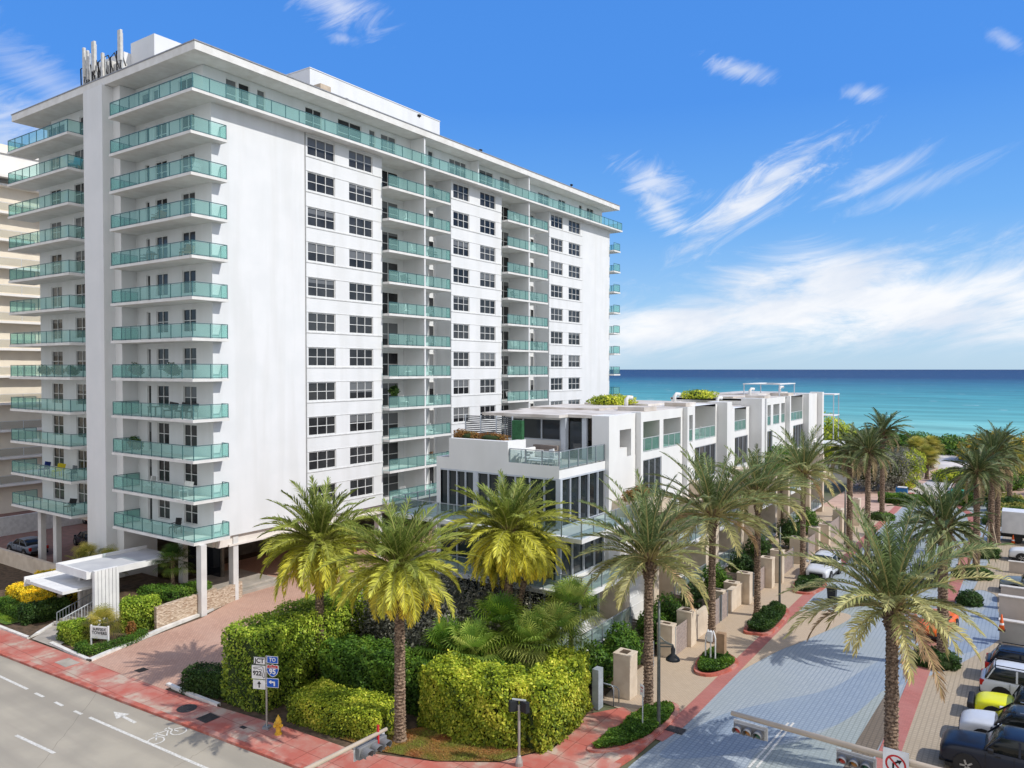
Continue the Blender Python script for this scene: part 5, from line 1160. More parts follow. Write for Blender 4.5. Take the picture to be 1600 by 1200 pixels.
def bed(name, pts, h, pal, n, lab, m=None):
    """kerbed planting bed with a low mat of leaves"""
    pts = smooth_line(pts, 4, True); me = None
    kb_ = MB(); ribbon(kb_, pts+[pts[0]], .22, 0, .16); k_ = kb_.build('kerb', kerb_red); k_['kind'] = 'structure'
    xs, ys = [p.x for p in pts], [p.y for p in pts]; P = []
    def inside(x_, y_):
        c = False
        for i in range(len(pts)):
            a, b_ = pts[i], pts[i-1]
            if (a.y > y_) != (b_.y > y_) and x_ < (b_.x-a.x)*(y_-a.y)/(b_.y-a.y)+a.x: c = not c
        return c
    cx, cy = sum(xs)/len(xs), sum(ys)/len(ys)
    while len(P) < n:
        x_, y_ = random.uniform(min(xs), max(xs)), random.uniform(min(ys), max(ys))
        if inside(cx+(x_-cx)*1.1, cy+(y_-cy)*1.1): P.append((x_, y_, random.uniform(.3, 1)**.5*h*(.85+.2*math.sin(x_*4)*math.cos(y_*3.3))))
    P = np.array(P); root = wroot(name, (cx, cy, 0), lab, 'bush')
    sheet('soil', [Vector((cx+(p.x-cx)*.97, cy+(p.y-cy)*.97, 0)) for p in pts], .09, soil, kind=None, parent=root)
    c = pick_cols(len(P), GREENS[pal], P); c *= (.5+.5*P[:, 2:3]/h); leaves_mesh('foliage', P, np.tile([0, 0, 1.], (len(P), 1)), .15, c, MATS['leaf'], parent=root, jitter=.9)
bed('planting_bed', gp((922, 1172), (965, 1142), (1010, 1108), (1050, 1103), (1056, 1118), (1020, 1152), (975, 1172), (935, 1178)), .4, 'green', 13000, 'grassy corner planting bed with a sign post and a palm')
bed('planting_bed', gp((1087, 1050), (1100, 1025), (1120, 1018), (1150, 1035), (1140, 1048), (1110, 1057)), .45, 'green', 7000, 'small green planting bed around the white braced palm')
bed('planting_bed', gp((1165, 985), (1200, 952), (1222, 950), (1230, 962), (1205, 990), (1178, 992)), .6, 'dark', 10000, 'long oval dark bush bed with a kerb beside the blue street')
bed('planting_bed', gp((1240, 920), (1252, 905), (1275, 905), (1290, 915), (1270, 928), (1245, 927)), .6, 'dark', 5000, 'dark bush bed in front of the silver parked car')
# entrance garden of the tower
hedge('hedge', [(-49.0, 26.6), (-47.9, 28.4)], 1.7, 1.9, 'lime', 9000, 'bright green cube hedge beside the ledgestone wall', size=.14)
hedge('hedge', [(-50.6, 29.2), (-48.3, 30.0), (-48.6, 32.2)], 1.5, .8, 'green', 7000, 'low green hedge on top of the ledgestone planter', size=.13, z0=1.2)
hedge('hedge', [(-50.3, 23.9), (-48.4, 24.0)], 1.4, 1.1, 'lime', 7000, 'bright green hedge left of the name board', size=.14)
hedge('hedge', [(-47.5, 23.2), (-46.2, 23.1), (-45.9, 25.2), (-46.5, 26.6)], .6, .55, 'green', 6000, 'knee high clipped hedge curving around the name board bed', size=.09, lump=.05)
hedge('hedge', [(-62, 28.2), (-57.0, 26.6)], 2.2, 1.7, 'gold', 10000, 'bright yellow hedge left of the canopy, topmost of the stepped hedges', size=.15)
hedge('hedge', [(-62, 25.9), (-56.6, 25.2)], 1.6, 1.15, 'gold', 8000, 'yellow hedge stepping down below the topmost yellow hedge', size=.15)
hedge('hedge', [(-61, 24.2), (-56.0, 24.0)], 1.0, .7, 'green', 6000, 'low green hedge between the lawn and the yellow hedges', size=.12)
hedge('hedge', [(-55.6, 23.4), (-55.0, 26.0)], 1.2, 1.2, 'dark', 6000, 'dark green bushes under the left end of the lower canopy', size=.15, lump=.25)
sheet('lawn', [(-66, 22.3), (-56.0, 22.6), (-55.8, 24), (-66, 24.4)], .13, grass_m, label='small bright lawn at the left edge beside the sidewalk')
fp = GREENS['yellow']
fan_palm(G(160, 1000, .1), 1.0, 30, .8, 60, 'arching golden palm just behind the name board', 'olive', None, .7, r=.1)
fan_palm(Vector((-59.5, 29.6, 0)), 2.3, 34, .8, 61, 'fan palm in sun left of the canopy roof', 'olive', 'fan palms by the canopy', 1.0)
fan_palm(Vector((-57.0, 30.0, 0)), 2.3, 34, .8, 62, 'fan palm in front of the white pier beside the canopy roof', 'olive', 'fan palms by the canopy', 1.0)
fan_palm(Vector((-50.4, 31.0, 1.2)), 2.2, 40, .75, 63, 'dark fan palm between the canopy and the tower column', 'dark', None, .9)
for i, (x_, y_, lab) in enumerate(((-49.6, 24.9, 'small red leaved plant left of the golden palm'), (-46.9, 26.0, 'small red flowering plant right of the golden palm'))):
    shrub('red_plant', (x_, y_, .1), [(0, 0, .5, .3, .3, .5)], 'rust', 500, lab, 'plant', .16)
# yard shrubs between gates and houses
for i, (px, py, s, lab, pal) in enumerate([(905, 1085, 1.35, 'dark green shrub at the left of the first gate pillar', 'green'), (945, 1060, 1.2, 'glossy shrub above the first slatted fence', 'green'), (1000, 1060, 1.35, 'round green shrub behind the first lantern', 'green'), (1050, 1030, 1.3, 'green shrub above the second slatted fence', 'green'), (1086, 1010, 1.4, 'bushy green shrub between the palm trunks', 'green'), (1128, 980, 1.3, 'green shrub behind the dark bins', 'dark'), (1165, 950, 1.4, 'green shrub beyond the pair of pillars', 'green'), (1210, 925, 1.4, 'dark shrub behind the fifth pillar', 'dark'), (1245, 900, 1.6, 'tall dark shrub near the grey gate', 'dark'), (1290, 870, 1.7, 'dark shrub in front of the last houses', 'dark'), (1305, 845, 1.6, 'big dark shrub left of the tall palms', 'green')]):
    p = G(px, py); p = Vector((-19.2-random.uniform(0, .5), p.y+1.2, 0)); s *= .82
    shrub('shrub', p, [(0, 0, s*1.2, s*.8, s*.9, s*1.0), (.3, .5, s*.8, s*.8, s*.7, s*.8)], pal, 3500, lab, 'shrub', .18, 'shrubs in the yards of the terrace houses')
shrub('shrub', (-22.0, 46.6, 8.3), [(0, -.6, .35, .5, .9, .45), (0, .8, .35, .5, 1.1, .5)], 'rust', 2200, 'rusty red and green bush in the planter above the garage', 'shrub', .13)
shrub('shrub', (-29.3, 39.7, 12.45), [(-1.2, 0, .2, .9, .4, .3), (.6, 0, .2, 1.2, .4, .3), (-2.0, 0, .25, .5, .4, .4)], 'rust', 3000, 'rust coloured planting below the slatted roof screens', 'shrub', .12)
shrub('shrub', (-29, 56, 14.1), [(0, 0, .3, 1.6, 1.2, .5), (0, 2, .3, 1.6, 1.2, .5)], 'yellow', 2500, 'yellow green planting on the roof behind the corner hut', 'shrub', .2, 'roof plantings')
shrub('shrub', (-29, 76, 14.0), [(0, 0, .3, 1.6, 1.4, .6), (0, 2, .3, 1.6, 1.2, .5)], 'yellow', 2000, 'yellow planting on the roof in the middle of the row', 'shrub', .22, 'roof plantings')
shrub('shrub', (-24, 81, 13.2), [(0, 0, .2, .8, 2.4, .3)], 'green', 1200, 'strip of green plants on the stepped parapet of the middle roof', 'shrub', .16, 'roof plantings')
shrub('tree', (-21.5, 80.5, 0), [(0, 0, 7.6, 2.0, 3.0, 1.6), (0, 2.5, 7.2, 1.6, 2, 1.2), (-.2, -2, 7.0, 1.4, 1.6, 1.1)], 'green', 7000, 'round leafy tree pressed against the white terrace houses', 'tree', .25, trunk=6)
shrub('tree', (-24.5, 112, 0), [(0, 0, 7.8, 3.4, 3.4, 3.2), (1.5, 3, 6.5, 3, 3, 3)], 'yellow', 8000, 'bright yellow green tree beyond the sea end of the houses', 'tree', .32, trunk=5)
shrub('silver_bush', (-17.5, 118, 0), [(0, 0, 3.0, 3.4, 4, 3.0), (-2, -3, 3.2, 2.6, 3, 2.8), (1.5, 4, 3, 3, 4, 2.8), (-4, 2, 4, 3, 3, 3)], 'silver', 14000, 'large silver grey bush behind the tall palms', 'bush', .3, core=.6)
shrub('tree', (-14.9, 121, 0), [(0, 0, 2.6, 1.5, 2.5, 2.6), (.4, 3, 3.2, 1.6, 2.0, 2.2)], 'yellow', 6000, 'bright yellow green bush beside the beach path', 'tree', .24, trunk=1.5)
hedge('hedge', [(-16.5, 107.5), (-10.5, 108.5)], 2.0, 1.1, 'green', 7000, 'clipped green hedge in front of the beach path', size=.2)
hedge('hedge', [(-4, 104), (3, 103)], 2.0, 1.2, 'green', 6000, 'clipped green hedge beyond the white box truck', size=.2)
for i, (x_, y_, h_, lab) in enumerate(((-13.9, 134, 3.4, 'dense sabal palm left of the beach path, nearest'), (-16.3, 142, 4.0, 'dense sabal palm left of the beach path, behind the bright bush'), (-14.8, 150, 3.6, 'dense sabal palm left of the beach path, farthest'), (-2.6, 112, 5.6, 'shaggy sabal palm at the right edge before the sea'), (-.6, 118, 5.2, 'shaggy sabal palm cut by the right edge'), (-3.4, 126, 5.0, 'shaggy sabal palm behind the dark street palms'))):
    fan_palm(Vector((x_, y_, 0)), h_, 90, 1.15, 70+i, lab, 'olive', 'sabal palms by the beach', 1.25, 'sabal_palm', .28)
shrub('sea_grape', (-20.5, 176, 0), [(0, 0, 1.6, 6, 6, 2.5), (6.5, 2, 1.4, 5, 6, 2.2), (-7, 0, 1.8, 6, 6, 2.7), (-16, 0, 1.9, 7, 6, 2.8)], 'green', 16000, 'dark green sea grape thicket left of the beach path', 'thicket', .5, core=.8)
shrub('sea_grape', (-6.3, 168, 0), [(0, 0, 2.3, 5.2, 7, 3.0), (5.5, -2, 2.2, 5, 7, 2.9), (11, 0, 1.6, 6, 7, 2.4), (-3.5, -2, 1.4, 2.6, 5, 2.4)], 'grape', 16000, 'orange and green sea grape thicket right of the beach path', 'thicket', .5, core=.8)
hedge('hedge', [(-3, 98.5), (-2, 112), (-6.8, 122), (-7.5, 150)], 3, 1.2, 'olive', 12000, 'low dune planting along the right of the beach path', size=.28, lump=.4)

# planting that closes the far end of the street
for x_, y_, s_, pal, lab in ((-10.5, 133, 1.5, 'yellow', 'yellow green bush at the foot of the beach path'), (-4.5, 128, 2.0, 'green', 'green bush right of the beach path'), (-1, 136, 2.4, 'olive', 'olive bush behind the sabal palms'), (3.5, 126, 2.4, 'yellow', 'bright bush cut by the right edge of the view'), (-7.5, 111, 1.2, 'green', 'low green bush beside the green covered stacks'), (-2.5, 108.5, 1.3, 'dark', 'dark bush behind the far palms'), (-18.5, 150, 2.4, 'olive', 'olive bush in front of the sea grape'), (-21, 135, 2.6, 'yellow', 'yellow green bush behind the silver bush')):
    shrub('bush', (x_, y_, 0), [(0, 0, s_*.6, s_*1.2, s_*1.3, s_*.8), (s_*.9, s_*.5, s_*.5, s_, s_, s_*.7), (-s_*.9, -s_*.3, s_*.5, s_, s_, s_*.7)], pal, 4500, lab, 'bush', .26, core=.75)
# ================================================================== vehicles
def paint(name, c, rough=.28, metal=.0): return mat('car_'+name, c, rough, tuple(v*.93 for v in c), 2, spec=.3, coat=.15, metal=metal)
tyre_m = mat('tyre', (.018, .018, .018), .85, (.03, .03, .03), 12); rim_m = mat('rim', (.45, .46, .48), .35, (.35, .36, .38), 5, metal=.7)
trim_m = mat('black_trim', (.02, .02, .022), .6); lamp_r = mat('tail_lamp', (.45, .02, .015), .25); lamp_w = mat('head_lamp', (.75, .77, .78), .1, spec=.8); lamp_o = mat('amber_lamp', (.85, .30, .04), .3)
car_glass = mat_pane('car_glass', (.008, .009, .010), (.03, .04, .04), .12, .35)
plate_m = mat('plate', (.65, .65, .60), .5)
def loft(name, st, m, parent, subsurf=1, cap=True):
    """st: list of cross sections, each a list of (x, y, z) for the half y>=0 from centre top to bottom; mirrored"""
    mb = MB(); k = len(st[0]); W = 2*k
    for s_ in st:
        mb.v += [tuple(p) for p in s_]+[(p[0], -p[1], p[2]) for p in reversed(s_)]
    for i in range(len(st)-1):
        for j in range(W-1):
            if j == k-1: mb.f.append((i*W+j, i*W+j+1, (i+1)*W+j+1, (i+1)*W+j)); mb.mi.append(0); continue
            mb.f.append((i*W+j, i*W+j+1, (i+1)*W+j+1, (i+1)*W+j)); mb.mi.append(0)
        mb.f.append((i*W+W-1, i*W, (i+1)*W, (i+1)*W+W-1)); mb.mi.append(0)
    if cap:
        mb.f.append(tuple(reversed(range(W)))); mb.mi.append(0); n = (len(st)-1)*W; mb.f.append(tuple(range(n, n+W))); mb.mi.append(0)
    o = mb.build(name, m, parent, smooth=True, subsurf=subsurf)
    bm = bmesh.new(); bm.from_mesh(o.data); bmesh.ops.remove_doubles(bm, verts=bm.verts, dist=1e-4); bmesh.ops.recalc_face_normals(bm, faces=bm.faces); bm.to_mesh(o.data); bm.free()
    return o
SHAPES = {  # x stations (rear -, front +): (x, half width, belt height); cabin: rear base, rear roof, front roof, windscreen base
 'suv':   dict(L=4.75, W=.94, H=1.72, hood=1.08, belt=1.12, tail=1.12, cab=(-2.15, -1.72, .30, 1.02), wb=1.42, wr=.37),
 'sedan': dict(L=4.7, W=.90, H=1.45, hood=.90, belt=.95, tail=1.0, cab=(-1.85, -1.05, .25, 1.05), wb=1.40, wr=.33),
 'pickup':dict(L=5.3, W=1.0, H=1.85, hood=1.22, belt=1.25, tail=1.22, cab=(-1.0, -.75, .45, 1.05), wb=1.65, wr=.41),
 'buggy': dict(L=4.0, W=.85, H=1.65, hood=1.02, belt=1.0, tail=1.0, cab=(-1.6, -1.5, .1, .48), wb=1.2, wr=.37),
 'convertible': dict(L=4.5, W=.93, H=1.10, hood=.86, belt=.90, tail=.95, cab=(-.9, -.7, .3, .85), wb=1.32, wr=.34),
}
def car(kind, m, loc, rz, label, roof=None, cat='car', group=None, name='parked_car', lower=None):
    d = SHAPES[kind]; L_, W_, H_ = d['L']/2, d['W'], d['H']; r = empty(name, loc, rz, label, cat, group); zb = .26
    def sec(x, w_, zt, crown=.05): return [(x, 0, zt+crown), (x, w_*.5, zt+crown*.85), (x, w_*.86, zt+.005), (x, w_*.97, zt-.10), (x, w_, (zt+zb)/2+.06), (x, w_*.985, zb+.16), (x, w_*.9, zb)]
    xs = [(-L_, .80, d['tail']-.22), (-L_+.06, .90, d['tail']-.08), (-L_+.25, .965, d['tail']), (-L_*.5, 1.0, d['belt']), (0, 1.0, d['belt']), (d['cab'][3]-.05, 1.0, d['belt']-.02), (d['cab'][3]+.25, .985, d['hood']+.01), (L_*.78, .96, d['hood']-.05), (L_-.22, .91, d['hood']-.13), (L_-.05, .84, d['hood']-.24), (L_, .76, d['hood']-.36)]
    loft('body', [sec(x, W_*f, z) for x, f, z in xs], m, r, 2)
    # dark sill and wheel houses
    sk = MB(); sk.box(-L_+.15, L_-.2, -W_*.94, W_*.94, .2, .34)
    for sx_ in (-1, 1):
        for sy_ in (-1, 1):
            a = [(sx_*d['wb']+(d['wr']+.09)*math.cos(t), sy_*W_*.80, d['wr']+(d['wr']+.09)*math.sin(t)) for t in np.linspace(0, 2*math.pi, 18)[:-1]]
            b_ = [(p[0], sy_*(W_+.012), p[2]) for p in a]; n = len(a)
            for i in range(n): j = (i+1) % n; sk.poly([a[i], a[j], b_[j], b_[i]])
            sk.poly(b_ if sy_ > 0 else list(reversed(b_)))
    sk.build('wheel_arch', lower or trim_m, r)
    rb, rr, rf, fb = d['cab']; wt = W_*.80; bz = d['belt']-.03
    if kind != 'convertible':
        def cs(x, w0, z0_, w1, z1_): return [(x[1], 0, z1_+.03), (x[1], w1*.6, z1_+.02), (x[1], w1, z1_-.04), (x[0], w0, z0_), (x[0], 0, z0_)]
        st = [[(rb, 0, bz+.05), (rb, W_*.55, bz+.04), (rb, W_*.8, bz+.02), (rb, W_*.86, bz), (rb, 0, bz)], cs((rb+.15, rr), W_*.92, bz, wt, H_-.02), cs(((rr+rf)/2,)*2, W_*.93, bz, wt+.02, H_), cs((fb-.15, rf), W_*.92, bz, wt, H_-.03), [(fb, 0, bz+.05), (fb, W_*.6, bz+.03), (fb, W_*.84, bz+.01), (fb, W_*.88, bz), (fb, 0, bz)]]
        loft('windows', st, car_glass, r, 0)
        rm = roof or m
        loft('roof', [[(x, 0, H_+.045-dz), (x, wt*.6, H_+.035-dz), (x, wt*.97, H_-.02-dz), (x, wt*1.02, H_-.07-dz), (x, 0, H_-.05-dz)] for x, dz in ((rr-.12, .05), (rr+.2, .0), ((rr+rf)/2, -.01), (rf-.25, .0), (rf+.04, .05))], rm, r, 1)
        for s_ in (-1, 1):
            for (x0, x1) in ((fb-.03, rf+.03), (rb+.1, rr)): MB().bar((x0, s_*W_*.90, bz), (x1, s_*wt*1.0, H_-.04), .055, .03, up=(0, s_, 0)).build('pillar', trim_m if (kind == 'buggy' or roof is not None) else m, r, smooth=False)
            xm = (rr+rf)/2-.05; MB().bar((xm, s_*W_*.945, bz), (xm, s_*(wt+.035), H_-.05), .09, .03, up=(0, s_, 0)).build('pillar', trim_m if roof else m, r)
            if kind == 'suv' : MB().bar((rr+.1, s_*wt*.9, H_+.075), (rf-.25, s_*wt*.9, H_+.075), .04, .04).build('roof_rail', trim_m if roof is None else rim_m, r)
    else:
        MB().poly([(fb, -W_*.8, bz), (fb, W_*.8, bz), (fb-.45, W_*.68, H_+.2), (fb-.45, -W_*.68, H_+.2)]).build('windscreen', MATS['clear_glass'], r)
        cb = MB(); cb.box(-1.0, .6, -W_*.78, W_*.78, d['belt']-.04, d['belt']+.056); cb.build('cabin', trim_m, r)
        for x_ in (-.75, .15):
            for s_ in (-1, 1): MB().box(x_-.12, x_+.12, s_*.38-.24, s_*.38+.24, d['belt'], d['belt']+.32).build('seat', mat('tan_leather', (.38, .20, .10), .6), r, bevel=.05)
    for s_ in (-1, 1):
        MB().box(L_-.42, L_-.085, s_*W_*.70-.16, s_*W_*.70+.10, d['hood']-.44, d['hood']-.27).build('headlight', lamp_w, r, bevel=.03)
        MB().box(-L_-.0, -L_+.22, s_*W_*.80-.10, s_*W_*.80+.10, d['tail']-.42, d['tail']-.12).build('taillight', lamp_r, r, bevel=.03)
        MB().box(fb-.35, fb-.15, s_*(W_+.14)-.1, s_*(W_+.14)+.1, bz+.02, bz+.18).build('mirror', m if kind != 'pickup' else trim_m, r, bevel=.03)
        mm = MB()
        for x_ in (-.5, .55): mm.box(x_-.1, x_+.1, s_*W_*.99-.02, s_*W_*.99+.025, bz-.17, bz-.13)
        mm.build('handle', trim_m, r)
        dm = MB()
        for x_ in (-1.05, -.02, .98): dm.box(x_-.006, x_+.006, s_*W_*.99-.02, s_*W_*.99+.012, .42, bz-.06)
        dm.box(-1.05, .98, s_*W_*.99-.02, s_*W_*.99+.012, .40, .415); dm.build('door_seam', trim_m, r)
    gr = MB(); gr.box(L_-.10, L_+.015, -W_*.55, W_*.55, .45, d['hood']-.38)
    for i in range(4): gr.box(L_+.015, L_+.025, -W_*.5, W_*.5, .5+i*.08, .52+i*.08)
    gr.build('grille', trim_m, r, bevel=.02)
    MB().box(-L_-.03, -L_+.2, -W_*.78, W_*.78, .30, .52).build('bumper', trim_m, r, bevel=.04); MB().box(L_-.25, L_+.04, -W_*.74, W_*.74, .24, .42).build('bumper', trim_m, r, bevel=.04)
    MB().box(-L_-.035, -L_-.02, -.16, .16, .62, .76).build('licence_plate', plate_m, r)
    for sx_ in (-1, 1):
        for sy_ in (-1, 1):
            w_ = empty('wheel', (sx_*d['wb'], sy_*(W_-.11), d['wr'])); w_.parent = r; KIDS.setdefault(r.as_pointer(), []).append(w_)
            t_ = MB(); t_.lathe([(d['wr']*.6, -.11), (d['wr']*.95, -.11), (d['wr'], -.07), (d['wr'], .07), (d['wr']*.95, .11), (d['wr']*.6, .11)], (0, 0, 0), 24); o = t_.build('tyre', tyre_m, w_, smooth=False); o.rotation_euler = (math.pi/2, 0, 0)
            t_ = MB(); t_.lathe([(.05, .09*1), (d['wr']*.62, .10), (d['wr']*.62, .115)], (0, 0, 0), 18)
            for q in range(5): a = q*2*math.pi/5; t_.bar((.04*math.cos(a), .04*math.sin(a), .12), (d['wr']*.6*math.cos(a), d['wr']*.6*math.sin(a), .12), .07, .03)
            o = t_.build('rim', rim_m, w_); o.rotation_euler = (math.pi/2*(-sy_)*-1 if sy_ < 0 else -math.pi/2, 0, 0)
    return r
PKG = 'cars parked nose or tail to the tan paving at the right edge'
p_navy = paint('navy', (.010, .014, .028)); p_silver = paint('silver', (.60, .62, .66), .3); p_white = paint('white', (.72, .73, .74)); p_yel = paint('yellow', (.80, .78, .02)); p_grey = paint('grey', (.16, .19, .20), .3); p_dark = paint('charcoal', (.03, .035, .04)); p_red = paint('red', (.55, .05, .02)); p_org = paint('orange', (.75, .14, .01)); p_blue = paint('steel_blue', (.16, .19, .24), .3)
car('pickup', p_navy, (-3.25+2.65, 37.9, .024), math.pi, 'dark navy pickup parked nose out, nearest at the bottom right', group=PKG, cat='pickup')
car('suv', p_silver, (-2.75+2.35, 41.0, .024), math.pi, 'silver white car with black roof parked nose out beyond the navy pickup', roof=p_dark, group=PKG)
yb = car('buggy', p_yel, (-2.45+2.1, 43.9, .024), math.pi, 'bright yellow off-road car with a black front bumper bar', group=PKG, roof=trim_m)
MB().box(2.02, 2.30, -.80, .80, .45, .78).build('bumper_bar', trim_m, yb, bevel=.08)
MB().box(-.9, -.2, -.5, .5, 1.72, 1.86).build('roof_load', mat('striped_mat', (.75, .15, .08), .8, (.8, .75, .5), 6), yb)
car('suv', p_silver, (-2.3+2.4, 46.9, .024), 0, 'silver blue sport utility car parked tail out behind the yellow car', group=PKG)
car('suv', p_navy, (-2.2+2.4, 49.7, .024), 0, 'navy blue sport utility car parked tail out beside the low walls', group=PKG)
car('suv', p_grey, (-2.2+2.4, 69.6, .024), math.pi, 'grey green sport utility car parked nose out beyond the wall with the cone', group=PKG)
car('sedan', p_white, (-2.0+2.4, 66.8, .024), math.pi, 'white car showing only its bonnet above the beige wall', group=PKG)
car('suv', p_white, (-1.9+2.4, 81.5, .024), math.pi, 'white car with black grille parked next to the white box truck', group=PKG)
car('convertible', p_org, (-5.2, 56.0, .03), R(-98), 'bright orange open car driving on the paving behind the big palm', name='car')
car('suv', p_silver, (-14.3, 66.3, .02), R(-92), 'silver grey sport utility car standing by the house side kerb', name='parked_car')
car('sedan', p_dark, (-6.9, 69.5, .02), R(90), 'dark car half hidden behind the middle street palm', name='car')
car('sedan', p_blue, (-76.5, 30.7+2.0, .11), R(180), 'steel blue sedan in the parking court at the far left', cat='car')
car('sedan', p_navy, (-74.6, 37.4, .11), R(170), 'dark blue car behind the tower column at the left', cat='car')
car('suv', p_red, (-84.2, 43.2, .11), R(175), 'red car beyond the boundary wall at the left', cat='car')
car('suv', p_dark, (-86.5, 47.0, .11), R(175), 'black car behind the red car at the far left', cat='car')
# box truck
tk = empty('box_truck', (.2, 90.0, .024), R(180), 'white box truck parked beyond the cars at the right edge', 'truck')
MB().box(-3.2, 2.9, -1.15, 1.15, .95, 3.1).build('cargo_box', mat('truck_white', (.70, .71, .73), .5, (.64, .65, .67), 2), tk, bevel=.04)
MB().box(-3.25, 2.95, -1.17, 1.17, .80, .948).build('box_sill', trim_m, tk); MB().box(-3.26, -3.2, -1.1, 1.1, 1.0, 3.05).build('rear_door', mat('truck_white', ()), tk) if False else None
MB().box(-5.0, -3.3, -1.0, 1.0, .6, 2.2).build('cab', p_white, tk, bevel=.12); MB().box(-3.1, 3.4, -.5, .5, .5, .78).build('chassis', trim_m, tk)
for x_ in (-4.2, 1.6):
    for s_ in (-1, 1): t_ = MB(); t_.lathe([(.2, -.13), (.44, -.13), (.46, 0), (.44, .13), (.2, .13)], (0, 0, 0), 20); o = t_.build('wheel', tyre_m, tk); o.location = (x_, s_*.95, .46); o.rotation_euler = (math.pi/2, 0, 0)

# ================================================================== walls, gates and yards on the house side
GXL = -17.0
gates = [(984, 1095, 1025, 1.25), (1080, 1012, 957, 1.25), (1050, 1030, 978, .9), (1129, 963, 930, 1.0), (1151, 950, 912, 1.0), (1171, 945, 897, 1.0), (1206, 920, 873, 1.1), (1222, 912, 861, .9), (1251, 882, 841, 1.1), (1279, 862, 825, 1.0), (1295, 852, 820, 1.0), (1316, 833, 797, 1.1), (1343, 822, 780, 1.2)]
wh = ['first', 'second', 'third', 'fourth', 'fifth', 'sixth', 'seventh', 'eighth', 'ninth', 'tenth', 'eleventh', 'twelfth', 'thirteenth']
for i, (px, yb_, yt, wd) in enumerate(gates):
    p = G(px, yb_); h = max(1.7, 17-(yt-577)*(17/(yb_-577)))
    x1 = p.x; r_ = wroot('gate_pillar', (x1-.4, p.y+.3, 0), f'square limestone gate pillar with a planted top, {wh[i]} from the corner', 'gate pillar', 'stone gate pillars along the house side walk')
    mb = MB(); mb.box(x1-.95, x1, p.y, p.y+.72*wd, 0, h-.1); mb.box(x1-.97, x1+.02, p.y-.02, p.y+.72*wd+.02, h-.1, h); mb.build('shaft', stone, r_, bevel=.015)
    mb = MB(); mb.box(x1-.7, x1-.25, p.y+.2, p.y+.72*wd-.2, h+.002, h+.02); mb.build('planter_top', soil, r_)
def slat_fence(a, b_, h, label, name='slatted_fence', m=None, cat='fence'):
    a, b_ = Vector((a[0], a[1], 0)), Vector((b_[0], b_[1], 0)); r_ = wroot(name, tuple((a+b_)/2), label, cat); mb = MB(); n = int(h/.17)
    for i in range(n): mb.bar(a+Vector((0, 0, .1+i*.17)), b_+Vector((0, 0, .1+i*.17)), .03, .15)
    mb.build('slat_panel', m or wood, r_); MB().box(a.x-.04, a.x+.04, a.y-.04, a.y+.04, 0, h+.02).build('post', steel, r_); MB().box(b_.x-.04, b_.x+.04, b_.y-.04, b_.y+.04, 0, h+.02).build('post', steel, r_); return r_
for i, (px, py, lab) in enumerate([(1036, 1046, 'weathered slatted fence across the first yard'), (1078, 1020, 'weathered slatted fence behind the second pillar'), (1122, 972, 'weathered slatted fence in the yard with the dark bins'), (1190, 930, 'weathered slatted fence in the middle yard'), (1240, 895, 'weathered slatted fence in the yard beyond the grey gate')]):
    y_ = G(px, py).y; slat_fence((-20.8, y_), (-17.9, y_), 1.5, lab)
for i, (a, b_, lab) in enumerate([((-17.5, 42.6), (-17.5, 44.6), 'closed slatted wooden gate between the second and third pillar'), ((-17.4, 48.6), (-17.4, 50.0), 'slatted gate just before the fourth pillar'), ((-17.4, 50.4), (-17.4, 51.6), 'slatted gate just beyond the palm with braces'), ((-17.3, 57.2), (-17.3, 60.5), 'pale slatted gate between the sixth and seventh pillar'), ((-17.1, 64.4), (-17.1, 67.6), 'purplish grey slatted gate with letter box beyond the lamp post'), ((-16.9, 72.0), (-16.9, 75), 'slatted gate far along the walk'), ((-16.8, 79.4), (-16.8, 84.6), 'slatted gate near the tall dark palms')]):
    slat_fence(a, b_, 1.75, lab, 'yard_gate', mat('gate_wood', (.36, .29, .26), .8, (.28, .23, .21), 6, .3, 30), 'gate')
# rear yard walls between the houses and the walk
for i, (y0, y1) in enumerate(((45.2, 48.2), (52.5, 55.5), (62.2, 64.2), (69.8, 71.8), (76, 79), (86, 91))):
    o = wroot('yard_wall', (-17.3, (y0+y1)/2, 0), 'low limestone yard wall, ' + ['first from the corner', 'second from the corner', 'third from the corner', 'fourth from the corner', 'fifth from the corner', 'last before the tall palms'][i], 'wall', 'low stone walls between the gate pillars'); mb = MB(); mb.box(-17.75, -17.45, y0, y1, 0, 1.5); mb.box(-17.8, -17.4, y0, y1, 1.5, 1.56); mb.build('wall', stone, o)
# grey post panel and bicycle rack by the corner
p = G(928, 1108); mb = MB(); mb.box(p.x-.1, p.x+.25, p.y, p.y+.5, 0, 2.0); tag(mb.build('grey_post', mat('blue_grey', (.34, .38, .42), .5)), 'tall blue grey metal panel at the end of the corner hedge', 'panel')
o = wroot('handrail', (-18, 35, 0), 'bent grey tube handrail beside the first gate pillar', 'handrail')
for k, (dy, h) in enumerate(((0, 1.1), (.6, .8))):
    y_ = 34.4+dy; MB().tube([(-18.6, y_, 0), (-18.6, y_, h-.1), (-18.5, y_, h), (-17.5, y_, h), (-17.38, y_, h-.12), (-17.38, y_, .05)], .03, 8).build('rail', steel, o, smooth=True)
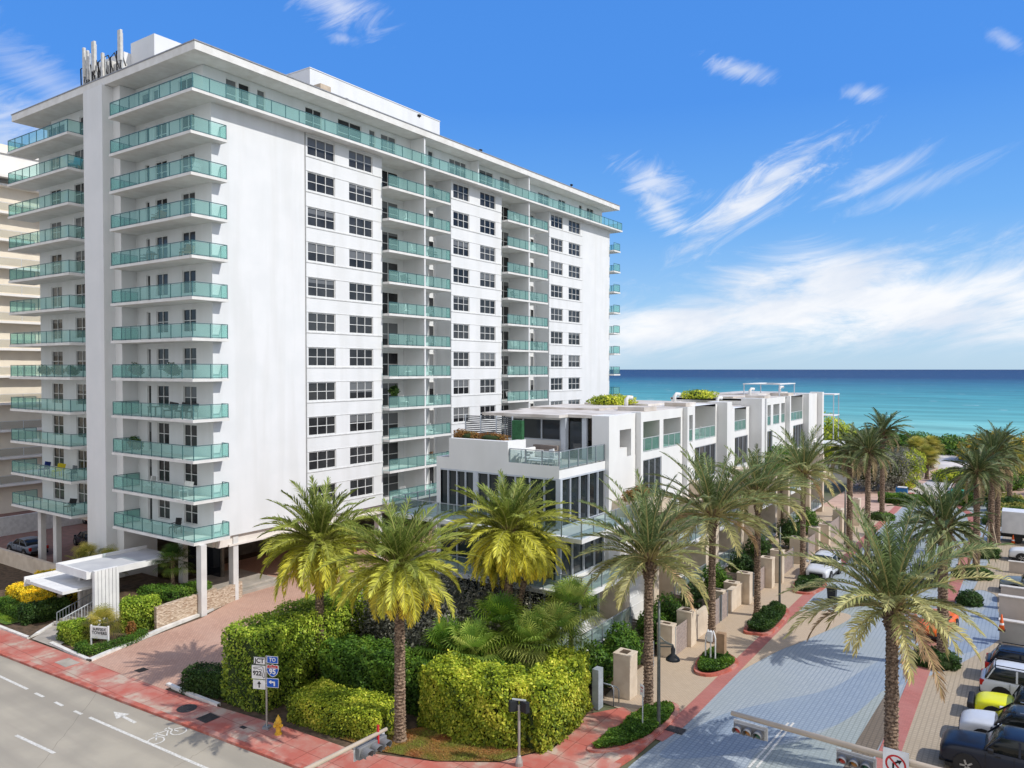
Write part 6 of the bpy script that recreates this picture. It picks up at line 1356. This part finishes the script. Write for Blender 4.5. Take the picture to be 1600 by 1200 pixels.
# wheelie bins
def bin_(p, m, lab, rz=0):
    r_ = empty('wheelie_bin', p, rz, lab, 'bin', 'wheelie bins in the yards of the terrace houses')
    mb = MB(); n = len(mb.v); mb.v += [(-.25, -.28, .08), (.25, -.28, .08), (.25, .28, .08), (-.25, .28, .08), (-.30, -.36, 1.0), (.30, -.36, 1.0), (.30, .36, 1.0), (-.30, .36, 1.0)]
    for q in ((0,3,2,1),(4,5,6,7),(0,1,5,4),(1,2,6,5),(2,3,7,6),(3,0,4,7)): mb.f.append(q); mb.mi.append(0)
    mb.build('body', m, r_, bevel=.02); MB().box(-.33, .33, -.4, .42, 1.0, 1.07).build('lid', m, r_, bevel=.02)
    for s_ in (-1, 1): t_ = MB().lathe([(.1, -.03), (.1, .03)], (0, 0, 0), 12); o = t_.build('wheel', tyre_m, r_); o.location = (s_*.28, .3, .1); o.rotation_euler = (0, math.pi/2, 0)
bb = mat('bin_blue', (.012, .015, .10), .5); bk = mat('bin_dark', (.02, .022, .03), .5)
for px, py, m_, lab in ((1089, 985, bb, 'dark blue wheelie bin between the second and third fence'), (1103, 983, bk, 'black wheelie bin just right of the dark blue one'), (1174, 925, bb, 'dark navy wheelie bin behind the slim palm trunk'), (1193, 922, bk, 'black wheelie bin next to the seventh pillar'), (1262, 866, bk, 'black wheelie bin beyond the far slim palm trunk'), (1300, 940, bk, 'small black litter bin beside the kerb of the street')):
    q = G(px, py); bin_(q if px == 1300 else Vector((-17.9, q.y+.4, 0)), m_, lab)

# ================================================================== street lamps, braces, signs
lm = mat('lamp_metal', (.13, .14, .13), .5, (.10, .11, .10), 5, metal=.4)
def lantern(px, py, h, lab, arm=True):
    p = G(px, py); r_ = empty('street_lamp', p, 0, lab, 'street lamp', 'pole lamps along the house side walk')
    MB().tube([(0, 0, 0), (0, 0, .5), (0, 0, h*.6), (0, 0, h)], [.11, .085, .075, .055], 10).build('pole', lm, r_, smooth=True)
    if arm:
        z = h-2.0; MB().tube([(0, 0, z), (.3, .1, z+.05), (.62, .2, z-.02)], .045, 6).tube([(0, 0, z+.35), (.25, .1, z+.12), (.62, .2, z-.02)], .032, 6).tube([(0, 0, z-.15), (.6, .2, z-.1)], .032, 6).build('arm', lm, r_)
        MB().lathe([(.03, 0), (.06, -.1), (.10, -.2), (.09, -.42), (.30, -.62), (.34, -.72), (.30, -.73), (.05, -.74)], (.62, .2, z), 16).build('lamp_shade', mat('lamp_black', (.02, .022, .025), .45), r_, smooth=True)
    return r_
lantern(1029, 1140, 6.1, 'slim street lamp with a hanging bell lantern beside the nearest house side palm')
lantern(1218, 950, 5.8, 'slim lamp post by the long oval bush bed', arm=False)
lantern(1320, 850, 5.5, 'slim lamp post beside the leftmost tall dark palm', arm=False)
# braces round the second palm
p = G(1110, 1036); r_ = empty('utility_frame', p, 0, 'white pipe frame and brown box at the foot of the braced palm', 'utility frame')
mb = MB()
for dx in (-.3, 0, .28): mb.tube([(dx, 0, 0), (dx, .02, 1.5), (dx*.5, .05, 1.9)], .045, 8)
mb.build('pipe', sign_white, r_); MB().box(-.2, .12, -.1, .08, 1.25, 1.85).build('box', sign_white, r_, bevel=.02); MB().box(.25, .75, .2, .6, .6, 1.75).build('cabinet', mat('cardboard', (.34, .22, .13), .8), r_, bevel=.02)
for i, (dx, dy) in enumerate(((-.9, -.2), (-.2, -.9), (.8, -.5))):
    p = G(1546, 868); o = empty('wooden_prop', p+Vector((dx, dy, 0)), 0, ['wooden prop leaning on the palm, left one of three', 'wooden prop leaning on the palm, middle one of three', 'wooden prop leaning on the palm, right one of three'][i], 'prop', 'wooden palm props')
    MB().bar((0, 0, 0), (-dx*.8, -dy*.8, 3.0), .1).build('beam', mat('prop_wood', (.42, .33, .24), .8), o); MB().box(-.12, .12, -.12, .12, 0, .05).build('foot', mat('prop_wood', (.42, .33, .24)), o)
# small white parking sign in the corner bed
p = G(1004, 1140); r_ = empty('parking_sign', p, R(-30), 'small white sign on a slim post in the grassy corner bed', 'sign')
MB().tube([(0, 0, 0), (0, 0, 2.1)], .03, 8).build('post', pale_metal, r_); MB().box(-.16, .16, -.045, -.03, 1.62, 2.15).build('panel', sign_white, r_)
MB().box(-.10, .10, -.05, -.046, 1.98, 2.03).box(-.10, .10, -.05, -.046, 1.86, 1.88).box(-.10, .06, -.05, -.046, 1.80, 1.82).build('lettering', red_s, r_)
# route sign assembly
p = G(417, 1138, .1); r_ = empty('route_sign', p, R(24), 'route sign cluster reading JCT 922 and TO 95 with arrows on one post', 'road sign')
MB().bar((0, 0, 0), (0, 0, 3.45), .07).build('post', mat('galvanised', (.42, .40, .37), .5, (.34, .32, .29), 4, metal=.4), r_); MB().box(-.16, .16, -.16, .16, 0, .12).build('base', steel, r_)
def rrect(mb, x0, x1, z0, z1, y, r=.03, n=4):
    pts = []
    for cx, cz, a0 in ((x1-r, z0+r, -90), (x1-r, z1-r, 0), (x0+r, z1-r, 90), (x0+r, z0+r, 180)):
        for k in range(n+1): a = R(a0+90*k/n); pts.append((cx+r*math.cos(a), y, cz+r*math.sin(a)))
    mb.poly(pts); return mb
def plate(parent, x0, x1, z0, z1, m, back=None, border=None, name='panel'):
    mb = MB(); mb.box(x0, x1, -.06, -.045, z0, z1); o = mb.build(name, back or pale_metal, parent)
    rrect(MB(), x0+.004, x1-.004, z0+.004, z1-.004, -.0615).build('face', border or m, o)
    if border: rrect(MB(), x0+.022, x1-.022, z0+.022, z1-.022, -.063).build('inner_face', m, o)
    return o
rot = (math.pi/2, 0, 0)
plate(r_, -.62, -.03, 3.02, 3.38, sign_white, border=black); text('JCT', .30, r_, (-.325, -.066, 3.20), rot, black, bold=.008)
plate(r_, -.72, -.03, 2.34, 2.98, sign_white, border=None); text('922', .29, r_, (-.44, -.066, 2.60), rot, black, bold=.008)
pl = [(-.62, 2.88), (-.30, 2.91), (-.22, 2.94), (-.14, 2.90), (-.13, 2.74), (-.075, 2.58), (-.06, 2.46), (-.10, 2.40), (-.16, 2.46), (-.19, 2.58), (-.20, 2.66)]
mb = MB()
for a, b_ in zip(pl, pl[1:]): mb.bar((a[0], -.066, a[1]), (b_[0], -.066, b_[1]), .022, .004, up=(0, 1, 0))
for a, b_ in zip([(-.62, 2.88), (-.60, 2.80), (-.44, 2.83), (-.34, 2.79), (-.26, 2.82)], [(-.60, 2.80), (-.44, 2.83), (-.34, 2.79), (-.26, 2.82), (-.20, 2.72)]): mb.bar((a[0], -.066, a[1]), (b_[0], -.066, b_[1]), .022, .004, up=(0, 1, 0))
mb.build('state_outline', black, r_)
plate(r_, -.66, -.03, 1.86, 2.30, sign_white)
mb = MB(); mb.poly([(-.375, -.066, 1.93), (-.315, -.066, 1.93), (-.315, -.066, 2.10), (-.24, -.066, 2.10), (-.345, -.066, 2.25), (-.45, -.066, 2.10), (-.375, -.066, 2.10)]); mb.build('arrow', black, r_)
plate(r_, .05, .62, 3.12, 3.46, blue_s, border=sign_white); text('TO', .24, r_, (.335, -.067, 3.29), rot, sign_white, bold=.006)
def shield(sc_, z):
    pts = [(-.5, .42), (-.36, .46), (-.2, .42), (0, .5), (.2, .42), (.36, .46), (.5, .42), (.52, .1), (.42, -.22), (.22, -.42), (0, -.52), (-.22, -.42), (-.42, -.22), (-.52, .1)]
    return [(.335+x*sc_, z+y*sc_) for x, y in pts]
def fill(pts, y, name, m): 
    mb = MB(); mb.poly([(a, y, b_) for a, b_ in pts]); return mb.build(name, m, r_)
fill(shield(.60, 2.78), -.055, 'shield', sign_white); s2 = shield(.54, 2.78)
fill([q for q in s2 if q[1] < 2.86]+[], -.06, 'shield_face', blue_s); fill([(.335+x*.52, 2.78+y*.54) for x, y in ((-.5, .42), (-.36, .46), (-.2, .42), (0, .5), (.2, .42), (.36, .46), (.5, .42), (.52, .22), (-.52, .22))][::-1], -.0605, 'shield_top', red_s)
fill([(.335+x*.54, 2.78+y*.54) for x, y in ((-.52, .18), (.52, .18), (.52, .05), (.42, -.22), (.22, -.42), (0, -.52), (-.22, -.42), (-.42, -.22), (-.52, .05))][::-1], -.0608, 'shield_face', blue_s)
text('95', .34, r_, (.335, -.067, 2.73), rot, sign_white, bold=.012); text('INTERSTATE', .062, r_, (.335, -.067, 2.945), rot, sign_white)
plate(r_, .03, .64, 1.98, 2.42, blue_s, border=sign_white)
mb = MB(); mb.poly([(.14, -.067, 2.24), (.27, -.067, 2.34), (.27, -.067, 2.275), (.46, -.067, 2.275), (.46, -.067, 2.06), (.39, -.067, 2.06), (.39, -.067, 2.205), (.27, -.067, 2.205), (.27, -.067, 2.14)]); mb.build('arrow', sign_white, r_)
for z in (3.2, 2.7, 2.15): MB().box(-.3, .4, -.043, -.036, z-.02, z+.02).build('bracket', pale_metal, r_)
# hydrant
p = G(435, 1147, .1); r_ = empty('fire_hydrant', p, 0, 'yellow fire hydrant standing before the low yellow green hedge', 'hydrant'); hy = mat('hydrant_yellow', (.72, .44, .04), .5, (.55, .32, .04), 6)
MB().lathe([(.17, 0), (.17, .05), (.12, .06), (.12, .5), (.16, .52), (.16, .58), (.13, .6), (.12, .7), (.07, .8), (.03, .84), (.03, .9)], (0, 0, 0), 16).build('barrel', hy, r_, smooth=False)
for a in (0, math.pi, -math.pi/2):
    o = MB().lathe([(.06, .09), (.06, .18), (.075, .18), (.075, .24)], (0, 0, 0), 12).build('cap', hy, r_); o.location = (0, 0, .45); o.rotation_euler = (0, math.pi/2, a)
# pedestrian signal on a slim pole
p = G(811, 1196, .1); r_ = empty('pedestrian_signal', p, R(20), 'black twin pedestrian signal on a grey pole before the corner hedge', 'pedestrian signal')
MB().tube([(0, 0, 0), (0, 0, 2.6)], .055, 10).build('pole', mat('galvanised', (.42, .40, .37)), r_); MB().lathe([(.17, 0), (.16, .15), (.08, .42), (.06, .44)], (0, 0, 0), 12).build('base', mat('galvanised', (.42, .40, .37)), r_)
for s_ in (-1, 1):
    o = MB().box(-.2, .2, -.1, .12, 0, .46).build('signal_box', MATS['lamp_black'], r_, bevel=.02); o.location = (s_*.24, 0, 2.32); o.rotation_euler = (0, 0, R(-35*s_))
MB().box(-.3, .3, -.04, .04, 2.80, 2.85).build('bracket', pale_metal, r_)
# traffic signals on mast arms
arm_m = mat('mast_paint', (.52, .42, .31), .6, (.46, .37, .27), 2); hood_m = mat('signal_grey', (.20, .20, .20), .5); sig_in = mat('signal_black', (.03, .03, .03), .5)
def signal_head(parent, c, ang, lit, s=1.0):
    """three lenses side by side under visors, hung below the arm"""
    h_ = empty('signal_head', c, ang); h_.parent = parent; h_.scale = (s,)*3
    MB().box(-.62, .62, -.02, .16, -.2, .2).build('housing', hood_m, h_, bevel=.03)
    MB().box(-.68, .68, .17, .19, -.26, .26).build('backplate', mat('signal_pale', (.62, .62, .62), .5), h_)
    cols = [(.45, .03, .01), (.40, .16, .02), (.01, .10, .05)]
    for i in range(3):
        x_ = -.4+.4*i; o = MB().lathe([(.15, 0), (.14, .04), (.09, .07), (.01, .08)], (0, 0, 0), 16).build('lens', mat('lens_%d' % i, cols[i], .25, spec=.6), h_, smooth=True); o.location = (x_, -.02, 0); o.rotation_euler = (math.pi/2, 0, 0)
        v = MB(); n = 14
        for k in range(n):
            a0, a1 = R(-40+260*k/n), R(-40+260*(k+1)/n)
            if k < n: v.poly([(x_+.175*math.cos(a0), -.02, .175*math.sin(a0)), (x_+.175*math.cos(a1), -.02, .175*math.sin(a1)), (x_+.175*math.cos(a1), -.30-.06*math.sin(a1), .175*math.sin(a1)), (x_+.175*math.cos(a0), -.30-.06*math.sin(a0), .175*math.sin(a0))])
        o = v.build('visor', hood_m, h_); so_ = o.modifiers.new('t', 'SOLIDIFY'); so_.thickness = .012
    return h_
A = G(1143, 1114, 6.4); B = G(1440, 1197, 6.4); dirn = (B-A).normalized(); E_ = A+dirn*14; ang = math.atan2(dirn.y, dirn.x)
r_ = wroot('traffic_light', (E_.x, E_.y, 0), 'tan mast arm across the blue street carrying two traffic light heads', 'traffic light')
MB().tube([A, A+dirn*6, E_], [.07, .10, .16], 12).build('mast_arm', arm_m, r_, smooth=True); MB().tube([(E_.x, E_.y, 0), (E_.x, E_.y, 7)], [.22, .16], 12).build('pole', arm_m, r_, smooth=True)
for t_ in ((G(1170, 1122, 6.4)-A).length, (G(1336, 1168, 6.4)-A).length): c = A+dirn*t_+Vector((0, 0, -.42)); hh = signal_head(r_, c-Vector(r_.location)*1.0, ang, 0, .78); 
for o in bpy.data.objects:
    if o.name.startswith('signal_head') and o.parent == r_: o.matrix_parent_inverse = Matrix()
A2 = G(604, 1139, 6.0); B2 = G(475, 1204, 6.0); d2 = (B2-A2).normalized(); E2 = A2+d2*12; ang2 = math.atan2(-d2.y, -d2.x)
r2 = wroot('traffic_light', (E2.x, E2.y, 0), 'mast arm over the red walk with one large three visor head', 'traffic light')
MB().tube([A2, A2+d2*6, E2], [.055, .09, .15], 12).build('mast_arm', arm_m, r2, smooth=True); MB().tube([(E2.x, E2.y, 0), (E2.x, E2.y, 6.6)], [.22, .16], 12).build('pole', arm_m, r2, smooth=True)
signal_head(r2, A2+d2*.55+Vector((0, 0, -.36))-Vector(r2.location), math.atan2(B2.y-A2.y, B2.x-A2.x)+math.pi, 0, .9)
MB().box(-.03, .03, -.03, .03, 0, .75).build('red_flag', red_s, r2).matrix_parent_inverse = Matrix(); bpy.data.objects['red_flag'].location = A2+d2*.35-Vector(r2.location)+Vector((0, 0, -.5))
# no turn sign hung on the arm
c = A+dirn*(G(1401, 1187, 6.4)-A).length; r_ = empty('no_turn_sign', c+Vector((0, 0, -.05)), ang, 'white no turn sign with red ring on the mast arm before the palm', 'road sign')
MB().box(-.32, .32, -.16, -.145, -.42, .36).build('panel', pale_metal, r_); rrect(MB(), -.315, .315, -.415, .355, -.162, .05).build('face', sign_white, r_)
mb = MB(); n = 32
for k in range(n):
    a0, a1 = 2*math.pi*k/n, 2*math.pi*(k+1)/n; mb.poly([(.21*math.cos(a0), -.167, .21*math.sin(a0)-.03), (.26*math.cos(a0), -.167, .26*math.sin(a0)-.03), (.26*math.cos(a1), -.167, .26*math.sin(a1)-.03), (.21*math.cos(a1), -.167, .21*math.sin(a1)-.03)])
mb.bar((-.155, -.168, .125), (.155, -.168, -.185), .05, .003, up=(0, 1, 0)); mb.build('prohibition_ring', red_s, r_)
mb = MB(); mb.bar((-.06, -.165, -.17), (-.06, -.165, -.02), .05, .002, up=(0, 1, 0)); mb.bar((-.07, -.165, -.03), (.06, -.165, .06), .05, .002, up=(0, 1, 0)); mb.poly([(.02, -.165, .10), (.16, -.165, .12), (.09, -.165, -.01)]); mb.build('arrow', black, r_)
# cones, walls of the ramp, barrier
cone_o = mat('cone_orange', (.80, .13, .02), .6)
def cone(p, lab, h=.9):
    r_ = empty('traffic_cone', p, 0, lab, 'traffic cone', 'orange traffic cones at the right edge')
    MB().box(-.2, .2, -.2, .2, 0, .04).build('base', trim_m, r_); MB().lathe([(.17, .04), (.10, h*.5), (.03, h)], (0, 0, 0), 16).build('body', cone_o, r_, smooth=True); MB().lathe([(.135, h*.36), (.112, h*.48)], (0, 0, 0), 16).build('stripe', sign_white, r_)
cone(G(1565, 985, .9), 'orange traffic cone on the wall end at the right edge', 1.0); cone(G(1583, 850), 'orange traffic cone beside the box truck wheel', .9)
wl = mat('beige_wall', (.50, .43, .37), .8, (.43, .37, .32), .8); wg = mat('grey_concrete_wall', (.34, .34, .33), .8, (.28, .28, .27), .6)
def wall(x0, x1, y0, y1, h, m, lab, name='low_wall'):
    r_ = wroot(name, ((x0+x1)/2, (y0+y1)/2, 0), lab, 'wall'); mb = MB(); mb.box(x0, x1, y0, y1, 0, h); mb.build('wall', m, r_); mb = MB(); mb.box(x0-.05, x1, y0-.05, y1+.05, h, h+.07); mb.build('coping', mat('coping', (.62, .58, .53), .8), r_)
wall(-1.9, 6, 52.6, 53.0, .35, wg, 'low grey wall just beyond the navy car'); wall(-1.75, 6, 56.3, 56.7, 1.35, wg, 'grey concrete wall before the orange cone')
wall(-1.95, 6, 61.4, 61.8, 1.6, wl, 'beige wall of the parking ramp behind the cone'); wall(-1.95, 6, 64.4, 64.7, 1.55, wl, 'second beige wall, behind the ramp wall'); wall(-1.75, 6, 76.2, 76.5, .9, wl, 'far beige wall beside the white parked car')
r_ = wroot('barrier', (0, 58, 0), 'thin orange tube barrier between the two low walls', 'barrier'); MB().tube([(-1.4, 57.3, .9), (2, 57.3, .95)], .03, 6).tube([(-.6, 57.3, .9), (-.6, 57.3, 0)], .03, 6).build('rail', cone_o, r_)
# green covers, blue bin, litter by the beach entrance
r_ = shrub('covered_stack', (-8.4, 117, 0), [(0, 0, .5, 1.6, .8, .8), (1.6, -.6, .4, 1.4, .7, .7), (-1.5, .5, .4, 1.0, .7, .8)], 'green', 50, 'green tarpaulin covered stacks at the beach entrance', 'covered stack'); 
for ch in list(r_.children): bpy.data.objects.remove(ch)
gt = mat('green_tarp', (.04, .36, .24), .6, (.03, .26, .18), 3)
MB().lathe([(1.5, 0), (1.4, .6), (.9, 1.0), (.05, 1.2)], (0, 0, 0), 7).build('cover', gt, r_); MB().lathe([(1.2, 0), (1.1, .5), (.6, .8), (.05, .95)], (2.1, -1.2, 0), 6).build('cover', gt, r_)
p = G(1409, 775); r_ = empty('blue_bin', p, 0, 'blue bin with a white lid by the clipped hedge at the turning circle', 'bin'); MB().box(-.7, .7, -.4, .4, 0, 1.15).build('body', mat('bin_bright_blue', (.02, .16, .42), .5), r_, bevel=.03); MB().box(-.5, .6, -.45, .45, 1.152, 1.24).build('lid', sign_white, r_)
p = Vector((-15.2, 122, 0)); r_ = empty('timber_screen', p, R(60), 'orange brown timber screen beside the beach path', 'screen'); MB().box(-1.4, 1.4, -.06, .06, 0, 2.6).build('panel', mat('timber_orange', (.50, .22, .09), .8, (.4, .17, .07), 5, stretch=(6, 1, 1)), r_); MB().box(-1.5, -1.4, -.1, .1, 0, 2.7).build('post', wood, r_); MB().box(1.4, 1.5, -.1, .1, 0, 2.7).build('post', wood, r_)

# ================================================================== roof antennas and other roof things
def antenna(x_, y_, z0, h, lab, w_=.45):
    r_ = empty('cell_antenna', (x_, y_, z0), 0, lab, 'antenna', 'panel antennas on the tower roof')
    MB().tube([(0, 0, 0), (0, 0, h-.2)], .06, 8).build('mast', pale_metal, r_); MB().box(-w_/2, w_/2, -.32, -.1, h-2.6, h).build('antenna_panel', mat('antenna_white', (.62, .61, .58), .6), r_, bevel=.05)
    MB().tube([(.1, -.2, h-2.6), (.2, -.3, h-3.0), (.05, -.1, h-3.4), (.15, 0, .1)], .045, 6).build('cable', trim_m, r_)
az_ = AY-1.8
def at_roof(px, py, Y): q = GY(px, py, Y); return q
for px, pyt, lab, w_ in ((135, 76, 'leftmost panel antenna on the tower roof', .3), (141, 80, 'thin panel antenna close to the leftmost one on the tower roof', .2), (164, 84, 'short panel antenna between the tall ones on the tower roof', .3), (150, 66, 'second panel antenna from the left on the tower roof', .5), (191, 48, 'tallest panel antenna, in front of the white roof house', .5), (245, 60, 'panel antenna just right of the white roof house', .6), (261, 63, 'rightmost panel antenna on the tower roof', .6)):
    q = GY(px, pyt, AY-2.0 if px < 200 else AY+1.5); antenna(q.x, q.y, 39.2, q.z-39.2, lab, w_)
mb = MB(); r_ = wroot('cable_tray', (-66, AY-2, 39.2), 'grey tangle of cable trays and boxes below the roof antennas', 'cable tray')
zc = GY(170, 96, AY-1.5).z
for i in range(9): mb.box(-71.5+i*.75, -70.95+i*.75, AY-1.7, AY-1.2, 39.24, zc-.9*random.random())
mb.build('cabinet', mat('antenna_white', ()) if 'antenna_white' not in MATS else MATS['antenna_white'], r_); mb = MB()
for i in range(7): mb.tube([(-71+i*1.0, AY-2.0, 39.3), (-71+i*1.0, AY-2.1, zc-.3+.5*random.random()), (-70.5+i*1.0, AY-2.0, zc+.3*random.random()), (-70.1+i*1.0, AY-1.8, zc-1.2)], .06, 6)
mb.build('cable', trim_m, r_)
q = GX(503, 140, -52); r_ = empty('roof_unit', (q.x, q.y, 39.2), 0, 'small beige box unit on the roof edge before the long penthouse', 'roof unit'); MB().box(-.5, .5, -.6, .6, 0, q.z-39.2+.3).build('casing', mat('beige_metal', (.55, .45, .34), .6), r_, bevel=.03); MB().box(.5, .52, -.4, .4, .2, .7).build('grille', trim_m, r_)
q = GX(716, 205, -54); r_ = wroot('roof_railing', (-54, q.y, 39.2), 'thin metal rail frame on the roof beyond the penthouse', 'railing'); mb = MB()
for z in (.6, 1.2, 1.7): mb.tube([(-54, q.y-2.5, 39.2+z), (-54, q.y+2.5, 39.2+z)], .03, 6)
for k in range(6): mb.tube([(-54, q.y-2.5+k, 39.2), (-54, q.y-2.5+k, 40.9)], .03, 6)
mb.build('rail', pale_metal, r_)
for i, (px, py) in enumerate(((541, 157), (655, 182), (751, 236), (893, 290))):
    q = GX(px, py, -47.3); r_ = empty('roof_floodlight', q, 0, 'small black floodlight on the tower roof edge, ' + ['first', 'second', 'third', 'fourth'][i] + ' from the left', 'floodlight', 'floodlights on the tower roof edge'); MB().box(-.12, .12, -.14, .14, -.02, .16).build('lamp', trim_m, r_); MB().bar((0, 0, -.15), (0, 0, 0), .05).build('bracket', trim_m, r_)

# ================================================================== furniture on the tower balconies
def lounge(loc, rz, lab, m, g=None): return chair(loc, rz, lab, m, group=g, s=1.15, name='balcony_chair')
bz = lambda k: Zb[k]+.2
CG = 'chairs on the tower balconies'
lounge((-51.2, 31.7, bz(0)), R(20), 'dark hanging style chair on the lowest corner balcony', darkwick, CG)
for i, (x_, k, m_, lab) in enumerate([(-54.2, 1, wfab, 'white chair left of the table, second balcony from below at the corner'), (-50.0, 1, wfab, 'white chair by the corner, second balcony from below'), (-50.2, 3, darkwick, 'black wicker chair near the corner, fourth balcony from below'), (-48.9, 3, darkwick, 'black wicker chair at the very corner, fourth balcony from below'), (-51.8, 3, darkwick, 'black wicker chair before the windows, fourth balcony from below'), (-52.0, 4, wfab, 'white chair among plants, fifth balcony from below'), (-49.6, 7, teak, 'wooden chair at the corner, eighth balcony from below'), (-54.6, 7, greyfab, 'grey chair toward the pier, eighth balcony from below'), (-48.6, 9, greyfab, 'grey chair at the corner, third balcony from the top'), (-53.0, 8, teak, 'red brown chair behind glass, fourth balcony from the top')]):
    lounge((x_, 31.6, bz(k)), R(random.uniform(-40, 40)), lab, m_, CG)
table((-52.2, 31.6, bz(1)), 'white table on the second corner balcony from below', wfab, 1.2, .7, name='balcony_table'); table((-53.4, 31.6, bz(3)), 'dark table on the fourth corner balcony from below', darkwick, 1.0, .7, name='balcony_table')
table((-53.6, 31.6, bz(7)), 'small table on the eighth corner balcony from below', teak, .7, .6, name='balcony_table')
for i, (x_, k, m_, lab) in enumerate([(-68.2, 1, mat('yellow_fabric', (.75, .60, .03), .8), 'bright yellow chair on the left wing balcony, second from below'), (-70.4, 1, mat('blue_fabric', (.03, .06, .28), .8), 'dark blue chair on the left wing balcony, second from below'), (-65.6, 1, greyfab, 'grey chair near the pier on the second left wing balcony'), (-64.9, 10, mat('sky_fabric', (.05, .40, .62), .7), 'bright blue chair on the left wing balcony below the top one'), (-66.2, 0, darkwick, 'black chair on the lowest left wing balcony')]):
    lounge((x_, 31.5, bz(k)), R(random.uniform(-40, 40)), lab, m_, CG)
nm = ['lowest', 'second', 'third', 'fourth', 'fifth', 'sixth', 'seventh', 'eighth', 'ninth', 'tenth', 'eleventh']
for k in range(11):
    for (yy, st_) in ((53.2, 'near row'), (56.6, 'near row, far half'), (70.6, 'far row'), (75.0, 'far row, far half')):
        if random.random() < .72:
            m_ = random.choice([wfab, wfab, greyfab, teak, darkwick]); cn = {'white_fabric': 'white', 'grey_plastic': 'grey', 'teak': 'wooden', 'dark_wicker': 'black'}[m_.name]
            chair((-48.1+random.uniform(-.2, .2), yy+random.uniform(-.6, .6), bz(k)), R(random.uniform(40, 140)), f'{cn} chair on a side balcony of the {st_}, {nm[k]} from below', m_, group=CG, s=1.1, name='balcony_chair')
for x_, k, h_, lab in ((-69.8, 4, .8, 'row of pot plants on the fifth left wing balcony, left one'), (-67.6, 4, .8, 'pot plants on the fifth left wing balcony, middle'), (-65.2, 4, .8, 'pot plants on the fifth left wing balcony, beside the corner post'), (-55.8, 2, 1.0, 'spiky pot plant at the left end of the third corner balcony'), (-55.6, 4, .9, 'pot plant at the left end of the fifth corner balcony'), (-50.9, 4, .9, 'bushy pot plant in the middle of the fifth corner balcony')):
    shrub('pot_plant', (x_, 31.3, bz(k)), [(0, 0, h_*.75, .7, .3, h_*.5), (.4, .1, h_*.6, .5, .3, h_*.4)], 'dark', 900, lab, 'plant', .14, 'pot plants on the tower balconies')
shrub('pot_plant', (-48.4, 51.6, bz(3)), [(0, 0, 1.5, .45, .45, .5)], 'dark', 500, 'tall pot plant on a side balcony above the rail', 'plant', .2, 'pot plants on the tower balconies')

# ================================================================== a person by the last gate
def person(loc, rz, lab):
    r_ = empty('person', loc, rz, lab, 'person')
    def skin(name, pts, edges, rad, m, root_i=0, parent=None):
        me = bpy.data.meshes.new(name); me.from_pydata(pts, edges, []); o = bpy.data.objects.new(name, me); link(o, parent or r_)
        md = o.modifiers.new('s', 'SKIN'); me.skin_vertices.new() if not me.skin_vertices else None
        for i, rr_ in enumerate(rad): me.skin_vertices[0].data[i].radius = (rr_, rr_)
        me.skin_vertices[0].data[root_i].use_root = True; sb = o.modifiers.new('u', 'SUBSURF'); sb.levels = sb.render_levels = 2; me.materials.append(m); return o
    pts = [(0, 0, .95), (0, 0, 1.15), (0, 0, 1.4), (0, 0, 1.5), (0, -.02, 1.62), (0, -.01, 1.7), (.18, 0, 1.42), (.24, .02, 1.15), (.25, -.12, .95), (-.18, 0, 1.42), (-.24, .02, 1.15), (-.25, -.10, .93), (.1, 0, .9), (.11, -.14, .5), (.11, -.12, .08), (.11, -.26, .03), (-.1, 0, .9), (-.11, .08, .5), (-.11, .24, .10), (-.11, .12, .03)]
    ed = [(0, 1), (1, 2), (2, 3), (3, 4), (4, 5), (2, 6), (6, 7), (7, 8), (2, 9), (9, 10), (10, 11), (0, 12), (12, 13), (13, 14), (14, 15), (0, 16), (16, 17), (17, 18), (18, 19)]
    skin('body', pts, ed, [.15, .13, .15, .06, .10, .09, .06, .045, .035, .06, .045, .035, .10, .07, .045, .04, .10, .07, .045, .04], mat('dark_clothes', (.03, .035, .05), .8))
    MB().lathe([(.02, -.12), (.09, -.06), (.105, 0), (.10, .08), (.02, .13)], (0, -.01, 1.68), 12).build('cap', sign_white, r_, smooth=True); MB().lathe([(.16, -.22), (.165, 0), (.13, .14)], (0, 0, 1.28), 12).build('shirt', mat('white_shirt', (.70, .70, .68), .8), r_, smooth=True)
person(Vector((-15.6, 92.6, 0)), R(200), 'person in dark trousers and white top on the walk by the last gate')
# ------------------------------------------------------------------ checks: one unique label each, unless grouped twins
